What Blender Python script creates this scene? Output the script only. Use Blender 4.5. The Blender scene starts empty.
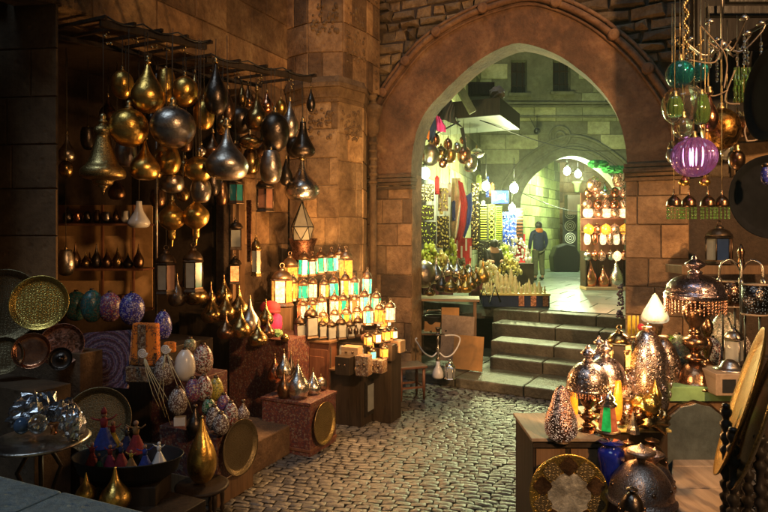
import bpy, math, random
from mathutils import Vector, Matrix, Euler
random.seed(11)
PI = math.pi
sc = bpy.context.scene
col = sc.collection
H = 2.2                      # eye height above the cobbles
F = 600.0                    # focal length in photo pixels (768 wide)
UP = H-1.37                  # level of the alley behind the gate
A25 = math.radians(-25)
N = Vector((math.cos(A25), math.sin(A25), 0))       # along the gate wall, to the right
W = Vector((-math.sin(A25), math.cos(A25), 0))      # through the gate, away
ORD = ['first','second','third','fourth','fifth','sixth','seventh','eighth','ninth','tenth','eleventh','twelfth','thirteenth','fourteenth','fifteenth','sixteenth']

def at(px, py, Y):
    return Vector(((px-384)/F*Y, Y, H-(py-234)/F*Y))
def onplane(px, py, P, d):
    r = (px-384)/F
    t = (r*P[1]-P[0])/(d[0]-r*d[1])
    Y = P[1]+d[1]*t
    return t, Vector((r*Y, Y, H-(py-234)/F*Y))

# ------------------------------------------------------------ mesh builder
def spline(pts, k=3):
    out = []
    n = len(pts)
    for i in range(n-1):
        p0 = pts[max(i-1,0)]; p1 = pts[i]; p2 = pts[i+1]; p3 = pts[min(i+2,n-1)]
        for j in range(k):
            t = j/k
            out.append(tuple(0.5*((2*p1[a])+(-p0[a]+p2[a])*t+(2*p0[a]-5*p1[a]+4*p2[a]-p3[a])*t*t+(-p0[a]+3*p1[a]-3*p2[a]+p3[a])*t**3) for a in range(len(p1))))
    out.append(tuple(pts[-1]))
    return out

class MB:
    def __init__(s):
        s.v = []; s.f = []; s.m = []; s.sm = []; s.tone = []
    def add(s, vs, fs, mi=0, smooth=False, M=None, tone=0.5):
        b = len(s.v)
        for p in vs:
            p = Vector(p)
            if M is not None: p = M @ p
            s.v.append(p)
        for f in fs:
            s.f.append([b+i for i in f]); s.m.append(mi); s.sm.append(smooth); s.tone.append(tone)
        return s
    def box(s, c, size, rz=0, mi=0, M=None, tone=0.5, taper=1.0):
        x, y, z = [q/2 for q in size]
        vs = []
        for dz in (-1, 1):
            k = taper if dz > 0 else 1.0
            for dx, dy in ((-1,-1),(1,-1),(1,1),(-1,1)):
                p = Vector((dx*x*k, dy*y*k, dz*z))
                if rz: p.rotate(Euler((0,0,rz)))
                vs.append(p+Vector(c))
        s.add(vs, [(0,3,2,1),(4,5,6,7),(0,1,5,4),(1,2,6,5),(2,3,7,6),(3,0,4,7)], mi, False, M, tone)
        return s
    def lathe(s, prof, c=(0,0,0), seg=24, mi=0, M=None, sx=1.0, sy=1.0, sm=True, flute=0, fa=0.0, rot=0.0):
        vs = []; fs = []
        n = len(prof)
        c = Vector(c)
        for (r, z) in prof:
            for k in range(seg):
                a = 2*PI*k/seg+rot
                rr = r*(1+fa*math.cos(flute*a)) if flute else r
                vs.append(c+Vector((rr*math.cos(a)*sx, rr*math.sin(a)*sy, z)))
        for i in range(n-1):
            for k in range(seg):
                k2 = (k+1) % seg
                fs.append((i*seg+k, i*seg+k2, (i+1)*seg+k2, (i+1)*seg+k))
        if prof[0][0] > 1e-4: fs.append(tuple(reversed(range(seg))))
        if prof[-1][0] > 1e-4: fs.append(tuple(range((n-1)*seg, n*seg)))
        s.add(vs, fs, mi, sm, M)
        return s
    def tube(s, pts, r, seg=6, mi=0, M=None, r2=None, closed=False):
        pts = [Vector(p) for p in pts]
        n = len(pts); vs = []; fs = []
        prev = None
        for i, p in enumerate(pts):
            if closed: d = pts[(i+1) % n]-pts[i-1]
            else: d = pts[min(i+1,n-1)]-pts[max(i-1,0)]
            if d.length < 1e-9: d = Vector((0,0,1))
            d.normalize()
            if prev is None:
                a = Vector((0,0,1)) if abs(d.z) < .9 else Vector((1,0,0))
                u = d.cross(a).normalized()
            else:
                u = (prev-d*prev.dot(d))
                u = u.normalized() if u.length > 1e-6 else d.orthogonal().normalized()
            prev = u; w = d.cross(u)
            rr = r if r2 is None else r+(r2-r)*i/(n-1)
            for k in range(seg):
                a = 2*PI*k/seg
                vs.append(p+u*math.cos(a)*rr+w*math.sin(a)*rr)
        m = n if closed else n-1
        for i in range(m):
            j = (i+1) % n
            for k in range(seg):
                k2 = (k+1) % seg
                fs.append((i*seg+k, i*seg+k2, j*seg+k2, j*seg+k))
        if not closed:
            fs.append(tuple(reversed(range(seg)))); fs.append(tuple(range((n-1)*seg, n*seg)))
        s.add(vs, fs, mi, True, M)
        return s
    def ball(s, c, r, seg=16, mi=0, sz=1.0, M=None, sx=1, sy=1):
        n = max(5, seg//2)
        prof = [(max(0.0, r*math.sin(PI*i/n)), -r*sz*math.cos(PI*i/n)) for i in range(n+1)]
        prof[0] = (0.00001, prof[0][1]); prof[-1] = (0.00001, prof[-1][1])
        return s.lathe(prof, c, seg, mi, M, sx, sy)
    def prism(s, poly, y0, y1, mi=0, M=None, tone=0.5):
        """poly: (x, z) outline seen from -y, extruded y0..y1"""
        n = len(poly)
        vs = [(p[0], y0, p[1]) for p in poly]+[(p[0], y1, p[1]) for p in poly]
        fs = [tuple(range(n)), tuple(reversed(range(n, 2*n)))]
        for i in range(n):
            j = (i+1) % n
            fs.append((i, n+i, n+j, j))
        s.add(vs, fs, mi, False, M, tone)
        return s
    def build(s, name, mats, parent=None, label=None, bevel=0, sub=0, cat=None, group=None, kind=None, loc=None):
        me = bpy.data.meshes.new(name)
        me.from_pydata([tuple(p) for p in s.v], [], s.f)
        if not isinstance(mats, (list, tuple)): mats = [mats]
        for m in mats: me.materials.append(m)
        me.polygons.foreach_set('material_index', s.m)
        me.polygons.foreach_set('use_smooth', s.sm)
        if any(t != 0.5 for t in s.tone):
            at_ = me.attributes.new('tone', 'FLOAT', 'FACE')
            at_.data.foreach_set('value', s.tone)
        me.update()
        o = bpy.data.objects.new(name, me)
        col.objects.link(o)
        if parent is not None: o.parent = parent
        if loc is not None: o.location = loc
        if bevel:
            b = o.modifiers.new('bevel', 'BEVEL'); b.width = bevel; b.segments = 2; b.limit_method = 'ANGLE'; b.angle_limit = math.radians(40)
        if sub:
            b = o.modifiers.new('sub', 'SUBSURF'); b.levels = sub; b.render_levels = sub
        tag(o, label, cat, group, kind)
        return o

def tag(o, label=None, cat=None, group=None, kind=None):
    if label: o['label'] = label
    if cat: o['category'] = cat
    if group: o['group'] = group
    if kind: o['kind'] = kind
    return o
def thing(name, label, cat, loc, rz=0.0, group=None):
    o = bpy.data.objects.new(name, None)
    o.empty_display_size = 0.05
    col.objects.link(o)
    o.location = loc; o.rotation_euler = (0, 0, rz)
    return tag(o, label, cat, group)
def copytree(root, loc, rz, label, group=None):
    r = root.copy(); col.objects.link(r); r.location = loc; r.rotation_euler = (0, 0, rz)
    r['label'] = label
    if group: r['group'] = group
    for ch in list(root.children):
        c = ch.copy(); col.objects.link(c); c.parent = r
        for g in list(ch.children):
            d = g.copy(); col.objects.link(d); d.parent = c
    return r

# ------------------------------------------------------------ materials
def new(name):
    m = bpy.data.materials.new(name); m.use_nodes = True
    nt = m.node_tree; b = nt.nodes['Principled BSDF']
    return m, nt, b
def nd(nt, t, **kw):
    n = nt.nodes.new(t)
    for k, v in kw.items():
        if hasattr(n, k): setattr(n, k, v)
        else: n.inputs[k.replace('_', ' ')].default_value = v
    return n
def coords(nt, scale=1.0):
    tc = nd(nt, 'ShaderNodeTexCoord')
    mp = nd(nt, 'ShaderNodeMapping')
    s = scale if isinstance(scale, tuple) else (scale,)*3
    mp.inputs['Scale'].default_value = s
    nt.links.new(tc.outputs['Object'], mp.inputs[0])
    return mp.outputs[0]
def ramp(nt, fac, stops, interp='LINEAR'):
    r = nd(nt, 'ShaderNodeValToRGB')
    r.color_ramp.interpolation = interp
    el = r.color_ramp.elements
    while len(el) < len(stops): el.new(0.5)
    for e, (p, c) in zip(el, stops):
        e.position = p; e.color = (c[0], c[1], c[2], 1) if len(c) == 3 else c
    nt.links.new(fac, r.inputs[0])
    return r.outputs[0]
def mix(nt, fac, a, b, mode='MIX'):
    n = nd(nt, 'ShaderNodeMix', data_type='RGBA', blend_type=mode)
    for sock, val in ((n.inputs[0], fac), (n.inputs[6], a), (n.inputs[7], b)):
        if hasattr(val, 'links') or hasattr(val, 'is_output'): nt.links.new(val, sock)
        else:
            sock.default_value = val if not isinstance(val, tuple) else (val[0], val[1], val[2], 1)
    return n.outputs[2]
def noise(nt, vec, scale, detail=4, rough=.6, dist=0.0):
    n = nd(nt, 'ShaderNodeTexNoise'); n.inputs['Scale'].default_value = scale
    n.inputs['Detail'].default_value = detail; n.inputs['Roughness'].default_value = rough
    n.inputs['Distortion'].default_value = dist
    nt.links.new(vec, n.inputs['Vector'])
    return n.outputs['Fac']
def voro(nt, vec, scale, feature='F1', out='Distance', rnd=1.0):
    n = nd(nt, 'ShaderNodeTexVoronoi', feature=feature); n.inputs['Scale'].default_value = scale
    n.inputs['Randomness'].default_value = rnd
    nt.links.new(vec, n.inputs['Vector'])
    return n.outputs[out]
def bump(nt, b, h, strength=.3, dist=.01, prev=None):
    n = nd(nt, 'ShaderNodeBump'); n.inputs['Strength'].default_value = strength; n.inputs['Distance'].default_value = dist
    nt.links.new(h, n.inputs['Height'])
    if prev is not None: nt.links.new(prev, n.inputs['Normal'])
    nt.links.new(n.outputs[0], b.inputs['Normal'])
    return n.outputs[0]

def m_stone(name, c1, c2, c3, scale=1.5, rough=.85, bs=.6, spots=True):
    m, nt, b = new(name)
    v = coords(nt)
    n1 = noise(nt, v, scale*1.3, 6, .65, .4)
    base = ramp(nt, n1, [(.3, c1), (.52, c2), (.72, c3)])
    a = nd(nt, 'ShaderNodeAttribute', attribute_name='tone')
    tn = ramp(nt, a.outputs['Fac'], [(0, (.45,.42,.40)), (.5, (.85,.85,.85)), (1, (1.35,1.28,1.15))])
    c = mix(nt, 1.0, base, tn, 'MULTIPLY')
    n2 = noise(nt, v, scale*9, 5, .7)
    c = mix(nt, .75, c, ramp(nt, n2, [(.3, (.55,.52,.5)), (.6, (1.05,1.05,1.05))]), 'MULTIPLY')
    if spots:
        n3 = noise(nt, v, scale*.7, 3, .5, 1.2)
        c = mix(nt, ramp(nt, n3, [(.58, (0,0,0)), (.72, (.55,.55,.55))]), c, (c1[0]*.35, c1[1]*.35, c1[2]*.35))
    nt.links.new(c, b.inputs['Base Color'])
    b.inputs['Roughness'].default_value = rough
    p = bump(nt, b, n2, bs, .02)
    n7 = voro(nt, v, scale*7)
    pit = ramp(nt, n7, [(.05, (0,0,0)), (.22, (1,1,1))])
    p = bump(nt, b, pit, .35 if rough > .6 else .12, .02, p)
    n4 = noise(nt, v, scale*30, 4, .7)
    bump(nt, b, n4, bs*.6, .006, p)
    return m
def m_metal(name, c, rough=.22, eng=0.0, escale=60, tarn=.5, c2=None, flute=None, piercing=None):
    m, nt, b = new(name)
    v = coords(nt)
    n1 = noise(nt, v, 5, 5, .7, .5)
    dk = c2 or (c[0]*.4, c[1]*.36, c[2]*.32)
    base = ramp(nt, n1, [(.35, dk), (.35+.4*tarn, c)])
    if eng:
        e1 = voro(nt, v, escale)
        e2 = noise(nt, v, escale*.6, 3, .6, 2.5)
        base = mix(nt, .8, base, ramp(nt, e2, [(.42, (.22,.2,.18)), (.52, (1,1,1))]), 'MULTIPLY')
        p = bump(nt, b, e1, eng, .006)
        bump(nt, b, e2, eng, .008, p)
    else:
        n2 = noise(nt, v, 22, 2, .5)
        p = bump(nt, b, n2, .3, .012)
        n5 = voro(nt, v, 70)
        p = bump(nt, b, n5, .10, .004, p)
        n6 = noise(nt, v, 160, 4, .7)
        bump(nt, b, n6, .12, .002, p)
        base = mix(nt, .5, base, ramp(nt, n6, [(.35, (.5,.45,.4)), (.6, (1,1,1))]), 'MULTIPLY')
    nt.links.new(base, b.inputs['Base Color'])
    b.inputs['Metallic'].default_value = 1.0
    nr = noise(nt, v, 9, 4, .6)
    rr = nd(nt, 'ShaderNodeMapRange'); rr.inputs[3].default_value = rough*.6; rr.inputs[4].default_value = min(1, rough*1.7)
    nt.links.new(nr, rr.inputs[0]); nt.links.new(rr.outputs[0], b.inputs['Roughness'])
    return m
def m_pierced(name, c, glow, strength, scale=70, thr=.2):
    """metal shell with small holes that let the lamp inside shine out"""
    m, nt, b = new(name)
    v = coords(nt)
    f = voro(nt, v, scale)
    n1 = noise(nt, v, 25, 3, .6, 2)
    base = ramp(nt, n1, [(.4, tuple(q*.35 for q in c)), (.6, c)])
    nt.links.new(base, b.inputs['Base Color'])
    b.inputs['Metallic'].default_value = 1; b.inputs['Roughness'].default_value = .3
    msk = ramp(nt, f, [(thr, (1,1,1)), (thr+.08, (0,0,0))])
    b.inputs['Emission Color'].default_value = (*glow, 1)
    mul = nd(nt, 'ShaderNodeMath', operation='MULTIPLY'); mul.inputs[1].default_value = strength
    nt.links.new(msk, mul.inputs[0]); nt.links.new(mul.outputs[0], b.inputs['Emission Strength'])
    bump(nt, b, f, .6, .006)
    return m
def m_mosaic(name, cols, scale=45, grout=(.05,.045,.04), rough=.25, thr=.06, rnd=.9):
    m, nt, b = new(name)
    v = coords(nt)
    vc = voro(nt, v, scale, out='Color', rnd=rnd)
    sep = nd(nt, 'ShaderNodeSeparateColor'); nt.links.new(vc, sep.inputs[0])
    k = len(cols)
    base = ramp(nt, sep.outputs[0], [(i/k, c) for i, c in enumerate(cols)], 'CONSTANT')
    e = voro(nt, v, scale, 'DISTANCE_TO_EDGE', rnd=rnd)
    c = mix(nt, ramp(nt, e, [(thr*.6, (0,0,0)), (thr, (1,1,1))]), grout, base)
    nt.links.new(c, b.inputs['Base Color'])
    b.inputs['Roughness'].default_value = rough
    bump(nt, b, e, .4, .004)
    return m
def m_wood(name, c1, c2, scale=1.0, rough=.55, axis=2):
    m, nt, b = new(name)
    s = [14*scale]*3; s[axis] = 1.2*scale
    v = coords(nt, tuple(s))
    n1 = noise(nt, v, 1.6, 6, .65, .8)
    nt.links.new(ramp(nt, n1, [(.3, c1), (.68, c2)]), b.inputs['Base Color'])
    b.inputs['Roughness'].default_value = rough
    bump(nt, b, n1, .35, .006)
    return m
def m_plain(name, c, rough=.6, metal=0.0, var=.35, nscale=18, bs=.15, coat=0.0, sub=0.0):
    m, nt, b = new(name)
    v = coords(nt)
    n1 = noise(nt, v, nscale, 5, .65)
    nt.links.new(ramp(nt, n1, [(.3, tuple(q*(1-var) for q in c)), (.7, tuple(min(1, q*(1+var*.5)) for q in c))]), b.inputs['Base Color'])
    b.inputs['Roughness'].default_value = rough; b.inputs['Metallic'].default_value = metal
    b.inputs['Coat Weight'].default_value = coat
    bump(nt, b, n1, bs, .01)
    return m
def m_glass(name, c, rough=.08, trans=.75, coat=.5, emis=0, alpha=1.0):
    m, nt, b = new(name)
    v = coords(nt)
    n1 = noise(nt, v, 14, 3, .5)
    nt.links.new(ramp(nt, n1, [(.3, tuple(q*.75 for q in c)), (.7, c)]), b.inputs['Base Color'])
    b.inputs['Roughness'].default_value = rough
    b.inputs['Transmission Weight'].default_value = trans
    b.inputs['IOR'].default_value = 1.45
    b.inputs['Coat Weight'].default_value = coat
    if emis:
        b.inputs['Emission Color'].default_value = (*c, 1); b.inputs['Emission Strength'].default_value = emis
    return m
def m_emit(name, c, strength, var=True):
    """a lit pane: brighter in the middle where the bulb is, with streaks of the coloured glass"""
    m, nt, b = new(name)
    v = coords(nt)
    b.inputs['Base Color'].default_value = (c[0]*.6, c[1]*.6, c[2]*.6, 1)
    b.inputs['Roughness'].default_value = .2
    n1 = noise(nt, v, 30, 2, .5)
    rr = nd(nt, 'ShaderNodeMapRange'); rr.inputs[1].default_value = .3; rr.inputs[2].default_value = .7
    rr.inputs[3].default_value = strength*(.35 if var else 1); rr.inputs[4].default_value = strength*(1.4 if var else 1)
    nt.links.new(n1, rr.inputs[0]); nt.links.new(rr.outputs[0], b.inputs['Emission Strength'])
    b.inputs['Emission Color'].default_value = (*c, 1)
    return m
def m_ornate(name, c, dark, scale=24, k=5.0, rough=.3, glow=None, gs=0.0):
    """chased metal: little rosettes of concentric rings packed over the surface, with small pierced holes"""
    m, nt, b = new(name)
    v = coords(nt)
    d = voro(nt, v, scale, rnd=.55)
    mu = nd(nt, 'ShaderNodeMath', operation='MULTIPLY'); mu.inputs[1].default_value = k; nt.links.new(d, mu.inputs[0])
    fr = nd(nt, 'ShaderNodeMath', operation='FRACT'); nt.links.new(mu.outputs[0], fr.inputs[0])
    line = ramp(nt, fr.outputs[0], [(.0, (0,0,0)), (.22, (0,0,0)), (.36, (1,1,1)), (.86, (1,1,1)), (1, (0,0,0))])
    n1 = noise(nt, v, 7, 4, .6)
    base = mix(nt, ramp(nt, n1, [(.35, (0,0,0)), (.7, (.5,.5,.5))]), c, dark)
    base = mix(nt, line, dark, base)
    nt.links.new(base, b.inputs['Base Color'])
    b.inputs['Metallic'].default_value = 1; b.inputs['Roughness'].default_value = rough
    bump(nt, b, line, .35, .003)
    if glow:
        hole = ramp(nt, d, [(.10, (1,1,1)), (.15, (0,0,0))])
        mul = nd(nt, 'ShaderNodeMath', operation='MULTIPLY'); mul.inputs[1].default_value = gs
        nt.links.new(hole, mul.inputs[0]); nt.links.new(mul.outputs[0], b.inputs['Emission Strength'])
        b.inputs['Emission Color'].default_value = (*glow, 1)
    return m
def m_rings(name, cols, scale, dist=.6, rough=.8, axis_scale=(1,1,1), ntex=6):
    """concentric ornament on a disc or cloth, in the object's own xz plane"""
    m, nt, b = new(name)
    v = coords(nt, axis_scale)
    ln = nd(nt, 'ShaderNodeVectorMath', operation='LENGTH'); nt.links.new(v, ln.inputs[0])
    mul = nd(nt, 'ShaderNodeMath', operation='MULTIPLY'); mul.inputs[1].default_value = scale
    nt.links.new(ln.outputs['Value'], mul.inputs[0])
    n = noise(nt, v, 45, 3, .6)
    ad = nd(nt, 'ShaderNodeMath', operation='MULTIPLY_ADD'); ad.inputs[1].default_value = dist
    nt.links.new(n, ad.inputs[0]); nt.links.new(mul.outputs[0], ad.inputs[2])
    fr = nd(nt, 'ShaderNodeMath', operation='FRACT'); nt.links.new(ad.outputs[0], fr.inputs[0])
    k = len(cols)
    c = ramp(nt, fr.outputs[0], [(i/k, q) for i, q in enumerate(cols)], 'CONSTANT')
    nt.links.new(c, b.inputs['Base Color']); b.inputs['Roughness'].default_value = rough
    bump(nt, b, fr.outputs[0], .3, .004)
    return m, b

M = {}
M['ashlar'] = m_stone('ashlar', (.14,.075,.035), (.34,.20,.10), (.56,.37,.19), 1.5, bs=1.0)
M['rubble'] = m_stone('rubble', (.12,.075,.04), (.22,.15,.085), (.31,.22,.13), 2.2, bs=1.0)
M['plaster'] = m_stone('red_plaster', (.16,.08,.04), (.44,.225,.11), (.72,.44,.23), 1.5, bs=1.0)
M['pier'] = m_stone('pier_stone', (.18,.10,.045), (.40,.25,.12), (.62,.42,.22), 1.9, bs=1.0)
M['dark_ashlar'] = m_stone('dark_ashlar', (.14,.085,.04), (.22,.135,.065), (.28,.18,.09), 1.0, bs=.5)
M['mortar'] = m_stone('mortar', (.09,.06,.04), (.14,.09,.06), (.18,.12,.08), 3)
M['green_stone'] = m_stone('pale_alley_stone', (.21,.22,.11), (.34,.36,.20), (.44,.46,.28), .7, bs=.8)
M['green_wall'] = m_stone('alley_yellow_green', (.20,.24,.09), (.30,.35,.14), (.40,.44,.2), .9, bs=.5)  # yellow-green tone for passage wall, shutter and pillar
M['slab'] = m_stone('worn_slab', (.10,.125,.12), (.155,.195,.19), (.21,.26,.255), 1.4, rough=.3, bs=.25)
M['step'] = m_stone('step_stone', (.05,.043,.028), (.095,.083,.055), (.16,.145,.105), 2.0, rough=.5, bs=.7)
M['cobble'] = m_stone('cobble', (.09,.083,.075), (.135,.126,.114), (.19,.177,.16), 3.0, rough=.36, bs=.4)
M['grout'] = m_stone('street_grout', (.08,.072,.06), (.12,.108,.09), (.16,.145,.12), 4.0)
M['blue_stone'] = m_stone('grey_ledge_stone', (.26,.38,.46), (.36,.50,.60), (.44,.60,.70), 2.0, rough=.7, bs=.4, spots=False)
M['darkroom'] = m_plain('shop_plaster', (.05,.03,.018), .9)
M['paper'] = m_plain('brown_shelf_paper', (.5,.28,.11), .85, nscale=7)
M['wood_dark'] = m_wood('dark_wood', (.018,.012,.008), (.05,.032,.02), 1.0, .5)
M['wood_black'] = m_wood('black_turned_wood', (.010,.008,.007), (.028,.022,.018), 1.0, .35)
M['wood'] = m_wood('brown_wood', (.10,.05,.022), (.22,.12,.055), 1.0, .5)
M['wood_red'] = m_wood('red_brown_wood', (.10,.035,.018), (.2,.08,.04), 1.0, .45)
M['wood_pale'] = m_wood('pale_wood', (.24,.15,.08), (.4,.27,.15), 1.0, .6, 0)
M['plank'] = m_wood('worn_plank', (.2,.135,.085), (.34,.245,.165), .7, .7, 1)
M['card'] = m_plain('cardboard', (.48,.24,.07), .8, nscale=5, var=.3)
M['iron'] = m_plain('black_iron', (.02,.018,.016), .45, .6)
M['cord'] = m_plain('dark_cord', (.05,.035,.02), .8)
M['chain'] = m_metal('chain_brass', (.6,.45,.22), .35)
M['gold'] = m_metal('polished_brass', (.95,.60,.16), .28, c2=(.46,.25,.05))
M['gold_dk'] = m_metal('aged_brass', (.50,.32,.12), .24)
M['gold_eng'] = m_ornate('engraved_brass', (.60,.43,.17), (.28,.19,.07), 34, 3.2, .34)
M['tray_gold'] = None
M['silver'] = m_metal('old_silver', (.56,.49,.42), .3, c2=(.28,.22,.17))
M['silver_br'] = m_metal('bright_silver', (.80,.76,.70), .22, c2=(.5,.44,.38))
M['silver_eng'] = m_metal('embossed_silver', (.80,.62,.52), .28, 1.0, 38)
M['dark_metal'] = m_metal('blackened_metal', (.13,.10,.08), .3, c2=(.05,.04,.035))
M['copper'] = m_metal('copper', (.80,.36,.19), .2, c2=(.45,.16,.08))
M['copper_dull'] = m_metal('dull_copper', (.46,.22,.14), .38, .3, 30)
M['copper_eng'] = m_metal('embossed_copper', (.66,.36,.24), .28, .9, 46)
M['bronze'] = m_metal('bronze', (.30,.17,.09), .28, c2=(.12,.06,.035))
M['tray_gold'] = m_ornate('brass_tray', (.80,.55,.14), (.6,.40,.10), 34, 2.6, .3)
M['tray_dark'] = m_ornate('old_dark_tray', (.26,.20,.11), (.18,.13,.065), 38, 2.6, .42)
M['tin'] = m_metal('lantern_tin', (.62,.42,.26), .35, c2=(.35,.2,.12))
M['tin_dark'] = m_metal('dark_tin', (.16,.11,.075), .4)
M['white'] = m_plain('white_ceramic', (.62,.58,.54), .3, var=.12, coat=.4)
M['cream'] = m_plain('cream_alabaster', (.62,.55,.32), .4, var=.35)
M['black'] = m_plain('black_lacquer', (.012,.012,.013), .5)
M['matte_black'] = m_plain('matte_black_back', (.008,.008,.009), .9, bs=.05)
for k_ in ('matte_black',): M[k_].node_tree.nodes['Principled BSDF'].inputs['Specular IOR Level'].default_value = .08
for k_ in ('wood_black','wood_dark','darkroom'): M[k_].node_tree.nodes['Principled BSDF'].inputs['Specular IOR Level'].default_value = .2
M['red'] = m_plain('red_cloth', (.5,.02,.03), .8)
M['magenta'] = m_plain('magenta_cloth', (.5,.02,.14), .8)
M['yellow'] = m_plain('yellow_cloth', (.65,.45,.03), .7)
M['blue'] = m_plain('blue_cloth', (.02,.05,.35), .7)
M['navy'] = m_plain('navy_wool', (.012,.018,.07), .9)
M['olive'] = m_plain('olive_trousers', (.10,.10,.055), .9)
M['green_cloth'] = m_plain('green_felt', (.2,.34,.13), .9, var=.3, nscale=6)
M['leafgreen'] = m_plain('green_netting', (.03,.30,.06), .7)
M['orange'] = m_plain('orange_cloth', (.55,.14,.015), .8)
M['pink'] = m_plain('pink_cloth', (.75,.05,.3), .8)
M['skin'] = m_plain('skin', (.45,.25,.16), .55, var=.1)
M['hair'] = m_plain('black_hair', (.012,.010,.009), .6)
M['leather'] = m_plain('black_leather', (.01,.01,.01), .4)
M['beige'] = m_plain('beige_plaster_metal', (.38,.27,.2), .5, bs=.6, nscale=40)
for k_, c_ in (('doll_red',(.20,.012,.015)),('doll_blue',(.012,.03,.2)),('doll_yellow',(.35,.24,.02)),('doll_green',(.01,.1,.07)),('doll_pink',(.2,.015,.06)),('doll_ochre',(.2,.1,.03)),('doll_skin',(.3,.16,.1))):
    M[k_] = m_plain(k_, c_, .85, nscale=40, var=.5)
M['teal_glass'] = m_glass('teal_glass', (.05,.5,.6), .04, .9, coat=1)
M['pink_glass'] = m_glass('violet_ribbed_glass', (.85,.3,.8), .08, .92, emis=.03)
M['blue_glass'] = m_glass('cobalt_glass', (.01,.03,.5), .06, .45)
M['amber_glass'] = m_glass('amber_glass', (.75,.3,.04), .12, .5)
M['clear_glass'] = m_glass('clear_glass', (.85,.82,.7), .03, .96, coat=1)
M['green_glass'] = m_glass('green_glass', (.45,.8,.2), .05, .85, coat=1)
M['smoke_glass'] = m_glass('smoky_pane', (.35,.32,.26), .2, .3)
M['foil'] = m_metal('crinkled_foil', (.72,.72,.74), .22, .0, c2=(.35,.36,.4))
M['mos_bw'] = m_mosaic('mosaic_white_brown', [(.58,.52,.46),(.1,.06,.05),(.5,.45,.4),(.14,.07,.06),(.16,.09,.07)], 120)
M['mos_bw2'] = m_mosaic('mosaic_white_red', [(.62,.57,.52),(.3,.06,.05),(.55,.5,.45),(.1,.06,.05)], 105)
M['mos_blue'] = m_mosaic('mosaic_blue', [(.03,.03,.3),(.05,.06,.45),(.3,.3,.55),(.02,.02,.15)], 95)
M['mos_violet'] = m_mosaic('mosaic_violet', [(.15,.04,.12),(.3,.08,.12),(.09,.05,.25),(.35,.3,.3)], 95)
M['mos_teal'] = m_mosaic('mosaic_teal', [(.01,.10,.12),(.02,.16,.18),(.10,.14,.12)], 70)
M['mos_yellow'] = m_mosaic('mosaic_yellow', [(.55,.45,.05),(.5,.38,.06),(.2,.2,.05),(.5,.4,.1)], 95)
M['mos_green'] = m_mosaic('mosaic_green', [(.05,.22,.08),(.3,.35,.25),(.02,.08,.04)], 95)
M['mos_stone'] = m_mosaic('mosaic_pebble', [(.42,.36,.28),(.3,.24,.18),(.48,.44,.36),(.2,.22,.16)], 60)
M['mos_greenish'] = m_mosaic('mosaic_sage', [(.25,.32,.2),(.16,.2,.12),(.35,.36,.26),(.3,.22,.18)], 60)
M['inlay'] = m_mosaic('inlaid_red_wood', [(.15,.04,.03),(.10,.03,.025),(.18,.07,.045),(.09,.035,.04),(.2,.13,.09)], 60, (.06,.02,.015), .5)
M['inlay2'] = m_mosaic('inlaid_brown_wood', [(.2,.11,.06),(.1,.05,.03),(.26,.18,.1),(.3,.24,.18)], 60, (.05,.03,.02), .5)
# ------------------------------------------------------------ walls of blocks
def masonry(mb, fmap, u0, u1, z0, z1, row=(.22,.3), wid=(.35,.7), gap=.012, proud=(.01,.03), jit=0.0, skip=None, seed=1, mi=0, inset=.02, back=.0, tonev=.95):
    rnd = random.Random(seed)
    z = z0
    while z < z1-.02:
        h = min(rnd.uniform(*row), z1-z)
        if z1-(z+h) < row[0]*.45: h = z1-z
        u = u0-rnd.uniform(0, wid[0])
        while u < u1:
            w = rnd.uniform(*wid)
            a, b = max(u, u0), min(u+w, u1)
            u += w
            if b-a < .05: continue
            if skip and skip(a, b, z, z+h): continue
            d = rnd.uniform(*proud)
            j = lambda: rnd.uniform(-jit, jit)
            A, B, C, D = a+gap/2, b-gap/2, z+gap/2, z+h-gap/2
            q = [(A,C),(B,C),(B,D),(A,D)]
            qj = [(x+j(), y+j()) for x, y in q]
            cx, cz = (A+B)/2, (C+D)/2
            inn = []
            for x, y in qj:
                inn.append((x+(inset if x < cx else -inset), y+(inset if y < cz else -inset)))
            mid = [(x*.5+x2*.5, y*.5+y2*.5) for (x, y), (x2, y2) in zip(qj, inn)]
            vs = [fmap(x, y, -back) for x, y in qj]+[fmap(x, y, d*.75) for x, y in mid]+[fmap(x, y, d+(rnd.uniform(-jit, jit)*.6)) for x, y in inn]+[fmap(cx+j(), cz+j(), d*(1.0+rnd.uniform(-.2,.5) if jit else 1.0))]
            fs = []
            for k in range(4):
                k2 = (k+1) % 4
                fs.append((k, k2, 4+k2, 4+k)); fs.append((4+k, 4+k2, 8+k2, 8+k)); fs.append((8+k, 8+k2, 12))
            t = min(1, max(0, .5+rnd.gauss(0, tonev*.4)))
            mb.add(vs, fs, mi, False, None, t if t != .5 else .51)
        z += h

G0 = Vector((0.45, 9.3, 0))
def gmap(u, z, d): return G0+N*u-W*d+Vector((0,0,z))
def gpt(px, py):
    t, p = onplane(px, py, G0, N)
    return t, p.z
CU, CZ = 1.56, 3.1
inner_px = [(413,170),(415,148),(418,133),(425.7,115),(433,105),(442,96),(456,82),(469,70),(488.6,56),(505,48),(517,44),(531,46),(545,50.5),(560,57),(576,68),(595.5,85),(609,101),(618,118),(624,138),(627,160),(628,175)]
outer_px = [(366,165),(369,140),(376,109),(388,89),(401,71),(423,45),(450,26),(478,12),(492,7),(505,3),(520,-1),(537,-2),(560,4),(587,16),(615,35.5),(639,57),(656,79),(669,98),(680,125),(686,150),(688,170)]
def polar(pts):
    r = []
    for p in pts:
        u, z = gpt(*p)
        r.append((math.atan2(z-CZ, u-CU), math.hypot(z-CZ, u-CU)))
    return sorted(r)
PI_IN, PI_OUT = polar(inner_px), polar(outer_px)
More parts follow.
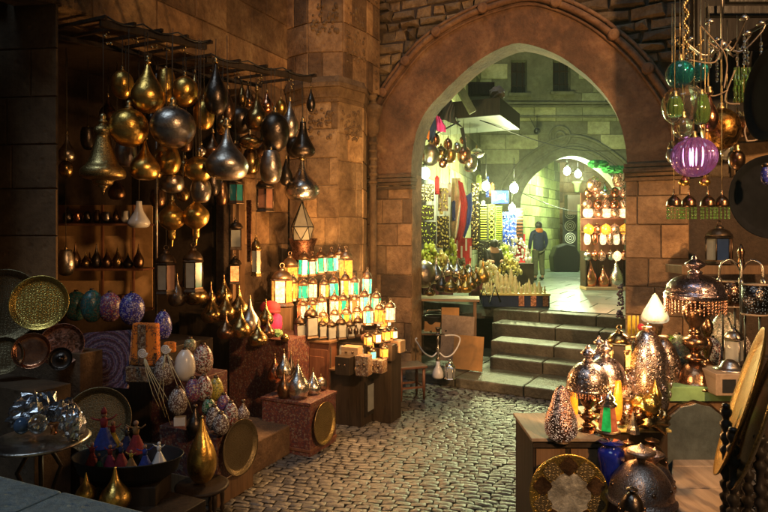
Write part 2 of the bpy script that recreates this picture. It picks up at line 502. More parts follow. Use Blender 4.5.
def interp(tab, a):
    if a <= tab[0][0]: return tab[0][1]*math.cos(tab[0][0])/max(.3, math.cos(a)) if tab[0][0] < 1 else tab[0][1]
    if a >= tab[-1][0]: return tab[-1][1]
    for (a0, r0), (a1, r1) in zip(tab, tab[1:]):
        if a0 <= a <= a1:
            return r0+(r1-r0)*(a-a0)/max(1e-6, a1-a0)
def arcpt(tab, a, k=1.0, add=0.0):
    r = interp(tab, a)*k+add
    return CU+r*math.cos(a), CZ+r*math.sin(a)
ZI = 2.98     # impost height
TH = .36      # gate wall thickness
UL, UR = gpt(365, 190)[0], gpt(689, 190)[0]

# --- the gate wall: structural core behind the blocks
def inside(tab, u, z, m=0.0):
    if z < CZ: return (u > .0-m and u < 3.07+m)
    return math.hypot(u-CU, z-CZ) < interp(tab, math.atan2(z-CZ, u-CU))+m

NA = 60
angs = [PI*i/NA for i in range(NA+1)]
gate = thing('stone_gateway', 'tall pointed stone archway across the cobbled bazaar street', 'archway', (0,0,0))
g = MB()
# core wall with the arched opening, built as strips from the outer ring to a rectangle
def corepts():
    pts = []
    for a in angs:
        pts.append(arcpt(PI_OUT, a, 1, -.15))
    return pts
cp = corepts()
U0, U1, ZT = -1.5, 7.4, 6.6
def boxhit(a):
    dx, dz = math.cos(a), math.sin(a)
    ts = []
    if dx > 1e-6: ts.append((U1-CU)/dx)
    if dx < -1e-6: ts.append((U0-CU)/dx)
    if dz > 1e-6: ts.append((ZT-CZ)/dz)
    t = min(ts); return CU+dx*t, CZ+dz*t
for v0 in (0.0, -TH):
    vs = [gmap(u, z, v0) for u, z in cp]+[gmap(*boxhit(a), v0) for a in angs]
    fs = [(i, i+1, NA+2+i, NA+1+i) for i in range(NA)]
    g.add(vs, fs, 0, False)
g.box(gmap((U1+3.6)/2, CZ/2, -TH/2), (U1-3.6, TH, CZ+.01), A25)
g.box(gmap((U0-.25)/2, CZ/2, -TH/2), (-.25-U0, TH, CZ+.01), A25)
g.build('wall_core', M['mortar'], gate)
# rubble facing of the spandrels
fac = MB()
def sk(a, b, z0, z1):
    for u in (a, (a+b)/2, b):
        for z in (z0, z1):
            if inside(PI_OUT, u, z, -.12): return True
    return z1 < CZ-.1
masonry(fac, gmap, gpt(376, 50)[0], UR+.55, 2.9, ZT, (.10,.24), (.16,.5), .022, (.01,.10), .022, sk, 5, 0, .026)
fac.build('rubble_facing', M['rubble'], gate)
# the archivolt band and its soffit
ring = MB(); sof = MB()
fr, bk = .07, -TH
vi = [arcpt(PI_IN, a) for a in angs]; vo = [arcpt(PI_OUT, a, 1, -.02) for a in angs]
nn = NA+1
vs = [gmap(u, z, fr) for u, z in vi]+[gmap(u, z, fr) for u, z in vo]+[gmap(u, z, 0) for u, z in vo]
ring.add(vs, [(i, i+1, nn+i+1, nn+i) for i in range(NA)]+[(nn+i, nn+i+1, 2*nn+i+1, 2*nn+i) for i in range(NA)], 0, False)
ring.build('archivolt', M['plaster'], gate)
vs = [gmap(u, z, fr) for u, z in vi]+[gmap(u, z, bk-.02) for u, z in vi]+[gmap(u, z, bk-.02) for u, z in vo]
sof.add(vs, [(i, i+1, nn+i+1, nn+i) for i in range(NA)]+[(nn+i, nn+i+1, 2*nn+i+1, 2*nn+i) for i in range(NA)], 0, False)
sof.build('soffit', M['ashlar'], gate)
mo = MB()
for add, d, r in ((-.03, .10, .045), (.055, .075, .03), (-.115, .085, .018)):
    mo.tube([gmap(*arcpt(PI_OUT, a, 1, add), d) for a in angs], r, 8)
mo.build('hood_moulding', M['plaster'], gate)
for a in (35, 52, 75, 100, 118, 133, 147, 160):
    kb = MB(); p = gmap(*arcpt(PI_OUT, math.radians(a), 1, -.02), .12)
    R = Matrix.Translation(p) @ Matrix.Rotation(A25, 4, 'Z') @ Matrix.Rotation(PI/2, 4, 'X')
    kb.lathe([(.0001,.045),(.03,.05),(.045,.035),(.06,.045),(.075,.03),(.085,0)][::-1], (0,0,0), 12, M=R)
    kb.build('rosette', M['plaster'], gate)
# jamb pilasters under the impost
for nm, a, b, sd in (('left', UL, 0.0, 3), ('right', 3.06, UR, 4)):
    j = MB()
    masonry(j, lambda u, z, d: gmap(u, z, d+.04), a, b, 0, ZI, (.33,.46), (.3,.62), .008, (.018,.03), .003, None, sd, 0, .008)
    j.box(gmap((a+b)/2, CZ/2, -TH/2+.02), (b-a, TH+.03, CZ+.05), A25, 0)
    # reveal faces get courses too
    j.build('jamb', M['ashlar'], gate, bevel=0)
    im = MB()
    for zz, dd, hh in ((ZI+.0, .11, .05), (ZI+.055, .15, .06), (ZI-.06, .085, .05), (ZI+.12, .12, .05)):
        im.box(gmap((a+b)/2, zz, dd/2-.05), (b-a+dd*.6-.04, dd+.12, hh*.92), A25)
    im.build('impost_moulding', M['ashlar'], gate, bevel=.006)
tag(gate)

# wall to the right of the gate, behind the lamp stall
rw = MB()
masonry(rw, lambda u, z, d: gmap(u, z, d-.28), UR+.02, U1, 0, 2.95, (.3,.42), (.4,.8), .008, (.01,.025), .003, None, 12, 0, .01)
rw.box(gmap((UR+U1)/2, 1.6, -.40), (U1-UR, .2, 3.2), A25, 0)
rw.build('stall_wall', M['pier'], None, 'warm lit stone wall behind the right lamp stall beside the gateway', cat='wall')
rp = MB()
masonry(rp, lambda u, z, d: gmap(u, z, d+.16), UR+.5, U1, 3.0, ZT, (.3,.4), (.5,.9), .01, (.01,.03), .003, None, 13)
rp.box(gmap((UR+.5+U1)/2, 4.8, .06), (U1-UR-.5, .18, 3.6), A25)
rp.build('upper_wall', M['dark_ashlar'], None, 'dark stone wall above the lamp stall at upper right', cat='wall')

# --- left pier with shafts and capital
pier = thing('corner_buttress', 'tall stepped stone buttress left of the gateway with carved capital', 'buttress', (0,0,0))
def pp(px, Y): return Vector(((px-384)/F*Y, Y, 0))
def prismwall(mb, pts, z0, z1, seed, **kw):
    for i in range(len(pts)-1):
        a, b = pts[i], pts[i+1]
        d = (b-a); L = d.length; d.normalize()
        nrm = Vector((d.y, -d.x, 0))
        masonry(mb, lambda u, z, dd, a=a, d=d, nrm=nrm: a+d*u+nrm*dd+Vector((0,0,z)), 0, L, z0, z1, seed=seed*7+i if kw.get('same') is None else seed*7, **{k: v for k, v in kw.items() if k != 'same'})
        m = [a+nrm*-.25, b+nrm*-.25, b, a]
        vs = [p+Vector((0,0,z0)) for p in m]+[p+Vector((0,0,z1)) for p in m]
        mb.add(vs, [(0,3,2,1),(4,5,6,7),(0,1,5,4),(1,2,6,5),(2,3,7,6),(3,0,4,7)], 0)
lower = [pp(290,8.75), pp(306,8.45), pp(338,8.35), pp(362,8.75), pp(366,9.3)]
upper = [pp(286,8.85), pp(308,8.55), pp(343,8.5), pp(366,8.95), pp(379,9.35)]
b1 = MB(); prismwall(b1, lower, 0, 4.08, 21, row=(.36,.46), wid=(.3,.8), gap=.008, proud=(.012,.022), jit=.002, inset=.008, same=1)
b1.build('lower_shaft', M['pier'], pier)
b2 = MB(); prismwall(b2, upper, 4.36, 6.6, 22, row=(.40,.5), wid=(.3,.8), gap=.008, proud=(.012,.022), jit=.002, inset=.008, same=1)
b2.build('upper_shaft', M['ashlar'], pier)
cp_ = MB()
def grow(pts, g_):
    c = sum(pts, Vector())/len(pts)+Vector((-.1,.5,0))
    return [c+(p-c)*(1+g_) for p in pts]
def ringslab(mb, base, z0, z1, g0, g1):
    A = grow(base, g0); B = grow(base, g1)
    n = len(A)
    c = sum(base, Vector())/n+Vector((0,.6,0))
    vs = [p+Vector((0,0,z0)) for p in A]+[p+Vector((0,0,z1)) for p in B]+[c+Vector((0,0,z0)), c+Vector((0,0,z1))]
    fs = [(i, i+1, n+i+1, n+i) for i in range(n-1)]
    fs += [(2*n, i+1, i) for i in range(n-1)]+[(2*n+1, n+i, n+i+1) for i in range(n-1)]
    mb.add(vs, fs)
for z0, z1, g0, g1 in ((4.04,4.10,.04,.05), (4.10,4.24,.06,.10), (4.24,4.30,.13,.13), (4.30,4.40,.13,.06)):
    ringslab(cp_, lower, z0, z1, g0, g1)
cp_.build('capital', M['pier'], pier, bevel=.006)
# carved panels on the front: small leaves and bosses in relief
cv = MB()
for (pa, pb, z0, z1, s_) in ((lower[1], lower[2], 3.5, 4.0, 1), (upper[2], upper[3], 4.6, 5.5, 2), (lower[2], lower[3], 3.5, 4.0, 3), (upper[1], upper[2], 5.0, 5.5, 4)):
    rnd = random.Random(s_)
    d = (pb-pa); L = d.length; d.normalize(); nrm = Vector((d.y, -d.x, 0)); cv = MB()
    for k in range(46):
        u = rnd.uniform(.06, L-.06); z = rnd.uniform(z0+.04, z1-.04)
        p = pa+d*u+nrm*.025+Vector((0,0,z))
        cv.ball(p-nrm*.012, rnd.uniform(.018,.034), 8, sz=rnd.uniform(.6,1.4))
    cv.build('carved_panel', M['pier'], pier)
pass
# engaged colonnette with zigzag carving, left of the arch
cl = MB()
pc = pp(373, 9.25)
for r_, z0, z1 in ((.055, 0, 3.75), (.05, 4.15, 6.6)):
    cl.lathe([(r_, z0), (r_, z1)], pc, 12)
for k in range(30):
    z = 3.0+k*.12
    if 3.75 < z < 4.15: continue
    cl.lathe([(.056, z-.03), (.075, z), (.056, z+.03)], pc, 12)
cl.lathe([(.07,3.72),(.11,3.85),(.09,3.95),(.14,4.08),(.16,4.16),(.07,4.2)], pc, 8)
cl.build('colonnette', M['pier'], pier)

# --- left street wall (runs towards the camera) and the shop recess
C0 = Vector((-1.394, 8.9, 0))
def lmap(t, z, d): return C0-W*t+N*d+Vector((0,0,z))
T1, T2 = 1.15, 3.76
lw = MB()
masonry(lw, lmap, .0, T1, 0, 4.3, (.38,.48), (.35,.7), .008, (.012,.024), .002, None, 31, 0, .009)
lw.box(lmap(T1/2, 2.15, -.2), (.4, T1, 4.3), A25)
masonry(lw, lmap, .0, T2+.6, 4.3, 6.8, (.40,.5), (.5,.95), .009, (.012,.024), .002, None, 33, 0, .009)
lw.box(lmap((T2+.6)/2, 5.55, -.2), (.4, T2+.6, 2.5), A25)
lw.build('shop_front_wall', M['ashlar'], None, 'brown ashlar wall of the left shop above the hanging lamps', cat='wall')
# near pier
C1 = lmap(T2, 0, 0)+N*.0
npier = MB()
def nmap(u, z, d): return C1+Vector((-u*1.0, u*.12, z))+Vector((0,-d,0))
masonry(npier, nmap, 0, 2.2, 0, 6.4, (.40,.47), (.55,1.05), .007, (.012,.02), .0015, None, 41, 0, .008, tonev=.35)
vs = [nmap(0,0,0), nmap(2.2,0,0), nmap(2.2,0,-.5), nmap(0,0,0)-N*.55+W*.02]
npier.add(vs+[p+Vector((0,0,6.4)) for p in vs], [(0,1,2,3),(7,6,5,4),(0,4,5,1),(1,5,6,2),(2,6,7,3),(3,7,4,0)])
npier.build('ashlar_pier', M['dark_ashlar'], None, 'wide plain ashlar pier beside the shelves, trays leaning at its foot', cat='pier')
# room inside
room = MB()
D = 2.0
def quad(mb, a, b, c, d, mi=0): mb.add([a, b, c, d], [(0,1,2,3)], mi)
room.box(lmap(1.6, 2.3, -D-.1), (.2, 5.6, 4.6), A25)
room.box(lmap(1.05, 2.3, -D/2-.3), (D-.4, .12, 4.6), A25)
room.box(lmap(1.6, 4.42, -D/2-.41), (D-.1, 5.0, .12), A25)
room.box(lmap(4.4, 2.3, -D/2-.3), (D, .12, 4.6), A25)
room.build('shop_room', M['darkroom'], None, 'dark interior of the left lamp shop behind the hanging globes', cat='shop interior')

# --- grounds
gr = MB()
gr.box((2, 6, -.25), (60, 40, .42))
gr.build('ground', M['grout'], None, kind='structure')
cb = MB(); rnd = random.Random(77)
y = 3.0; row = 0
while y < 9.6:
    h = rnd.uniform(.052,.074)
    x = -3.2+rnd.uniform(0,.2)
    while x < 4.6:
        w = rnd.uniform(.08,.16)
        nx, ny = 5, 3
        top = rnd.uniform(.0,.008); tx, ty = rnd.uniform(-.005,.005), rnd.uniform(-.003,.003)
        vs = []
        sk_ = rnd.uniform(-.008,.008)
        for j in range(ny+1):
            for i in range(nx+1):
                a, b = i/nx, j/ny
                ex = (1-(2*a-1)**4)*(1-(2*b-1)**4)
                px_ = x+.004+(w-.008)*a+sk_*b
                py_ = y+.003+(h-.006)*b+.02*math.sin(x*2.1+px_*1.3)
                # pull corners in
                cx, cy = x+w/2, y+h/2
                kk = 1-.04*((2*a-1)**2)*((2*b-1)**2)
                px_ = cx+(px_-cx)*kk; py_ = cy+(py_-cy)*kk
                z = -.004+.007*min(1, ex*3)**.6+top*(.6+.4*ex)+tx*(2*a-1)+ty*(2*b-1)+rnd.uniform(-.0016,.0016)
                vs.append(Vector((px_, py_, 0)))
                vs[-1].rotate(Euler((0,0,A25*.5))); vs[-1] += Vector((-1.2,.35,z))
        fs = [(j*(nx+1)+i, j*(nx+1)+i+1, (j+1)*(nx+1)+i+1, (j+1)*(nx+1)+i) for j in range(ny) for i in range(nx)]
        cb.add(vs, fs, 0, True, None, min(1, max(0, rnd.gauss(.51,.13))))
        x += w
    y += h; row += 1
cb.build('cobbled_street', M['cobble'], None, kind='structure')

# steps through the gate
A31 = math.radians(-31)
SN = Vector((math.cos(A31), math.sin(A31), 0)); SW = Vector((-math.sin(A31), math.cos(A31), 0))
stc = thing('stone_staircase', 'broad worn stone steps rising through the gateway to the alley', 'steps', (0,0,0))
steps = [(384, .15, 1.6, 3.6, .60), (358.5, .32, .28, 3.0, .5), (342, .49, .28, 2.9, .5), (324, .66, .28, 2.8, .5), (310, UP-.01, .27, 2.6, .55)]
for i, (py, z, lft, rgt, dep) in enumerate(steps):
    Y = F*(H-z)/(py-234); P = Vector(((507-384)/F*Y, Y, 0))
    if i == 0: dep = 1.6
    s_ = MB(); rnd = random.Random(i+3)
    u = -lft
    while u < rgt:
        w = min(rnd.uniform(.7,1.2), rgt-u)
        c = P+SN*(u+w/2)+SW*(dep/2+rnd.uniform(-.006,.006))
        s_.box(c+Vector((0,0,z/2+rnd.uniform(-.004,.004))), (w-.008, dep, z), A31, tone=rnd.uniform(.3,.75))
        u += w
    s_.build('step', M['step'], stc, bevel=.02)
af = MB()
Pt = at(507, 310, 10.7); rnd = random.Random(9)
for i in range(-6, 16):
    for k in range(0, 26):
        off = rnd.uniform(-.1,.1)
        c = Vector((Pt.x, Pt.y, 0))+SN*(i*.8+.4+(k%2)*.35)+SW*(.52+k*.75+.37)
        af.box(c+Vector((0,0,UP-.1+rnd.uniform(-.003,.003))), (.79, .742, .2), A31, tone=rnd.uniform(.25,.85))
af.build('alley_floor', M['slab'], None, kind='structure', bevel=.006)
ab = MB(); ab.box((6, 22.5, UP-.2), (30, 22, .1)); ab.build('alley_ground', M['grout'], None, kind='structure')

# foreground ledge, bottom left
lg = MB()
a, b = at(-30, 466, 2.9), at(160, 513, 2.9)
za = 1.0
def onz(px, py, z): 
    Y = F*(H-z)/(py-234); return Vector(((px-384)/F*Y, Y, z))
A_, B_, C_ = onz(-120, 445, za), onz(63, 491, za), onz(200, 525, za)
for P1, P2 in ((A_, B_), (B_, C_)):
    d = (P2-P1).normalized(); nr = Vector((d.y, -d.x, 0))
    if nr.y > 0: nr = -nr
    e = d*.004
    q = [P1+e, P2-e, P2-e+nr*1.1, P1+e+nr*1.1]
    vs = [Vector((p.x, p.y, .0)) for p in q]+q
    lg.add(vs, [(0,1,5,4),(1,2,6,5),(2,3,7,6),(3,0,4,7),(4,5,6,7),(3,2,1,0)])
lg.build('stone_parapet', M['blue_stone'], None, 'smooth blue grey stone parapet in front of the silverware table', bevel=.012, cat='parapet')
# ------------------------------------------------------------ lamps and vessels
P_TEAR = [(.0001,0),(.34,.015),(.68,.07),(.92,.18),(1,.30),(.95,.42),(.76,.55),(.52,.67),(.31,.79),(.17,.90),(.08,.97),(.05,1)]
P_ONION = [(.0001,0),(.5,.01),(.84,.08),(1,.22),(.97,.34),(.78,.46),(.5,.58),(.29,.70),(.16,.84),(.06,1)]
P_EGG = [(.0001,0),(.4,.02),(.75,.12),(.95,.28),(1,.43),(.94,.6),(.78,.77),(.5,.91),(.25,.98),(.0001,1)]
P_GLOBE = [(.0001,0),(.38,.03),(.71,.14),(.93,.31),(1,.5),(.93,.69),(.71,.85),(.4,.95),(.2,.985),(.16,1)]
P_CUP = [(.0001,0),(.45,.03),(.8,.16),(.98,.42),(1,.65),(.93,.85),(.8,1.0),(.72,1.0)]
P_DISC = [(.0001,0),(.5,.05),(.9,.3),(1,.5),(.85,.7),(.4,.92),(.15,1)]
P_FLASK = [(.0001,0),(.7,.02),(1,.13),(.98,.25),(.72,.42),(.45,.6),(.3,.8),(.25,1)]
P_OVAL = [(.0001,0),(.5,.03),(.82,.15),(1,.4),(.96,.62),(.8,.84),(.62,1),(.5,1)]
P_SPIN = [(.0001,0),(.05,.02),(.10,.14),(.25,.2),(.27,.34),(.40,.38),(.8,.46),(1,.6),(.93,.72),(.6,.82),(.3,.9),(.12,1)]
P_BELL = [(.0001,.13),(.38,.14),(.5,.2),(.92,.235),(1,.30),(.93,.36),(.72,.42),(.55,.54),(.40,.70),(.32,.80),(.36,.83),(.42,.87),(.36,.92),(.2,.96),(.1,1)]
PROF = dict(tear=P_TEAR, onion=P_ONION, egg=P_EGG, globe=P_GLOBE, cup=P_CUP, disc=P_DISC, flask=P_FLASK, oval=P_OVAL, spin=P_SPIN, bell=P_BELL)
def prof(kind, w, h): return [(max(1e-4, r)*w/2, z*h) for r, z in spline(PROF[kind], 3)]

ZR = 4.12   # height of the hanging racks
def hang(kind, px, py0, py1, wpx, Y, mat, label, group='brass and silver lamps hanging over the left shop', ztop=None, name='hanging_lamp', seg=28):
    """shade spans py0 (top) .. py1 (bottom); cord goes up to the rack"""
    p = at(px, py1, Y); h = (py1-py0)*Y/F; w = wpx*Y/F*(1.10 if Y < 8 and kind not in ('globe','spin') else 1.0)
    t = thing(name, label, 'lamp', p, random.uniform(0, 6), group)
    s = MB(); s.lathe(prof(kind, w, h), seg=seg); s.build('shade', mat, t)
    c = MB(); k = max(.010, w*.07)
    c.lathe([(k*1.3, h-k*.5), (k*1.5, h+k*.3), (k*.8, h+k*1.0), (k*1.1, h+k*1.6), (k*.9, h+k*2.4), (k*.25, h+k*3.0)], seg=12)
    if kind == 'bell':
        c.ball((0,0,.035*1), .016, 10); c.lathe([(.004,.0),(.02,.05),(.035,h*.10),(.05,h*.14)], seg=12)
        c.tube([(0,0,h+.05),(.03,0,h+.02),(-.03,0,h+.02),(0,0,h+.07)], .004)
    c.build('cap', M['chain'], t)
    top = (ztop or ZR)-p.z
    if top > h+.03:
        d = MB(); d.tube([(0,0,h+k*2.8), (.004,0,(h+top)/2), (0,0,top)], .0035, 5); d.build('cord', M['cord'], t)
    return t

L = 'hanging'
hang('globe',122.5,70,99,22,5.9,M['gold'],'small amber brass globe lamp, highest at the left end of the rack')
hang('tear',148,62,113,30,5.7,M['gold'],'gold teardrop lamp with a long neck, between two small globes on top')
hang('oval',166,70,104,19,6.3,M['gold'],'narrow gold oval lamp tucked behind the gold teardrop, top row')
hang('globe',185,76,107,26,6.0,M['gold'],'round gold globe lamp in the top row above the silver ball')
hang('globe',129,108,147,38,5.6,M['gold'],'largest gold globe lamp hanging left of the big silver ball')
hang('globe',173,106,148,44,5.6,M['silver'],'largest silver ball lamp in the middle of the hanging cluster')
hang('bell',103,122,195,39,5.5,M['gold_eng'],'engraved brass bell shaped lamp with a finial below, hanging far left')
hang('cup',126,143,167,19,6.0,M['silver'],'small silver cup lamp between the bell lamp and the gold teardrop')
hang('onion',145,138,180,26,5.7,M['gold'],'pointed gold onion lamp hanging just below the largest gold globe')
hang('oval',167,146,175,24,6.0,M['gold'],'gold oval lamp directly below the largest silver ball')
hang('cup',172,176,193,21,6.1,M['silver'],'wide shallow silver bowl lamp above the two spindle lamps')
hang('onion',67,134,162,15,6.4,M['silver'],'small silver onion lamp hanging against the dark pier edge')
hang('globe',66,160,178,14,6.2,M['gold_dk'],'small gold ball lamp under the small silver onion at the pier edge')
hang('globe',204,99,130,21,6.1,M['gold'],'gold globe lamp right of the silver ball, beside the rack post')
hang('tear',216,62,115,21,5.9,M['dark_metal'],'long dark teardrop lamp hanging beside the rack post')
hang('onion',227,126,180,38,5.8,M['silver'],'big silver onion lamp with a wide belly, right of the rack post')
hang('globe',240,106,134,27,7.3,M['dark_metal'],'dark globe lamp at the left end of the second rack')
hang('onion',257,90,131,21,7.1,M['gold_dk'],'dull gold onion lamp in front of the dark globe on second rack')
hang('tear',267,92,113,12,7.5,M['copper'],'tiny copper teardrop lamp between dull gold onion and black ball')
hang('globe',275,112,152,29,7.0,M['dark_metal'],'largest black ball lamp on the second rack')
hang('globe',281,99,118,12,7.3,M['gold'],'tiny gold ball lamp just above the largest black ball')
hang('tear',290,100,138,15,7.2,M['silver'],'slim grey silver teardrop lamp right of the largest black ball')
hang('flask',303,122,157,22,7.4,M['dark_metal'],'black flask lamp with a flat wide base, last on the second rack')
hang('disc',250,134,149,22,7.0,M['gold_dk'],'flattened brass disc lamp under the dark globe')
hang('oval',251,150,175,17,7.2,M['gold_dk'],'small brass oval lamp below the flattened disc lamp')
hang('oval',271,151,184,20,6.9,M['silver'],'tall silver barrel lamp below the largest black ball')
hang('onion',302,159,201,32,7.5,M['silver_br'],'shiny silver onion lamp hanging before the lit buttress')
hang('globe',199,156,182,28,5.9,M['gold'],'squat gold globe lamp above a silver cup, left of big silver onion')
hang('cup',201,181,203,18,5.95,M['silver'],'silver cup lamp hanging under the squat gold globe')
hang('spin',172,200,247,26,6.0,M['gold'],'gold spindle lamp with a spike, left of the matching pair')
hang('spin',196,198,246,26,6.05,M['gold'],'gold spindle lamp with a spike, right of the matching pair')
hang('spin',201,144,163,10,6.2,M['silver'],'tiny silver spindle ornament hanging above the squat gold globe')
hang('oval',66,250,276,15,6.2,M['silver'],'lone silver oval lamp hanging low beside the pier, near the shelves', ztop=3.2)
hang('globe',223,118,136,13,6.6,M['gold_dk'],'small dim brass ball lamp half hidden above the big silver onion')
hang('tear',242,82,108,9,7.3,M['gold_dk'],'thin brass teardrop lamp at the top of the second rack')
hang('tear',311,88,112,8,7.45,M['dark_metal'],'thin black teardrop hanging at the rack end beside the capital')
hang('globe',152,112,128,12,6.5,M['dark_metal'],'dim black ball lamp peeping between the two largest globes')
hang('oval',186,128,152,12,6.5,M['bronze'],'narrow bronze lamp in the shade behind the largest silver ball')
hang('onion',213,132,158,16,6.6,M['bronze'],'dim bronze onion lamp behind the neck of the big silver onion')
hang('cup',88,128,150,13,6.6,M['dark_metal'],'dim black cup lamp behind the engraved bell lamp')
hang('globe',235,143,160,14,7.0,M['bronze'],'dim bronze ball lamp right behind the big silver onion')
for a_ in (('globe',138,88,108,15,6.7,'gold_dk','dim brass ball lamp behind the neck of the gold teardrop'),
 ('tear',195,72,100,12,6.7,'gold_dk','thin brass drop lamp behind the top row beside the dark teardrop'),
 ('onion',108,96,120,15,6.7,'bronze','dim bronze onion lamp above the engraved bell lamp'),
 ('cup',155,160,180,15,6.6,'gold_dk','brass cup lamp between the two gold lamps under the silver ball'),
 ('globe',185,158,178,15,6.6,'gold_dk','dim brass ball lamp behind, touching the squat gold globe'),
 ('onion',117,172,200,15,6.7,'bronze','dim bronze onion lamp beside the engraved bell lamp, low'),
 ('oval',213,170,196,13,6.8,'dark_metal','black oval lamp under the belly of the big silver onion'),
 ('onion',262,132,158,16,7.4,'bronze','dim bronze onion lamp between the brass disc and the black ball'),
 ('globe',294,136,158,16,7.5,'dark_metal','black ball lamp behind the tall silver barrel lamp'),
 ('tear',228,88,122,13,6.9,'bronze','dim bronze drop lamp in the gap between the two racks'),
 ('onion',248,84,108,13,7.5,'bronze','small bronze onion lamp high on the second rack'),
 ('globe',183,186,202,13,6.5,'gold_dk','dim brass ball lamp above the left spindle lamp'),
 ('cup',158,190,208,14,6.6,'bronze','bronze cup lamp beside the wide shallow silver bowl'),
 ('oval',222,182,206,12,7.1,'bronze','small bronze oval lamp under the big silver onion, right'),
 ('tear',286,158,186,12,7.4,'dark_metal','black drop lamp right of the tall silver barrel lamp')):
    hang(a_[0], a_[1], a_[2], a_[3], a_[4], a_[5], M[a_[6]], a_[7])
# lamp shade of white cloth
wl = thing('gourd_lamp', 'plain white gourd shaped lampshade hanging in front of the dark shelves', 'lampshade', at(139,228,6.3), 0)
s = MB(); s.lathe(prof('flask', 21*6.3/F, 27*6.3/F), seg=24); s.build('shade', M['white'], wl)
s = MB(); s.tube([(0,0,.27),(0,0,1.9)], .003, 5); s.build('cord', M['cord'], wl)

# racks they hang from
def beam(mb, a, b, w, h): 
    d = b-a; L_ = d.length; d.normalize(); s_ = d.cross(Vector((0,0,1))).normalized()*w/2; z = Vector((0,0,h/2))
    vs = [a-s_-z, a+s_-z, a+s_+z, a-s_+z, b-s_-z, b+s_-z, b+s_+z, b-s_+z]
    mb.add(vs, [(0,1,2,3),(7,6,5,4),(0,4,5,1),(1,5,6,2),(2,6,7,3),(3,7,4,0)])
def zpt(px, Y, z): return Vector(((px-384)/F*Y, Y, z))
for (pa, Ya, pb, Yb, nr, lab) in ((100, 5.45, 206, 6.15, 4, 'dark wooden hanging rack carrying the left and larger cluster of lamps'), (206, 6.6, 311, 7.45, 4, 'dark wooden hanging rack with an end post, near the stone capital')):
    rk = thing('lamp_rack', lab, 'rack', (0,0,0))
    a, b = zpt(pa, Ya, ZR), zpt(pb, Yb, ZR)
    m_ = MB(); beam(m_, a, b, .05, .07)
    bk_ = -N*.75
    beam(m_, a+bk_, b+bk_, .04, .05)
    m_.build('rail', M['wood_dark'], rk, bevel=.004)
    m_ = MB()
    for i in range(nr+1):
        p = a.lerp(b, i/nr)
        beam(m_, p+Vector((0,0,.04))+N*.08, p+bk_*1.05+Vector((0,0,.04)), .03, .03)
    m_.build('cross_bar', M['wood_dark'], rk)
    m_ = MB(); beam(m_, b+N*.02+Vector((0,0,.0)), b+N*.02+Vector((0,0,-.55 if pb > 300 else -.5)), .06, .06)
    m_.build('end_post', M['wood_dark'], rk, bevel=.004)
    m_ = MB()
    pts = [a.lerp(b, i/12)+N*.06+Vector((0,0,.06-.05*math.sin(PI*(i%4)/4))) for i in range(13)]
    m_.tube(pts, .008, 6); m_.build('cable', M['black'], rk)
    for k in range(6 if pb < 300 else 7):
        hk = MB(); p = a.lerp(b, (k+.5)/7)-N*random.uniform(-.02,.3)-Vector((0,0,.07))
        for q in range(4):
            hk.ball(p+Vector((random.uniform(-.03,.03), random.uniform(-.03,.03), random.uniform(-.05,.03))), random.uniform(.008,.016), 8)
        hk.build('brass_hook', M['chain'], rk)

# geometric glass lantern and copper pot by the buttress
gl = thing('geometric_lantern', 'faceted drop shaped glass terrarium lantern below the shiny onion lamp', 'lantern', at(302,240,7.5), .35)
w = 12*7.5/F; hh = 39*7.5/F
top = Vector((0,0,hh)); mid = [Vector((w*math.cos(2*PI*k/5), w*math.sin(2*PI*k/5), hh*.33)) for k in range(5)]; bot = [Vector((w*.7*math.cos(2*PI*(k+.5)/5), w*.7*math.sin(2*PI*(k+.5)/5), 0)) for k in range(5)]
for k in range(5):
    q = MB(); q.add([top*.99, mid[k]*.985, mid[(k+1)%5]*.985], [(0,1,2)]); q.add([mid[k]*.985, bot[k]*.985, mid[(k+1)%5]*.985], [(0,1,2)]); q.add([mid[(k+1)%5]*.985, bot[k]*.985, bot[(k+1)%5]*.985], [(0,1,2)])
    q.build('glass_pane', M['smoke_glass'], gl)
q = MB()
for k in range(5):
    for a, b in ((top, mid[k]), (mid[k], mid[(k+1)%5]), (mid[k], bot[k]), (bot[k], mid[(k+1)%5]), (bot[k], bot[(k+1)%5])): q.tube([a, b], .005, 5)
q.tube([top, top+Vector((0,0,.5))], .003, 5)
q.build('frame', M['iron'], gl)

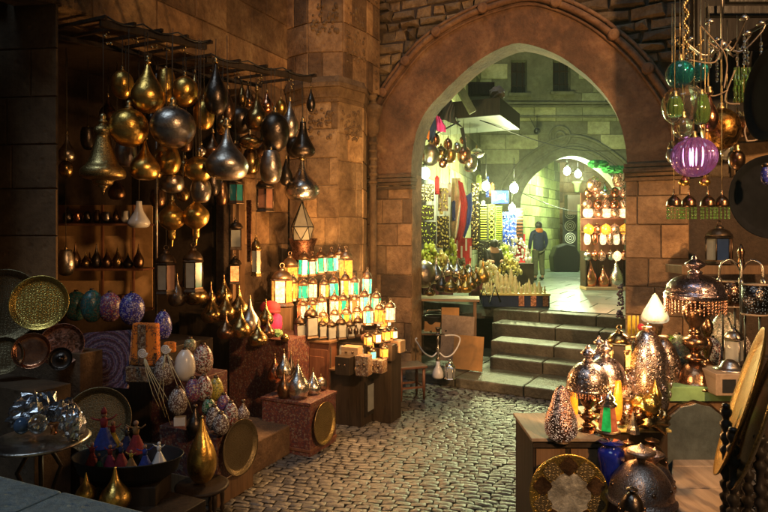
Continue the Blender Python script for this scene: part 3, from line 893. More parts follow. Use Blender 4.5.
def lantern(name, label, px, py0, py1, wpx, Y, frame, glass, rz=.4, hang_=None, group=None, sides=4, dome='M'):
    """four or six sided lantern: base, posts, panes, pierced dome, ring"""
    p = at(px, py1, Y); h = (py1-py0)*Y/F; w = wpx*Y/F
    t = thing(name, label, 'lantern', p, rz, group)
    R = w/2/math.cos(PI/sides)*.9
    def ringpts(r, z): return [Vector((r*math.cos(2*PI*(k+.5)/sides), r*math.sin(2*PI*(k+.5)/sides), z)) for k in range(sides)]
    zb, zt = h*.10, h*.60
    f = MB()
    f.lathe([(R*1.08,0),(R*1.12,h*.02),(R*1.0,h*.07),(R*1.0,zb)], seg=sides, rot=PI/sides, sm=False)
    f.lathe([(R*.98,zt),(R*1.12,zt+h*.03),(R*1.05,zt+h*.05)], seg=sides, rot=PI/sides, sm=False)
    for a, b in zip(ringpts(R*.97, zb), ringpts(R*.97, zt)): f.tube([a, b], max(.004, w*.035), 5)
    f.build('frame', frame, t)
    d = MB()
    d.lathe([(R*.95,zt+h*.05),(R*.92,zt+h*.1),(R*.7,zt+h*.19),(R*.42,zt+h*.235),(R*.3,zt+h*.25),(R*.34,zt+h*.275),(R*.16,zt+h*.31),(R*.06,zt+h*.33)], seg=16, flute=8, fa=.05)
    dm = d.build('dome', frame, t); d = MB()
    d.tube([(R*.22*math.cos(2*PI*k/12), 0, zt+h*.365+R*.22*math.sin(2*PI*k/12)) for k in range(12)], max(.003, w*.03), 4, closed=True)
    d.build('ring', frame, dm)
    lo, hi = ringpts(R*.93, zb), ringpts(R*.93, zt)
    for k in range(sides):
        g_ = glass[k % len(glass)] if isinstance(glass, list) else glass
        q = MB(); k2 = (k+1) % sides
        n_ = (lo[k]+lo[k2]); n_.z = 0; n_ = n_.normalized()*.002
        vs = [lo[k], lo[k2], hi[k2], hi[k]]
        q.add([v+n_ for v in vs]+[v-n_ for v in vs], [(0,1,2,3),(7,6,5,4),(0,4,5,1),(1,5,6,2),(2,6,7,3),(3,7,4,0)])
        q.build('glass_pane', g_, t)
    if hang_:
        d = MB(); d.tube([(0,0,h),(0,0,hang_-p.z)], .003, 5); d.build('cord', M['cord'], t)
    return t
dk = M['tin_dark']
M['pane_teal'] = m_glass('pane_teal', (.03,.22,.22), .2, .2); M['pane_pale'] = m_glass('pane_pale', (.35,.36,.34), .3, .2); M['pane_rose'] = m_glass('pane_rose', (.35,.16,.1), .3, .2); M['pane_blue'] = m_glass('pane_navy', (.03,.06,.16), .2, .2)
M['pane_orange_lit'] = m_emit('pane_orange_dim', (1,.38,.1), 1.2)
lantern('hanging_lantern','dark hanging lantern with rose and brown panes, left of the pair',166,246,294,19,6.1,dk,[M['pane_rose'],M['pane_pale']],.4,3.9,sides=6)
lantern('hanging_lantern','dark hanging lantern with a teal pane, right of the pair',193,243,292,19,6.2,dk,[M['pane_teal'],M['pane_pale']],.5,3.9,sides=6)
lantern('hanging_lantern','black hexagonal lantern with rose panes hanging on the lit stone strip',265,174,212,17,7.3,dk,M['pane_rose'],.3,ZR,sides=6)
lantern('hanging_lantern','black lantern with teal panes hanging in the shop doorway',236,172,204,15,7.2,dk,M['pane_teal'],.3,ZR,sides=6)
lantern('hanging_lantern','narrow black lantern with frosted white panes in the doorway',236,217,250,11,7.2,dk,M['pane_pale'],.2,3.9)
lantern('hanging_lantern','small black lantern glowing orange at the doorway post',235,254,284,10,7.2,dk,M['pane_orange_lit'],.2,3.9)
lantern('hanging_lantern','slim long gold lantern hanging by the carved banner post',256,234,276,10,7.1,M['gold_dk'],M['pane_pale'],.3,ZR,sides=6)

# posts, banner and frame at the shop door
q = MB(); p = lmap(1.22, 0, .04); q.box((p.x, p.y, 1.7), (.09,.12,3.4), A25); q.box((p.x-.02, p.y-.25, 1.65), (.05,.06,3.3), A25)
q.build('door_post', M['wood'], None, 'carved brown wooden post at the right end of the shop front', bevel=.008, cat='post')
q = MB(); p = at(247,231,7.0)
pts = [(0,-.36),(.055,-.36),(.06,.36),(-.01,.36)]
q.prism(pts, 0, .012, M=Matrix.Translation(p)@Matrix.Rotation(A25,4,'Z'))
q.build('hanging_banner', M['copper_dull'], None, 'narrow reddish patterned cloth strip hanging by the door post', cat='banner')
q = MB(); q.tube([zpt(156.5,6.35,1.35), zpt(156.5,6.35,3.9)], .012, 8); q.tube([zpt(156.5,6.35,1.35), zpt(170,6.4,1.28)], .012, 8)
q.build('metal_pole', M['silver'], None, 'thin upright metal pole right of the dark shelves', cat='pole')

# ------------------------------------------------------------ shelves in the shop
shf = thing('wall_shelf', 'two tier wooden shelf with brown paper backing deep in the left shop', 'shelf', (0,0,0))
YS = 7.1
bkp = MB(); a, b = at(52,205,YS+.28), at(152,310,YS+.28)
bkp.box(((a.x+b.x)/2, YS+.3, (a.z+b.z)/2), (b.x-a.x, .02, a.z-b.z)); bkp.build('back_panel', M['paper'], shf)
for py in (223.5, 268.5, 310):
    q = MB(); z = at(0, py, YS).z; q.box(((a.x+b.x)/2, YS+.12, z-.012), (b.x-a.x+.05, .34, .024)); q.build('shelf_board', M['wood_red'], shf, bevel=.003)
for px in (93, 125):
    q = MB(); x = (px-384)/F*YS; q.box((x, YS+.24, (a.z+b.z)/2), (.025,.04,a.z-b.z)); q.build('upright', M['wood_red'], shf)
kk = [('tear',10,17,'dark_metal'),('cup',8,10,'copper'),('globe',8,12,'dark_metal'),('oval',7,13,'bronze'),('cup',9,11,'silver'),('tear',8,16,'bronze'),('cup',9,12,'white'),('globe',8,12,'dark_metal')]
for i, (k, w, h, m_) in enumerate(kk):
    px = 68+i*9.6
    s = MB(); s.lathe(prof(k, w*YS/F, h*YS/F), seg=16)
    s.build('small_vase', M[m_], None, f'small dark vase on the upper shop shelf, {ORD[i]} from the left', cat='vase', group='small vases on the upper shop shelf', loc=at(px, 223, YS+.03))
for i in range(8):
    px = 65+i*10.5; hgt = (21,26,17,24,20,22,15,24)[i]
    s = MB(); s.lathe(prof('onion', 10.5*YS/F, hgt*YS/F), seg=16)
    s.build('onion_vase', M[('dark_metal','bronze','gold_dk')[i%3]], None, f'dim pointed onion vase on the lower shop shelf, {ORD[i]} from the left', cat='vase', group='onion vases on the lower shop shelf', loc=at(px, 268, YS+.03))
for i in range(4):
    s = MB(); s.lathe(prof(('cup','egg','flask','cup')[i], 13*YS/F, 15*YS/F), seg=16)
    s.build('low_vase', M[('dark_metal','bronze','dark_metal','copper_dull')[i]], None, f'dim squat vase on the bottom shop board, {ORD[i]} from the left', cat='vase', group='squat vases on the bottom shop board', loc=at(72+i*17, 309.5, YS+.03))

# ------------------------------------------------------------ boxes and plinths of the left display
def cbox(name, px, py, z1, a, b, mat, label, cat, z0=0.0, bevel=.006, Y=None):
    """box whose near right bottom corner is seen at (px, py) on height z0; a wide towards the wall, b deep"""
    if Y is None: Y = F*(H-z0)/(py-234)
    P = Vector(((px-384)/F*Y, Y, 0)); c = P-N*a/2+W*b/2
    t = thing(name, label, cat, (c.x, c.y, z0), A25)
    q = MB(); q.box((0,0,(z1-z0)/2), (a, b, z1-z0)); q.build('body', mat, t, bevel=bevel)
    return t, a, b, z1-z0
q = MB(); P = onz(255, 476, 0)
for (u0, u1, v0, v1, z) in ((-1.5,-.02,-.62,.66,.29), (-2.4,-1.5,-.62,1.6,.29)):
    q.box(P+N*(u0+u1)/2+W*(v0+v1)/2+Vector((0,0,z/2)), (u1-u0, v1-v0, z), A25)
q.build('stone_ledge', M['ashlar'], None, 'low brown stone ledge along the foot of the left shop', bevel=.012, cat='ledge')
# chest B with round tray (near), chest A (further)
ch1, a, b, h = cbox('inlaid_chest', 217, 508, .58, .62, .453, M['inlay'], 'near red inlaid chest with round dark tray, under the mosaic eggs', 'chest')
q = MB(); q.box((.004,0,.10), (a+.012, b+.012, .20)); q.build('plinth', M['wood'], ch1, bevel=.006)
ch2, a, b, h = cbox('inlaid_chest', 310, 458, .53, .577, .515, M['inlay'], 'red inlaid chest in the middle with a brass tray on its side', 'chest')
q = MB(); q.box((.0,0,.522), (a+.02, b+.02, .03)); q.build('rim', M['inlay'], ch2, bevel=.004)
q = MB(); q.box((0,0,.06), (a+.016,b+.016,.03)); q.build('lower_rim', M['wood_red'], ch2, bevel=.004)
def rtray(name, px, py, Y, r, mat, label, nrm, tilt=0.0, lean=None, cat='tray', rim=True, boss=False, ex=1.0):
    """round tray: disc facing direction nrm (unit xy vector), tilted back"""
    p = at(px, py, Y)
    q = MB()
    pr = [(.0001,.004),(r*.55,.004),(r*.78,.002),(r*.84,.006),(r*.86,.014),(r*.97,.020),(r,.026),(r*1.0,.020),(r*.97,.010),(r*.85,-.004),(r*.4,-.006),(.0001,-.006)]
    if boss: pr = [(.0001,.035),(r*.2,.03),(r*.26,.012),(r*.3,.006)]+pr[1:]
    q.lathe(pr, seg=48)
    o = q.build(name, mat, None, label, cat=cat)
    z = Vector((nrm[0], nrm[1], math.sin(tilt))).normalized()
    o.rotation_mode = 'QUATERNION'; o.rotation_quaternion = z.to_track_quat('Z', 'Y')
    o.location = p
    return o
rtray('round_tray', 239, 447, 4.97, .225, M['tray_dark'], 'dark patinated round tray on the right side of the near chest', N, .06)
rtray('round_tray', 323.5, 423, 6.06, .21, M['gold_eng'], 'round engraved brass tray on the right side of the middle chest', N, .05)
FR = (.25,-.97)
rtray('brass_tray', 40, 303, 5.1, .232, M['tray_gold'], 'bright gold round tray leaning at far left, rim in relief', FR, .25)
rtray('brass_tray', 3, 306, 5.35, .33, M['tray_dark'], 'large dull brass tray behind the bright gold one, cut by the frame', FR, .25)
rtray('copper_plate', 32, 351, 4.75, .14, M['copper'], 'shiny copper plate leaning below the bright gold tray', FR, .3)
rtray('copper_plate', 62, 345, 4.95, .175, M['copper_dull'], 'dull reddish copper plate right of the shiny copper one', FR, .3)
rtray('metal_bowl', 61, 359, 4.7, .088, M['dark_metal'], 'small dark bowl with thick rim before the dull copper plate', FR, .3, boss=True, cat='bowl')
rtray('copper_plate', 4, 356, 4.7, .145, M['tray_dark'], 'brownish metal plate at the left frame edge below the trays', FR, .3)
rtray('brass_tray', 98, 420, 4.6, .245, M['tray_dark'], 'big brown brass tray leaning behind the tub of dolls', FR, .3)
# brown plinths beneath trays
cbox('stone_step', 80, 384, 1.22, 1.4, .22, M['ashlar'], 'brown stone block under the leaning trays at far left', 'block', Y=4.9)
cbox('stone_step', 34, 394, 1.05, 1.4, .3, M['dark_ashlar'], 'lower dark stone block in front of the trays at far left', 'block', Y=4.35)
cbox('display_block', 205, 470, .95, 1.2, .3, M['inlay'], 'dark cloth covered display block under the white mosaic eggs', 'display stand', Y=5.25)
cbox('display_block', 150, 470, 1.12, .95, .85, M['wood_dark'], 'dark display block carrying the suzani cloth and blue globes', 'display stand', Y=5.5)

# mosaic globes and eggs
def egg(px, py, w, h, Y, mat, label, kind='egg', cat='lamp', name='mosaic_globe', tilt=0, group='mosaic globes on the left display'):
    q = MB(); H_ = h*Y/F; q.lathe(prof(kind, w*Y/F, H_), (0,0,-H_/2), seg=28)
    t = thing(name, label, cat, at(px, py+h/2, Y), random.uniform(0,3), group)
    o = q.build('shell', mat, t); o.location = (0,0,H_/2); o.rotation_euler = (tilt, 0, 0)
    q = MB(); q.lathe([(.018,-.012),(.022,0),(.018,.012)], (0,0,H_), seg=12); q.build('collar', M['tin_dark'], t)
    return t
egg(76,306,23,30,5.9,M['mos_teal'],'teal zigzag mosaic globe, leftmost in the row behind the suzani','globe')
egg(92,306,21,33,5.75,M['mos_teal'],'dark teal mosaic globe with a blue gleam, second in its row','globe')
egg(110,307,22,30,5.8,M['mos_violet'],'wine and violet mosaic globe, third in its row','globe')
egg(132,309,24,33,5.6,M['mos_blue'],'bright blue beaded mosaic globe above the suzani cloth','globe')
egg(163,325,17,29,5.6,M['mos_blue'],'small blue violet mosaic egg right of the orange bag')
egg(165,370,21,31,5.0,M['mos_bw'],'black and white mosaic egg left of the plain white one')
egg(185,365,21,32,5.05,M['white'],'plain white egg lamp with small dark dots, top of the egg pile')
egg(203,359,20,30,5.2,M['mos_bw2'],'red and white mosaic egg right of the plain white one')
egg(178,401,19,27,4.85,M['mos_bw'],'black and white mosaic egg below, near the gold drop')
egg(193,390,16,24,5.0,M['mos_violet'],'dim violet mosaic egg half hidden in the middle of the pile')
egg(204,388,17,26,5.05,M['mos_bw2'],'speckled mosaic egg left of the yellow one')
egg(216,389,15,24,5.15,M['mos_yellow'],'yellow mosaic egg at the right side of the pile')
egg(209,407,14,18,4.98,M['mos_green'],'small green mosaic egg below the yellow one')
egg(224,404,14,20,5.1,M['mos_violet'],'small red mosaic egg below the yellow one on the right')
egg(195,421,17,30,4.86,M['dark_metal'],'black and white striped egg standing behind the gold drop','tear')
egg(214,418,16,24,4.85,M['mos_bw'],'white mosaic egg on the near chest, left of three')
egg(221,424,16,22,4.8,M['mos_bw'],'white mosaic egg on the near chest, front of three')
egg(231,414,14,24,5.0,M['mos_bw2'],'white and brown mosaic egg on the near chest, behind of three')
egg(243,411,13,20,5.15,M['mos_bw'],'white mosaic egg standing alone at the far corner of near chest','tear')
egg(190,345,12,14,5.5,M['mos_greenish'],'small grey green mosaic ball peeping above the plain white egg','globe')
for px,py in ((143,352),(165,348)):
    pass
# suzani cloth on its panel, orange bag
ms, bs_ = m_rings('suzani_cloth', [(.07,.02,.03),(.16,.09,.14),(.05,.035,.09),(.20,.15,.17),(.10,.05,.11),(.04,.02,.03)], 17, .9, .85)
p = at(103,364,5.2)
q = MB(); q.prism([(-.22,-.18),(.24,-.2),(.24,.30),(-.22,.26)], 0, .03, M=None)
o = q.build('round_motif_cloth', ms, None, 'dark violet cloth with a big round medallion hung on a board', cat='cloth'); o.location = p; o.rotation_euler = (-.15,0,math.radians(-8))
mo_, bo = m_rings('orange_suzani', [(.65,.18,.015),(.06,.03,.02),(.6,.16,.02),(.65,.2,.02),(.65,.2,.02)], 7, 2.4, .85)
p = at(146,344,5.15)
bg = thing('orange_bag', 'orange patterned cloth bag with dark stripe beside the medallion cloth', 'bag', p, math.radians(-8))
q = MB(); q.box((0,0,0),(.24,.08,.36), taper=.92); q.build('body', mo_, bg, bevel=.015)
q = MB(); q.box((-.01,-.047,0),(.07,.01,.345)); q.build('stripe', M['inlay2'], bg)
q = MB(); q.box((0,0,-.25),(.3,.14,.13)); q.build('base_panel', M['inlay2'], bg, bevel=.01)
p = at(170,347,5.1)
q = MB(); q.box(p,(.10,.05,.09),-.1); q.build('cloth_pouch', mo_, None, 'tiny orange patterned pouch above the mosaic eggs', cat='pouch', bevel=.015)
# shell necklaces: hanging strands
for i,(px,py) in enumerate(((143,353),(166,349))):
    t = thing('shell_rosette', f'white spiral shell rosette with hanging cords, {("left","right")[i]} of two above the eggs','ornament',at(px,py,4.95),0,'shell rosettes with cords')
    q = MB(); pts = [(.006*k/4*math.cos(k*.7), -.01, .006*k/4*math.sin(k*.7)) for k in range(28)]; q.tube(pts,.008,6); q.build('shell',M['white'],t)
    for k in range(4):
        q = MB(); x = random.uniform(-.25,.28); q.tube([(0,0,0),(x*.3,-.03,-.15),(x*.7,-.03,-.33),(x,0,-random.uniform(.4,.6))],.003,5); q.build('strand',M['cream'],t)

# the gold drop on its small stand
gd = thing('gold_vase','tall shiny gold teardrop vase on a small dark table in front','vase',at(202,483,4.55),.3)
q = MB(); q.lathe(prof('tear',29*4.55/F,66*4.55/F),seg=40); q.build('body',M['gold'],gd)
q = MB(); q.ball((0,0,66*4.55/F),.012,10); q.build('tip',M['chain'],gd)
st = thing('side_table','small dark round table with turned legs under the gold teardrop','table',(at(202,484,4.55).x,4.55,0),.4)
zt = at(0,484,4.55).z
q = MB(); q.lathe([(.0001,zt-.03),(.19,zt-.03),(.2,zt-.02),(.2,zt-.005),(.18,zt-.002),(.0001,zt-.002)],seg=32); q.build('top',M['wood_dark'],st)
for k in range(6):
    q = MB(); a_ = k*PI/3; x,y_ = .15*math.cos(a_),.15*math.sin(a_); q.lathe([(.014,0),(.012,.08),(.02,.1),(.012,.13),(.018,.2),(.013,zt-.03)],(x,y_,0),8); q.build('leg',M['wood_dark'],st)

# silver table far left
s1 = thing('round_table','round grey table with curved legs at the lower left, holding silverware','table',(onz(40,440,0).x*0+at(40,437,3.75).x,3.75,0),0)
zt = at(0,438,3.75).z
q = MB(); q.lathe([(.0001,zt-.025),(.27,zt-.025),(.29,zt-.012),(.27,zt),(.0001,zt)],seg=40); q.build('top',M['silver'],s1)
for k in range(3):
    q = MB(); a_ = k*2*PI/3-1.0; q.tube([(.03*math.cos(a_),.03*math.sin(a_),zt-.02),(.14*math.cos(a_),.14*math.sin(a_),zt-.22),(.05*math.cos(a_),.05*math.sin(a_),zt-.42),(.22*math.cos(a_),.22*math.sin(a_),0)],.014,8); q.build('leg',M['wood_dark'],s1)
def crumple(mb, c, r, seed, sz=1.0, amp=.3):
    rnd = random.Random(seed); n, m_ = 20, 12
    vs=[]; fs=[]
    ph=[(rnd.uniform(0,6),rnd.uniform(0,6),rnd.randint(2,6),rnd.randint(2,6)) for _ in range(6)]
    for j in range(m_+1):
        th=PI*j/m_
        for i in range(n):
            a_=2*PI*i/n
            rr=r*(1+amp*.35*sum(math.sin(p[2]*a_*1+p[0]+3*math.sin(th*2+p[1]))*math.sin(p[3]*th) for p in ph)/2+rnd.uniform(-.06,.06))
            vs.append(Vector(c)+Vector((rr*math.sin(th)*math.cos(a_),rr*math.sin(th)*math.sin(a_),-rr*math.cos(th)*sz)))
    for j in range(m_):
        for i in range(n): fs.append((j*n+i,j*n+(i+1)%n,(j+1)*n+(i+1)%n,(j+1)*n+i))
    mb.add(vs,fs,0,False)
q=MB(); crumple(q,at(35,411,3.85),.14,3,.75,.5); crumple(q,at(24,415,3.8),.09,4,.8,.5); q.build('foil_bag',M['foil'],None,'crinkled silver foil bag lying on the grey round table',cat='bag')
q=MB(); crumple(q,at(64,414,3.85),.085,8,1.0,.6); crumple(q,at(74,424,3.7),.06,9,1.6,.5); q.build('silver_wrap',M['foil'],None,'twisted silver wrapping hanging over the right table edge',cat='wrapping')
M['bluish']=m_glass('bluish_glass',(.12,.2,.34),.08,.3)
for px,py,w,h,mat,lab in ((22,425,15,17,'bluish','blue glass ball, left of two on the silverware table'),(38,425,18,20,'clear_glass','clear bluish glass ball, larger, beside the copper cup')):
    q=MB(); Y=3.62; q.lathe(prof('globe',w*Y/F,h*Y/F),seg=28); q.build('glass_ball',M[mat],None,lab,cat='glass ball',loc=at(px,py+9,Y))
q=MB(); Y=3.6; q.lathe([(.001,0),(.022,0),(.02,.01),(.016,.02),(.028,.06),(.033,.065),(.028,.063)],seg=20); q.build('copper_cup',M['copper'],None,'small copper cup standing at the front of the silverware table',cat='cup',loc=at(54,434,Y))

# tub with dolls
Y=4.2; tb=thing('black_tub','wide black oval tub full of cloth dolls, lower left','tub',at(128,478,Y),0)
q=MB(); q.lathe([(.001,0),(.26,0),(.34,.06),(.375,.16),(.385,.165),(.37,.15),(.33,.05),(.25,.015),(.001,.015)],seg=44,sy=.6); q.build('body',M['black'],tb)
q=MB(); q.box((0,0,-.13),(.5,.3,.25)); q.build('base_box',M['wood_dark'],tb,bevel=.005)
def doll(px,py,h,Y,mskirt,mtop,label,arms=True,mhead='doll_skin',group='cloth dolls in the black tub',hat=None,cat='doll'):
    t=thing('cloth_doll',label,cat,at(px,py,Y),random.uniform(-.5,.5),group)
    q=MB(); q.lathe([(.30*h,0),(.29*h,.03*h),(.20*h,.22*h),(.09*h,.48*h),(.075*h,.52*h)],seg=20,flute=7,fa=.08); q.build('skirt',mskirt,t)
    q=MB(); q.lathe([(.07*h,.5*h),(.09*h,.6*h),(.10*h,.72*h),(.05*h,.77*h),(.035*h,.8*h)],seg=14)
    if arms:
        for s_ in(-1,1): q.tube([(s_*.08*h,0,.71*h),(s_*.2*h,-.03*h,.74*h),(s_*.32*h,-.02*h,(.84 if s_>0 else .8)*h)],.028*h,6,r2=.018*h)
    q.build('torso',mtop,t)
    q=MB(); q.ball((0,0,.86*h),.075*h,12,sz=1.15); q.build('head',M[mhead],t)
    if hat: q=MB(); q.lathe([(.078*h,.88*h),(.07*h,.95*h),(.03*h,1.03*h),(.001,1.06*h)],seg=12); q.build('hat',hat,t)
    return t
doll(104,447,.27,4.25,M['doll_blue'],M['doll_red'],'tallest red topped doll with blue skirt in front of the brown tray',hat=M['doll_red'])
doll(113,446,.19,4.32,M['doll_yellow'],M['doll_red'],'yellow skirted doll just right of the tallest doll')
doll(92,466,.17,4.1,M['doll_red'],M['doll_red'],'red doll at the left rim of the tub')
doll(99,470,.12,4.05,M['doll_green'],M['navy'],'green skirted doll at the front left of the tub')
doll(110,467,.16,4.1,M['doll_pink'],M['doll_red'],'dark pink doll in the front middle of the tub')
doll(121,466,.17,4.12,M['doll_red'],M['navy'],'dark red doll right of the pink one')
doll(131,468,.13,4.07,M['doll_ochre'],M['doll_yellow'],'ochre doll low at the front of the tub')
doll(136,452,.24,4.3,M['doll_red'],M['doll_ochre'],'tall red doll with raised hand at the right of the tub')
doll(145,468,.17,4.1,M['doll_blue'],M['doll_blue'],'deep blue doll beside the white dancer')
doll(127,448,.17,4.35,M['navy'],M['black'],'black dressed doll at the back of the tub')
doll(159,463,.155,4.12,M['white'],M['white'],'all white dancing figurine with raised arms at the right rim',mhead='white')
for i,(px,py,h,lab) in enumerate(((115,506,.26,'gold pointed onion lid standing behind the stone parapet, right'),(86,498,.17,'small gold pointed onion half hidden behind the parapet, left'))):
    q=MB(); q.lathe(prof('onion',30*3.9/F if i==0 else .13,h+.02),seg=32); q.build('gold_onion',M['gold'],None,lab,cat='vase',loc=at(px,py+4,3.9))
cbox('low_stand',150,600,.36,.9,.5,M['wood_dark'],'low dark stand under the gold pointed onions','stand',Y=3.7)
# small white box and dark strap things on near chest
q=MB(); q.box((0,0,0),(.09,.06,.07),.2); q.build('small_box',M['white'],None,'small pale box beside the mosaic eggs behind the gold drop',cat='box',bevel=.004,loc=at(180,421,4.85))

# upper brass onion group on the back chest
cb2,a,b,h=cbox('inlaid_chest',288,395,1.02,.82,.6,M['inlay'],'red carpet patterned chest at the back carrying brass onion domes','chest',z0=0,Y=6.65)
cbox('display_block',262,395,1.2,1.3,.55,M['wood_dark'],'dark display block behind the brass onion domes at the doorway','display stand',Y=7.15)
def vase(px,pyb,w,h,Y,mat,kind,label,group,name='onion_dome'):
    t=thing(name,label,'ornament',at(px,pyb,Y),random.uniform(0,3),group)
    q=MB(); q.lathe(prof(kind,w*Y/F,h*Y/F),seg=28); q.build('body',mat,t)
    q=MB(); hh=h*Y/F; q.lathe([(.008,hh-.01),(.012,hh),(.005,hh+.012),(.008,hh+.02),(.001,hh+.035)],seg=8); q.build('finial',M['chain'],t)
    return t
G1='brass onion domes on the carpet patterned chest'
for px,pyb,w,h,Y,m_,lab in (
 (196,305,23,32,6.8,'gold_dk','brass onion dome at the left back below the dark lanterns'),
 (177,306,18,30,6.75,'silver','grey onion dome leftmost of the back row'),
 (224,303,17,26,7.0,'gold_dk','brass onion dome back row, below the orange lantern'),
 (211,304,11,20,6.9,'bronze','small dim onion dome in the middle of the back row'),
 (212,323,21,30,6.45,'gold_dk','brass onion dome, left of the middle row'),
 (226,321,19,30,6.5,'gold_dk','brass onion dome, second of the middle row'),
 (239,318,20,30,6.6,'gold_dk','brass onion dome, third of the middle row'),
 (250,334,21,36,6.4,'silver','silver brass onion dome with the tallest tip, front row'),
 (241,338,20,30,6.3,'gold_dk','brass onion dome, front row left of the tallest'),
 (258,346,20,24,6.2,'gold_dk','squat brass onion dome at the front right edge'),
 (268,338,14,20,6.5,'bronze','small bronze onion dome beside the red cap, right'),
 (266,326,15,24,6.6,'gold_dk','small brass onion dome behind, touching the magenta cloth'),
 (226,339,18,24,6.25,'bronze','dim onion dome low at the left front'),
 (186,296,16,26,7.0,'bronze','dim bronze onion dome far back between lanterns')):
    vase(px,pyb,w,h,Y,M[m_],'onion',lab,G1)
q=MB(); q.lathe(prof('globe',.1,.09),seg=20); q.build('brass_ball',M['gold_dk'],None,'small brass ball at the right front corner of the back chest',cat='ornament',loc=at(285,342,6.6))
q=MB(); crumple(q,(0,0,0),.06,5,.7,.4); q.build('green_cloth',M['green_cloth'],None,'small crumpled green cloth beside the brass ball',cat='cloth',loc=at(277,333,6.65))
# cap over magenta sack
cz=thing('magenta_sack','rounded magenta cloth sack standing under the red cap','sack',at(271,330,6.9),0)
q=MB(); q.lathe([(.001,0),(.12,0),(.13,.05),(.125,.15),(.10,.18),(.001,.19)],seg=20); q.build('body',M['magenta'],cz)
cz=thing('baseball_cap','bright red cap with an orange lit brim on the magenta sack','cap',at(270,311,6.9),-.9)
q=MB(); q.lathe([(.112,0),(.118,.03),(.11,.07),(.075,.105),(.001,.12)],seg=24); q.build('crown',M['red'],cz)
q=MB(); q.lathe([(.001,.0),(.105,-.004),(.11,.004),(.09,.014),(.001,.03)],(.09,-.03,.004),seg=24,sx=1.0,sy=.9); q.build('brim',M['red'],cz)

# silver drops on the middle chest
G2='metal drops on the middle inlaid chest'
for px,pyb,w,h,Y,m_,lab in (
 (275,383,15,26,6.35,'copper','orange copper drop, leftmost on the middle chest'),
 (284,380,16,28,6.3,'silver_br','silver drop with a gold gleam behind the large one'),
 (298,400,23,37,6.1,'silver_br','largest silver drop at the front of the middle chest'),
 (284,399,14,26,6.08,'bronze','dark bronze drop left of the largest silver one'),
 (313,397,16,26,6.25,'silver_br','slim tipped silver drop right of the largest'),
 (321,391,12,14,6.4,'silver','small round silver drop at the right edge of the chest'),
 (291,376,9,22,6.5,'dark_metal','thin dark drop standing at the back of the middle chest')):
    vase(px,pyb,w,h,Y,M[m_],'tear' if h>15 else 'globe',lab,G2,'metal_drop')

# ------------------------------------------------------------ lantern stall against the buttress
cc,a,b,h=cbox('low_cabinet',361,428,.62,.42,.58,M['wood_dark'],'low dark cabinet with a framed picture on its side','cabinet')
q=MB(); q.box((a/2+.012,.0,.30),(.02,.42,.40)); q.build('picture_frame',M['wood_black'],cc,bevel=.004)
q=MB(); q.box((a/2+.024,.0,.30),(.006,.32,.30)); q.build('picture',M['pane_pale'],cc)
q=MB(); q.box((0,0,h+.012),(a+.04,b+.05,.024)); q.build('top_board',M['wood'],cc,bevel=.004)
cd,a,b,h=cbox('counter_cabinet',329,420,.93,.62,1.0,M['wood_red'],'brown counter cabinet with panelled doors below the lit lanterns','cabinet',Y=6.95)
q=MB(); q.box((0,0,h+.012),(a+.05,b+.05,.025)); q.build('top_board',M['wood'],cd,bevel=.004)
for k in(-1,1):
    q=MB(); q.box((k*a/4,-b/2-.008,h*.52),(a/2-.03,.014,h*.8)); q.box((k*a/4,-b/2-.016,h*.52),(a/2-.11,.01,h*.62)); q.build('door_panel',M['wood_red'],cd,bevel=.004)
q=MB(); q.box((a/2+.008,-b/2+.02,h*.5),(.012,.02,h*.9)); q.build('edge_strip',M['silver'],cd)
# open compartment unit with arched fronts
ce,a,b,h=cbox('arched_rack',366,428,.92,.50,.30,M['wood_dark'],'small dark rack with arched openings above the low cabinet','rack',z0=.66,Y=6.95)
for k in range(4):
    q=MB(); x=-a/2+a*(k+.5)/4; q.box((x,-b/2-.004,h*.4),(.07,.012,h*.7)); 
    q.lathe([(.001,0),(.035,0),(.035,.012),(.001,.012)],(0,0,0),20,M=Matrix.Translation((x,-b/2+.002,h*.75))@Matrix.Rotation(PI/2,4,'X')); q.build('arched_front',M['pane_pale'] if k%2 else M['wood_black'],ce)
# stepped stand behind the tiers
P0=at(331,345,7.0); 
tiers=[(7.05,1.00),(7.32,1.03),(7.5,1.15),(7.7,1.38),(7.95,1.70)]
ls=thing('stepped_stand','dark stepped stand carrying the rows of glowing lanterns','stand',(0,0,0))
for i,(Y,z) in enumerate(tiers[1:]):
    x0,x1=(296-384)/F*Y,((392,382,366,356)[i]-384)/F*Y
    q=MB(); q.box(((x0+x1)/2,Y+.1,(z+.93)/2-.003),(x1-x0,.22 if i<3 else .3,max(.04,z-.93))); q.build('step',M['wood_dark'],ls,bevel=.004)
q=MB(); x1=(394-384)/F*7.3; x0=(366-384)/F*7.3; q.box(((x0+x1)/2,7.35,.49),(x1-x0,.35,.98)); q.build('side_support',M['wood_dark'],ls,bevel=.004)
PE=dict(green=(m_emit('pane_lit_green',(.02,.6,.33),1.0),'green'),amber=(m_emit('pane_lit_amber',(1,.38,.05),1.4),'amber'),white=(m_emit('pane_lit_white',(1,.66,.32),2.2),'white'),aqua=(m_emit('pane_lit_aqua',(.15,.85,.65),1.1),'aqua'),red=(m_emit('pane_lit_red',(1,.20,.05),1.4),'red'))
tn=M['tin']; rnd=random.Random(5)
rows=[ # name, Y, y bottom left, y bottom right, x0, x1, n, colors, height px, width px
 ('top row',7.9,277,272,303,341,5,['green','green','white','aqua','white'],28,9.6),
 ('second row',7.66,301,296,292,366,8,['amber','green','white','amber','green','white','white','aqua'],27,9),
 ('third row',7.46,320,312,302,375,8,['red','aqua','white','white','amber','white','white','green'],26,9),
 ('bottom row',7.28,333,322,312,390,8,['aqua','amber','white','green','amber','white','amber','white'],25,9)]
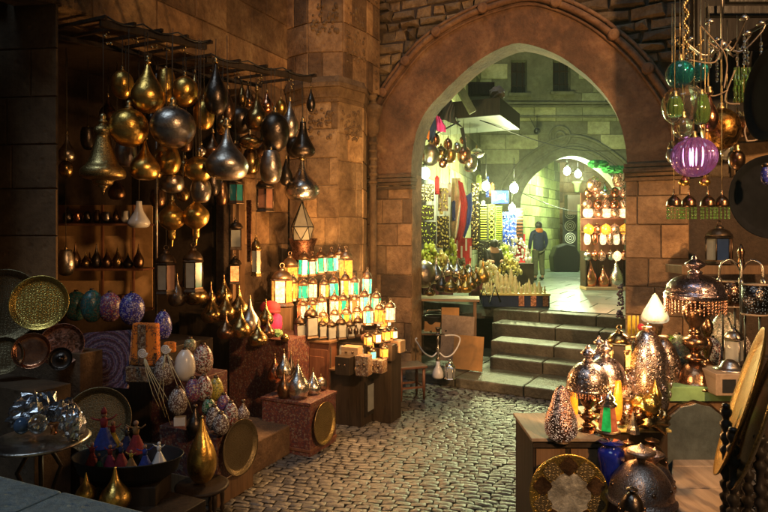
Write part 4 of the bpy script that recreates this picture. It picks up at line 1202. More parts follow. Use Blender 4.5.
for nm,Y,yl,yr,x0,x1,n,cs,hp,wp in rows:
    for i in range(n):
        f=i/(n-1); c=cs[i]; hv=rnd.uniform(.86,1.08)
        ln_=lantern('glowing_lantern',f'glowing tin lantern with {c} glass, {ORD[i]} from the left in the {nm}',x0+(x1-x0)*f+rnd.uniform(-.8,.8),yl+(yr-yl)*f-hp*hv,yl+(yr-yl)*f,wp*rnd.uniform(1.0,1.16),Y+.06*f,tn,[PE[c][0],PE['white'][0],PE[c][0],PE[cs[(i+3)%n]][0],PE[c][0],PE['amber'][0]],rnd.uniform(.2,.9),group='glowing tin lanterns stacked in rows',sides=6)
        ln_.rotation_euler.x=rnd.uniform(-.05,.05); ln_.rotation_euler.y=rnd.uniform(-.05,.05)
lantern('glowing_lantern','tall amber lit lantern with a high crown at left end of the top',290,252,290,13,7.8,tn,PE['amber'][0],.6,group='glowing tin lanterns stacked in rows')
lantern('glowing_lantern','tall amber lit lantern at the right end of the top row',346,246,282,11,7.85,tn,PE['amber'][0],.6,group='glowing tin lanterns stacked in rows')
lantern('glowing_lantern','wide hexagonal lantern with bright amber and white panes, far left of stack',282,264,306,21,7.5,tn,[PE['amber'][0],PE['white'][0]],.5,group='glowing tin lanterns stacked in rows',sides=6)
lantern('glowing_lantern','squat glowing lantern standing apart at the right end of the stack',384,302,328,14,7.4,tn,[PE['white'][0],PE['amber'][0]],.5,group='glowing tin lanterns stacked in rows',sides=6)
bx=MB(); p=at(282,307,7.5); bx.box((p.x,7.52,(p.z+.93)/2),(.26,.26,p.z-.93)); bx.build('lantern_box',M['wood'],None,'plain brown box under the wide hexagonal lantern',cat='box',bevel=.005)
bx=MB(); p=at(293,290,7.8); bx.box((p.x,7.84,(p.z+.93)/2),(.2,.2,p.z-.93)); bx.build('lantern_box',M['wood_dark'],None,'tall dark box behind, under the high crowned amber lantern',cat='box',bevel=.005)
for i,(px,yb,h,w) in enumerate(((300,343,30,10),(311,338,34,12),(322,338,20,8),(331,340,22,9),(341,339,24,9),(350,338,20,8),(358,336,22,8))):
    lantern('unlit_lantern',f'small unlit dark lantern before the glowing rows, {ORD[i]} from the left',px,yb-h,yb,w,7.02+.02*i,dk,M['pane_pale'],.5,group='unlit lanterns before the glowing rows')
for i,(px,yb,h,w,c) in enumerate(((368,346,15,7,'amber'),(377,343,14,7,'white'),(386,341,15,7,'amber'),(394,339,13,6,'white'),(372,362,17,7,'aqua'),(384,358,15,7,'amber'))):
    lantern('small_lantern',f'tiny lit lantern with {c} panes among the trinket boxes, {ORD[i]} from the left',px,yb-h,yb,w,6.85,dk,[PE[c][0],PE['amber'][0]],.5,group='tiny lit lanterns among the trinket boxes')
# boxes of trinkets in the right foreground of the stack
PB=M['wood_pale']
for i,(px,pyb,w,h,Y,lab) in enumerate(((352,357,18,11,6.75,'pale wooden box with a dark handle, leftmost under the lanterns'),(364,375,13,20,6.6,'small brown drawer box at the front below the pale one'),(378,372,15,13,6.8,'pale box with oval holes beside the low cabinet picture'),(388,360,14,16,7.0,'dark framed trinket box in the middle right'),(398,352,11,12,7.2,'pale trinket box at the right end of the counter'),(376,341,20,6,7.1,'flat pale tray tilted under the bottom row of lanterns'),(345,374,16,18,6.62,'dark small chest at the left of the drawer box'))):
    t=thing('trinket_box',lab,'box',at(px,pyb,Y),A25+random.uniform(-.1,.1)); W_,H_=w*Y/F,h*Y/F
    q=MB(); q.box((0,0,H_/2),(W_,.14,H_)); q.build('body',(PB,M['inlay2'],M['inlay2'],M['wood_dark'],PB,M['inlay2'],M['wood_dark'])[i],t,bevel=.005)
    q=MB(); q.ball((-W_*.2,-.073,H_*.55),.014,10); q.ball((W_*.2,-.073,H_*.55),.014,10); q.build('knob',M['tin_dark'],t)
cbox('trinket_shelf',391,400,.86,.30,.30,M['wood_dark'],'dark shelf holding trinket boxes beside the stool','shelf',Y=6.95,z0=0)
for px,py,r,mm,lab in ((366,338,5.5,'pane_rose','round brown drum lantern under the bottom row'),(390,337,4.5,'lamp_red','small round red glowing bauble at the right of the counter')):
    if mm=='lamp_red': M['lamp_red']=m_emit('bauble_lit',(1,.2,.05),2.5)
    q=MB(); q.ball((0,0,0),r*7.1/F,16,sz=.9); q.build('bauble',M[mm],None,lab,cat='bauble',loc=at(px,py,7.1))
M['bulbwarm']=m_emit('warm_bulb',(1,.62,.25),8,False)
for px,py,Y,lab in ((391,349,7.0,'bright warm bulb glowing low beside the trinket boxes'),(372,352,6.9,'slim amber glowing bottle lamp among trinket boxes')):
    q=MB(); q.lathe(prof('oval',.05,.09 if px>380 else .16),seg=14); q.build('table_lamp',M['bulbwarm'] if px>380 else PE['amber'][0],None,lab,cat='lamp',loc=at(px,py+4,Y))
for i,px in enumerate((350,356,362)):
    q=MB(); q.lathe([(.001,0),(.028,0),(.03,.05),(.012,.075),(.012,.1),(.016,.105),(.001,.11)],seg=14); q.build('small_bottle',M['dark_metal'],None,f'tiny dark bottle on the cabinet edge, {ORD[i]} of three from the left',cat='bottle',group='tiny dark bottles',loc=at(px,334,6.98))
# copper pot behind the stack top
pt=thing('copper_pot','wide rimmed copper pot on a column behind the lantern stack','pot',at(303,262,8.15),0)
q=MB(); q.lathe([(.001,0),(.13,0),(.16,.06),(.15,.2),(.19,.3),(.2,.32),(.16,.31),(.001,.1)],seg=28); q.build('body',M['copper_dull'],pt)
q=MB(); q.lathe([(.16,-1.75),(.15,-.02)],seg=20); q.build('pedestal',M['wood_dark'],pt)

# stool
P=onz(409,398,.0); sx=P.x; sy=P.y
st=thing('wooden_stool','small dark brown wooden stool beside the lantern stall','stool',(sx,sy,0),.3)
q=MB(); q.box((0,0,.44),(.40,.36,.035)); q.build('seat',M['wood_red'],st,bevel=.01)
for dx,dy in((-1,-1),(1,-1),(-1,1),(1,1)):
    q=MB(); q.lathe([(.014,0),(.022,.2),(.02,.43)],(dx*.16,dy*.14,0),10); q.build('leg',M['wood_red'],st)
for dx,dy,sz_ in((0,-1,(.3,.02,.025)),(0,1,(.3,.02,.025)),(-1,0,(.02,.26,.025)),(1,0,(.02,.26,.025))):
    q=MB(); q.box((dx*.16,dy*.14,.17),sz_); q.build('stretcher',M['wood_red'],st)
# hookah, lantern, cardboards on the lowest step
Pk=onz(438,378,.15)
hk=thing('hookah','white and silver hookah with two curling hoses on the lowest step','hookah',Pk,.2)
q=MB(); q.lathe([(.07,0),(.085,.02),(.08,.08),(.05,.14),(.03,.18),(.028,.24)],seg=24); q.build('base',M['white'],hk)
q=MB(); q.lathe([(.028,.24),(.035,.26),(.015,.3),(.02,.36),(.032,.4),(.015,.44),(.012,.52),(.022,.55),(.012,.58),(.012,.64)],seg=16); q.build('stem',M['silver_br'],hk)
q=MB(); q.lathe([(.001,.62),(.07,.62),(.075,.628),(.03,.632),(.02,.66),(.035,.7),(.04,.72),(.001,.715)],seg=20); q.build('bowl',M['dark_metal'],hk)
for s_ in(-1,1):
    q=MB(); q.tube(spline([(s_*.02,0,.36),(s_*.1,-.03,.30),(s_*.2,-.05,.34),(s_*.29,-.04,.46),(s_*.32,-.02,.56),(s_*.24,0,.6),(s_*.1,0,.6)] if s_>0 else [(-.02,0,.36),(-.1,-.02,.31),(-.22,-.04,.38),(-.30,-.03,.50),(-.335,-.02,.56),(-.31,-.02,.58)],4),.011,8); q.build('hose',M['white'],hk)
for s_ in(-1,1):
    q=MB(); q.ball((s_*.07,-.02,.63),.02,8); q.ball((s_*.11,-.02,.67),.016,8); q.build('ornament',M['dark_metal'],hk)
lantern('standing_lantern','small silver lantern standing on the lowest step beside the hookah',450,360,379,10,8.45,M['silver_br'],M['pane_pale'],.4,sides=6)
def card(px,py,wpx,hpx,Y,mat,label,tilt=-.2,rz=A25,cat='board',name='cardboard_sheet'):
    w_,h_=wpx*Y/F,hpx*Y/F
    q=MB(); q.box((0,0,h_/2),(w_,.012,h_)); o=q.build(name,mat,None,label,cat=cat,bevel=.002)
    o.location=at(px,py,Y); o.rotation_euler=(tilt,0.02,rz); return o
card(467,370,31,34,9.0,M['card'],'orange brown cardboard sheet leaning at the left end of the steps',-.15)
card(456,362,34,46,9.35,M['plank'],'taller greyish board behind the orange cardboard sheet',-.1)
# table with brass pots in front of the gate's left jamb
TY=9.75; zt=at(0,298,TY).z
x0,x1=at(419,0,TY).x,at(476,0,TY).x
tt=thing('display_table','brown wooden table with brass pots at the left jamb of the gateway','table',((x0+x1)/2,TY,.15),math.radians(-8))
q=MB(); q.box((0,.1,zt-.15-.02),(x1-x0+.1,.55,.04)); q.build('top',M['wood_pale'],tt,bevel=.005)
for sx_ in(-1,1):
    for dy in(-.12,.32):
        q=MB(); q.box((sx_*(x1-x0)/2*.95,dy,(zt-.19)/2),(.05,.05,zt-.19)); q.build('leg',M['wood'],tt,bevel=.003)
q=MB(); q.box((0,.1,(zt-.2)*.45),(x1-x0,.5,.02)); q.build('lower_shelf',M['wood'],tt)
q=MB(); q.box((.05,-.13,(zt-.2)*.72),(.28,.012,.36)); q.build('front_panel',M['card'],tt)
bk2=thing('basket','black basket stored on the lower shelf under the brass pots','basket',at(434,326,9.8),0)
q=MB(); q.lathe([(.001,0),(.14,0),(.18,.16),(.185,.17),(.17,.16),(.13,.01)],seg=24); q.build('body',M['black'],bk2)
q=MB(); q.tube([(-.17,0,.16),(-.1,0,.26),(.1,0,.26),(.17,0,.16)],.01,8); q.build('handle',M['silver'],bk2)
card(432,332,17,10,9.65,M['card'],'small brown carton lid under the table',-.1)
G3='brass pots crowded on the gateway table'
pots=[(424,288,24,28,9.85,'silver','big grey pot at the left end'),(436,284,18,26,9.95,'silver_br','tall silver pot second from left, back row'),(448,276,12,18,10.1,'silver_br','pale pot in the back row, left'),(457,278,13,20,10.1,'silver_br','pale pot in the back row, middle'),(430,296,11,12,9.65,'gold_dk','small round gold ball pot at the front left'),(442,292,13,20,9.75,'dark_metal','dark green pot in the front row, left'),(451,293,17,18,9.7,'gold_dk','round brass pot front row, second'),(459,293,12,20,9.75,'gold_dk','brass pot front row, third'),(466,293,12,17,9.7,'gold','brass pot front row, fourth'),(464,281,11,18,10.0,'gold_dk','brass pot second row, third'),(471,290,12,20,9.8,'gold_dk','brass pot front row, fifth'),(476,286,11,20,9.9,'gold_dk','brass pot second row near the right end'),(483,283,13,23,10.0,'gold','tallest bright gold pot at the right end of the table'),(470,277,9,14,10.2,'silver_br','small pale pot in the back row, right')]
for px,pyb,w,h,Y,m_,lab in pots: vase(px,pyb,w,h,Y,M[m_],'onion' if w<20 else 'globe',lab+' of the gateway table',G3,'brass_pot')
M['lime']=m_plain('lime_trinkets',(.38,.45,.06),.5); M['gy']=m_plain('gilt_trinkets',(.6,.48,.15),.4)
# ------------------------------------------------------------ the alley behind the gate
YB=20.0
fw=thing('alley_building','tall pale stone building closing the alley, with two dark windows and an arch','building',(0,0,0))
def bmap(x,z,d): return Vector((x,YB-d,z))
OX,OZ,OR_=6.27,3.2,1.72
def arch2(a,k=0.0):
    # pointed arch: slightly taller than round
    x=math.cos(a); s=math.sin(a)
    return OX+(OR_+k)*x, OZ+(OR_+k)*s*(.80+.13*s**6)
def in2(x,z,m=0):
    if z<OZ: return abs(x-OX)<OR_+m
    a=math.atan2((z-OZ)/.86,x-OX); xx,zz=arch2(a,m)
    return math.hypot(x-OX,z-OZ)<math.hypot(xx-OX,zz-OZ)
wins=[(4.23,4.77,6.9,8.0),(5.63,6.23,6.95,8.0)]
q=MB()
def sk2(a,b,z0,z1):
    for u in(a,(a+b)/2,b):
        for z in(z0,z1):
            if in2(u,z,.25): return True
    for w_ in wins:
        if b>w_[0] and a<w_[1] and z1>w_[2] and z0<w_[3]: return True
    return False
masonry(q,bmap,-2,11,UP-.1,12,(.42,.55),(.7,1.5),.012,(.02,.035),.004,sk2,51,0,.012)
q.build('wall_blocks',M['green_stone'],fw)
q=MB(); n2=40; an=[PI*i/n2 for i in range(n2+1)]
def bh(a):
    dx,dz=math.cos(a),math.sin(a); ts=[]
    if dx>1e-6: ts.append((11.5-OX)/dx)
    if dx<-1e-6: ts.append((-2.5-OX)/dx)
    if dz>1e-6: ts.append((6.7-OZ)/dz)
    t=min(ts); return OX+dx*t,OZ+dz*t
i_=[arch2(a,.02) for a in an]; o_=[bh(a) for a in an]
for d,rv in((0,1),(-.5,1)):
    q.add([bmap(x,z,d) for x,z in i_]+[bmap(x,z,d) for x,z in o_],[(i,i+1,n2+2+i,n2+1+i) for i in range(n2)])
q.box(((OX+OR_+11.5)/2,YB+.25,OZ/2),(11.5-OX-OR_,.5,OZ)); q.box(((OX-OR_-2.5)/2,YB+.25,OZ/2),(OX-OR_+2.5,.5,OZ))
# upper strip round the windows
for x0,x1 in((-2.5,4.23),(4.77,5.63),(6.23,11.5)): q.box(((x0+x1)/2,YB+.25,7.35),(x1-x0,.5,1.3))
q.box((4.5,YB+.25,10.2),(14,.5,4.4))
q.box((4.5,YB+.25,6.8),(.535,.5,.199)); q.box((5.93,YB+.25,6.8),(.595,.5,.199))
q.build('wall_core',M['green_stone'],fw)
for x0,x1,z0,z1 in wins:
    q=MB(); q.box(((x0+x1)/2,YB+.35,(z0+z1)/2),(x1-x0,.04,z1-z0)); o=q.build('window',M['black'],fw)
    q=MB()
    for k in range(3): q.box((x0+(x1-x0)*(k+.5)/3,YB+.30,(z0+z1)/2),(.04,.04,z1-z0))
    for k in range(2): q.box(((x0+x1)/2,YB+.30,z0+(z1-z0)*(k+.7)/2.4),(x1-x0,.035,.04))
    q.build('window_frame',M['wood_dark'],o)
    q=MB(); q.box(((x0+x1)/2,YB-.03,z0-.06),(x1-x0+.2,.16,.1)); q.build('sill',M['green_stone'],o,bevel=.01)
q=MB()
for z,dd,hh in((6.55,.07,.08),(6.45,.04,.07),(6.1,.06,.05)): q.box((4.5,YB-.02-dd/2,z),(14,dd+.04,hh))
q.build('string_course',M['green_stone'],fw,bevel=.008)
q=MB()
for k,r_,d in((.3,.06,.05),(.42,.035,.04),(.72,.05,.05)): q.tube([bmap(*arch2(a,k),d) for a in an],r_,6)
q.build('arch_moulding',M['green_stone'],fw)
q=MB()
q.add([bmap(*arch2(a,.0),.03) for a in an]+[bmap(*arch2(a,.66),.035) for a in an],[(i,i+1,n2+2+i,n2+1+i) for i in range(n2)])
q.add([bmap(*arch2(a,.0),.03) for a in an]+[bmap(*arch2(a,.0),-.6) for a in an],[(i,n2+1+i,n2+2+i,i+1) for i in range(n2)])
q.build('arch_band',M['green_stone'],fw)
q=MB(); c=bmap(5.85,5.45,.05)
q.tube([c+Vector((.33*math.cos(t_),0,.33*math.sin(t_))) for t_ in [k*PI/12 for k in range(24)]],.045,6,closed=True)
q.tube([c+Vector((.15*math.cos(t_),0,.15*math.sin(t_))) for t_ in [k*PI/8 for k in range(16)]],.05,6,closed=True); q.build('roundel',M['green_stone'],fw)
# passage behind the inner arch
pw=MB(); a0=Vector((OX-OR_-.02,YB+.55,0)); dd=(W+Vector((.12,0,0))).normalized(); nr=Vector((dd.y,-dd.x,0))
masonry(pw,lambda u,z,d:a0+dd*u+nr*d+Vector((0,0,z)),0,5.6,UP-.05,5.2,(.36,.45),(.6,1.0),.014,(.02,.03),.003,None,61,0,.01)
pw.box(a0+dd*2.8-nr*.12+Vector((0,0,2.6)),(.2,5.7,5.2),math.atan2(-dd.x,dd.y)); pw.build('passage_wall',M['green_wall'],None,'yellow green block wall inside the far archway behind the person',cat='wall')
e0=a0+dd*5.6
q=MB()
masonry(q,lambda u,z,d:Vector((e0.x+u,e0.y-d,z)),0,3.2,UP-.05,5.6,(.4,.5),(.6,1.0),.014,(.01,.02),.003,None,62); q.box((e0.x+1.8,e0.y+.15,3),(4.4,.2,5.6)); q.build('end_wall',M['dark_ashlar'],None,'dark end wall deep inside the far archway',cat='wall')
q=MB(); b0=Vector((OX+OR_+.05,YB+.55,0)); q.box(b0+dd*2.6+nr*.1+Vector((0,0,3)),(.2,5.6,5.4),math.atan2(-dd.x,dd.y)); q.box((8.0,23.3,5.6),(6.5,6,.2)); q.build('passage_vault',M['green_stone'],None,'shadowed right side and ceiling of the far passage',cat='vault')
# patterned panel, green shutter, chair like black thing, box with lamp above door
def ap(px,py,Y,w,h,mat,name,label,cat,th=.05,rz=0,bevel=.005):
    q=MB(); q.box((0,0,0),(w*Y/F,th,h*Y/F),rz); return q.build(name,mat,None,label,cat=cat,bevel=bevel,loc=at(px,py,Y))
M['blackwhite'],_=m_rings('black_white_rug',[(.02,.02,.02),(.42,.42,.4),(.02,.02,.02),(.03,.03,.03)],5,.9)
rg=thing('patterned_rug','black rug with white round motifs hung in the far passage','rug',at(570,232,23.5),0)
q=MB(); q.box((0,0,0),(.56,.03,1.95)); q.build('cloth',M['black'],rg)
for k in range(4):
    q=MB()
    for r_ in(.20,.13,.06): q.tube([(r_*math.cos(t_*PI/10),-.025,-.72+k*.48+r_*math.sin(t_*PI/10)) for t_ in range(20)],.014,4,closed=True)
    q.build('motif',M['white'],rg)
sh=thing('louvred_shutter','pale green louvred shutter door beside the patterned rug','shutter',at(584,238,22.5),.5)
q=MB(); q.box((0,0,0),(.62,.05,2.5)); q.build('panel',M['green_wall'],sh)
q=MB()
for k in range(18): q.box((0,-.04,-1.13+k*.133),(.5,.03,.07))
q.build('louvres',M['green_wall'],sh)
q=MB(); Y=21.5; q.prism([(-.45,-.5),(.45,-.5),(.5,.1),(.3,.45),(0,.52),(-.35,.4),(-.5,.05)],0,.6); q.build('covered_cart',M['black'],None,'black covered rounded bundle at the foot of the patterned rug',cat='bundle',bevel=.05,loc=at(567,258,Y))
ap(577,205,23.0,22,20,M['wood_dark'],'sign_box','dark box panel under the far bulbs in the passage','panel',.4)
q=MB(); q.lathe([(.1,0),(.12,.3),(.18,.34),(.18,.4),(.05,.42)],seg=12); q.build('column_stub',M['green_wall'],None,'pale green pillar top below the right far bulb',cat='pillar',loc=at(577,192,22.8))
# left alley wall
aw=MB(); A0=Vector((.12,9.95,0))
AD=Vector((.293,.956,0)); AN=Vector((.956,-.293,0))
def amap(u,z,d): return A0+AD*u+AN*d+Vector((0,0,z))
masonry(aw,amap,0,10.6,UP-.1,9,(.4,.5),(.6,1.1),.012,(.015,.03),.003,None,71); aw.box(amap(5.6,4.8,-.15),(.3,11.4,8.6),-math.atan2(.293,.956))
aw.build('alley_wall',M['green_stone'],None,'left alley wall covered by souvenir displays behind the gate',cat='wall')
rw2=MB(); B0=G0+N*5.2+W*.6
rw2.box(B0+W*5.5+N*.2+Vector((0,0,4.4)),(.3,10.6,8.0),A25); rw2.build('alley_wall',M['green_stone'],None,'right alley wall hidden behind the gate jamb',cat='wall')
q=MB(); q.box(amap(3.4,2.1,.02),(.03,6.4,2.5),-math.atan2(.293,.956)); q.build('darkening_cloth',M['wood_dark'],None,'dark backing cloth added to darken the bright wall behind the displays',cat='cloth')  # dark sheet added to tone down the over-bright alley wall
rn=random.Random(21); 
for i in range(16):
    px=437+i*4.2; py=rn.uniform(176,236); Yq=11.4+i*.28
    cq=('red','gy','lime','white','blue','orange','cream','yellow')[i%8]; wq=rn.uniform(3,5); hq=rn.uniform(9,22)
    q=MB(); q.box((0,0,0),(wq*Yq/F,.04,hq*Yq/F)); q.ball((0,-.03,hq*Yq/F*.5),wq*Yq/F*.35,8); q.ball((0,-.03,-hq*Yq/F*.4),wq*Yq/F*.4,8)
    q.build('hanging_trinket',M[cq] if cq in M else M['gold_dk'],None,f'small {dict(gy="gilt",lime="lime green").get(cq,cq)} trinket strip on the dark backing cloth, {ORD[i]} from the jamb',cat='trinket',group='trinket strips on the dark backing cloth',loc=at(px,py,Yq))
# canopy box
cn=thing('shop_canopy','sloping flat canopy with a white underside over the alley shops','canopy',(0,0,0))
cn0=at(500,115,11.5); nb=[cn0,cn0+W*1.75,cn0+W*1.75-N*2.1,cn0-N*2.1]
q=MB(); u_=Vector((0,0,.34)); q.add([p+Vector((0,0,.012)) for p in nb]+[p+u_ for p in nb],[(3,2,1,0),(4,5,6,7),(0,1,5,4),(1,2,6,5),(2,3,7,6),(3,0,4,7)]); q.build('fascia',M['wood_dark'],cn)
q=MB(); q.add([p for p in nb]+[p+Vector((0,0,.01)) for p in nb],[(3,2,1,0),(4,5,6,7),(0,1,5,4),(1,2,6,5),(2,3,7,6),(3,0,4,7)]); q.build('underside',M['slab'],cn)
q=MB(); q.tube([cn0-N*.9+W*.3,amap(1.6,3.9,0)],.02,6); q.build('bracket',M['iron'],cn)
q=MB(); q.box((0,0,0),(.55,.35,.3)); q.box((0,-.185,0),(.45,.02,.22)); q.build('air_conditioner',M['wood_dark'],None,'dark boxy unit standing on top of the canopy',cat='unit',bevel=.02,loc=at(480,91,12.6))
q=MB(); crumple(q,(0,0,0),.16,4,.8,.4); q.build('bundle',M['beige'],None,'small pale bundle lying on the canopy beside the boxy unit',cat='bundle',loc=at(497,93,12.2))
pl=MB(); pl.box((0,0,0),(.14,.12,.55)); o=pl.build('hanging_board',M['green_stone'],None,'small tilted pale board hanging at the left of the canopy',cat='board',bevel=.01,loc=at(466,100,11.5)); o.rotation_euler=(0,-.5,0)
# wires
q=MB()
for (a,b,s_) in ((at(480,120,12),at(620,150,19.5),.25),(at(520,192,16),at(600,212,22),.2),(at(530,118,19.8),at(536,130,19.7),0)): q.tube([a.lerp(b,k/10)-Vector((0,0,s_*math.sin(PI*k/10))) for k in range(11)],.012,5)
q.build('overhead_wire',M['black'],None,'thin black wires slung across the alley',cat='wire')
q=MB(); q.ball((0,0,0),.11,14); q.tube([(0,0,0),(0,0,.5)],.012,5); q.build('unlit_lamp',M['iron'],None,'small unlit round lamp hanging on the far wall left of the roundel',cat='lamp',loc=at(537,131,19.4))
# bulbs
M['bulb']=m_emit('white_bulb',(.85,1,.95),14,False)
bulbs=[(425,173,10.6,10,'brightest white bulb, nearest behind the left gate jamb'),(486,186,13.5,8,'white bulb over the souvenir racks, left of the blue sign'),(514,188,15,8.5,'white bulb above the right end of the blue sign'),(512,208,15.5,7,'bluish white bulb low under the blue sign'),(567,171,21.5,7,'white bulb inside the far archway, left of two'),(578,174,21.8,6.5,'white bulb inside the far archway, right of two')]
for px,py,Y,w,lab in bulbs:
    t=thing('light_bulb',lab,'bulb',at(px,py,Y),0,'bare bulbs in the alley')
    q=MB(); r_=w/2*Y/F; q.ball((0,0,0),r_,14,sz=1.25); q.build('glass',M['bulb'],t)
    q=MB(); q.lathe([(r_*.5,r_*1.0),(r_*.5,r_*1.8),(r_*.2,r_*1.9)],seg=10); q.build('socket',M['black'],t)
    q=MB(); q.tube([(0,0,r_*1.9),(0,0,r_*1.9+.55)],.008,5); q.build('cord',M['black'],t)
    L_=bpy.data.lights.new('bulb_light','POINT'); L_.energy=(110,330,650,240,700,480)[bulbs.index((px,py,Y,w,lab))]; L_.color=(.92,1.0,.46) if Y<20 else (.80,1.0,.55); L_.shadow_soft_size=.08
    o=bpy.data.objects.new('bulb_light',L_); o.location=at(px,py,Y)+Vector((0.05,-.22,-.12)); col.objects.link(o)
# hanging copper vessels
G4='copper vessels hanging over the alley shops'
for px,py0,py1,w,Y,m_,k,lab in ((430,144,166,19,10.9,'silver','globe','largest greyish vessel nearest the gate'),(441,146,162,14,11.2,'gold_dk','globe','brass vessel second from the gate'),(435,133,147,10,11.4,'copper','globe','small upper vessel beneath the pink cloth'),(448,138,152,9,11.6,'copper','globe','small upper copper vessel, second'),(457,142,153,8,11.8,'silver_br','globe','small upper bright vessel, third'),(450,150,163,12,11.5,'gold','cup','gold bowl vessel in the middle of the cluster'),(464,146,164,14,11.9,'copper','globe','orange copper vessel right of the gold bowl'),(470,155,172,15,12.2,'silver_br','cup','pale shining cup vessel at the right end'),(477,148,158,14,12.9,'silver_br','disc','pale flat disc lamp right of the vessels'),(419,152,163,9,10.8,'gold','globe','small yellow lit vessel against the jamb'),(463,136,144,7,12.0,'copper','globe','tiny copper vessel high in the cluster'),(443,158,168,9,11.0,'copper','globe','small copper vessel low in the cluster')):
    hang(k,px,py0,py1,w,Y,M[m_],lab+' in the alley cluster',G4,ztop=at(0,118,Y).z,name='hanging_vessel',seg=20)
q=MB(); q.tube([at(418,118,10.8),at(452,117,11.7),at(482,119,13)],.02,6); q.build('hanging_rail',M['iron'],None,'dark rail carrying the alley vessels',cat='rail')
# cloths
def cloth(pts,Y,mat,name,label,cat='cloth',th=.02,wave=.03):
    q=MB(); n=14; vs=[]; fs=[]
    L_,R_=pts
    for i in range(n+1):
        f=i/n
        def samp(P):
            g=f*(len(P)-1); k=min(int(g),len(P)-2); t_=g-k
            return P[k][0]*(1-t_)+P[k+1][0]*t_,P[k][1]*(1-t_)+P[k+1][1]*t_
        a=samp(L_); b=samp(R_)
        for j in range(9):
            s_=j/8; p=at(a[0]*(1-s_)+b[0]*s_,a[1]*(1-s_)+b[1]*s_,Y); p.y+=wave*math.sin(s_*13+f*2); vs.append(p)
    for i in range(n):
        for j in range(8): fs.append((i*9+j,i*9+j+1,(i+1)*9+j+1,(i+1)*9+j))
    b=len(vs); vs+= [v+Vector((0,th,0)) for v in vs]; fs+= [tuple(b+k for k in reversed(f_)) for f_ in fs]
    q.add(vs,fs,0,True); return q.build(name,mat,None,label,cat=cat)
cloth(([(452,178),(451,200),(450,228),(452,246)],[(461,178),(461,200),(457,228),(455,246)]),12.6,M['cream'],'hanging_scarf','white and yellow scarf hanging left of the red one','scarf')
cloth(([(458,180),(461,205),(459,226),(456,240)],[(463,183),(468,203),(466,226),(462,241)]),12.5,M['red'],'hanging_scarf','bright red scarf hanging in the middle','scarf')
cloth(([(466,196),(468,205),(466,225),(463,236)],[(472,192),(473,206),(471,222),(465,238)]),12.55,M['blue'],'hanging_scarf','blue scarf hanging right of the red one','scarf')
cloth(([(455,238),(454,252),(453,266)],[(472,238),(472,252),(471,266)]),12.7,M['red'],'hanging_scarf','red and white checked cloth hanging below the scarves','scarf')
for k in range(4):
    ap(457+k*4.6,245+(k%2)*7,12.62,1.8,12,M['white'],'white_tassel',f'white tassel over the checked cloth, {ORD[k]} from the left','tassel',.01)
cloth(([(436,115),(436,124),(437,131)],[(440,117),(446,126),(446,132)]),11.0,M['pink'],'pink_cloth','bright pink cloth hanging under the arch soffit')
cloth(([(429,118),(428,130),(428,142)],[(436,117),(437,128),(433,142)]),10.9,M['navy'],'grey_cloth','dark grey blue cloth hanging left of the pink one')
cloth(([(450,97),(444,108),(440,118)],[(455,108),(456,120),(463,127)]),10.8,M['black'],'black_awning','black cloth awning hanging below the arch soffit','awning')
cloth(([(425,124),(425,132),(426,137)],[(429,124),(430,132),(429,140)]),10.75,M['orange'],'orange_cloth','small orange cloth beside the left jamb')
cloth(([(460,128),(463,140),(464,150)],[(464,127),(466,140),(467,150)]),11.6,M['black'],'black_strap','black strap hanging right of the copper vessels','strap')
# blue sign with pale script
sg=thing('blue_sign','blue shop sign with flowing pale script above the green bangle racks','sign',at(500,197,14.0),0)
M['signblue']=m_plain('sign_blue',(.03,.08,.6),.4); M['signpale']=m_plain('sign_pale',(.75,.8,.75),.4)
q=MB(); q.box((0,0,0),(.40,.03,.30)); q.build('board',M['signblue'],sg,bevel=.004)
q=MB()
for pts in ([(-.15,.08),(-.15,-.03),(-.11,-.08),(-.05,-.05),(-.05,.03)],[(-.05,-.02),(-.01,-.06),(.03,-.02),(.02,.04),(-.02,.04),(-.02,-.01)],[(.07,.09),(.07,-.06)],[(.12,.08),(.12,-.09),(.16,-.1)],[(.07,-.03),(.12,-.03)],[(-.11,.1),(-.09,.11)]): q.tube([(x,-.022,z) for x,z in spline(pts,4)],.011,6)
q.build('script',M['signpale'],sg)
# souvenir boards with bangles
def rack(px0,px1,py0,py1,Y,backm,itemm,kind,label,nx,ny):
    t=thing('souvenir_rack',label,'rack',at((px0+px1)/2,(py0+py1)/2,Y),A25*.3); w_,h_=(px1-px0)*Y/F,(py1-py0)*Y/F
    q=MB(); q.box((0,.03,0),(w_,.03,h_)); q.build('board',M[backm],t)
    q=MB(); rn=random.Random(int(px0*3+py0))
    for i in range(nx):
        for j in range(ny):
            x=-w_/2+w_*(i+.5)/nx; z=-h_/2+h_*(j+.5)/ny; r_=min(w_/nx,h_/ny)*.42
            if kind=='ring': q.tube([(x+r_*math.cos(a),-.01,z+r_*math.sin(a)) for a in [k*PI/6 for k in range(12)]],r_*.28,5,closed=True)
            elif kind=='bar': q.box((x,-.01,z),(w_/nx*.86,.05,h_/ny*.45))
            elif kind=='bits':
                for _ in range(3): q.ball((x+rn.uniform(-r_,r_),rn.uniform(-.06,.0),z+rn.uniform(-r_,r_)),r_*rn.uniform(.25,.6),6,sz=rn.uniform(.6,1.6))
    q.build('trinkets',M[itemm],t); return t
rack(480,487,204,240,13.8,'black','lime','bar','green striped bangle column left of the racks',1,14)
rack(488,495,204,240,13.85,'olive','lime','ring','tall rack of green rings under the blue sign',1,7)
rack(495.5,502,206,240,13.9,'green_cloth','lime','bar','tall rack of lime strips under the blue sign',1,16)
rack(471,479,183,250,13.3,'black','gy','bits','string of small beads hanging right of the blue scarf',2,20)
rack(478,500,241,264,13.4,'black','olive','bits','black stand with silver loops behind the seated vendor',5,5)
rack(503,516,212,246,15.2,'signblue','white','bits','blue and white beadwork rack below the low bulb',4,8)
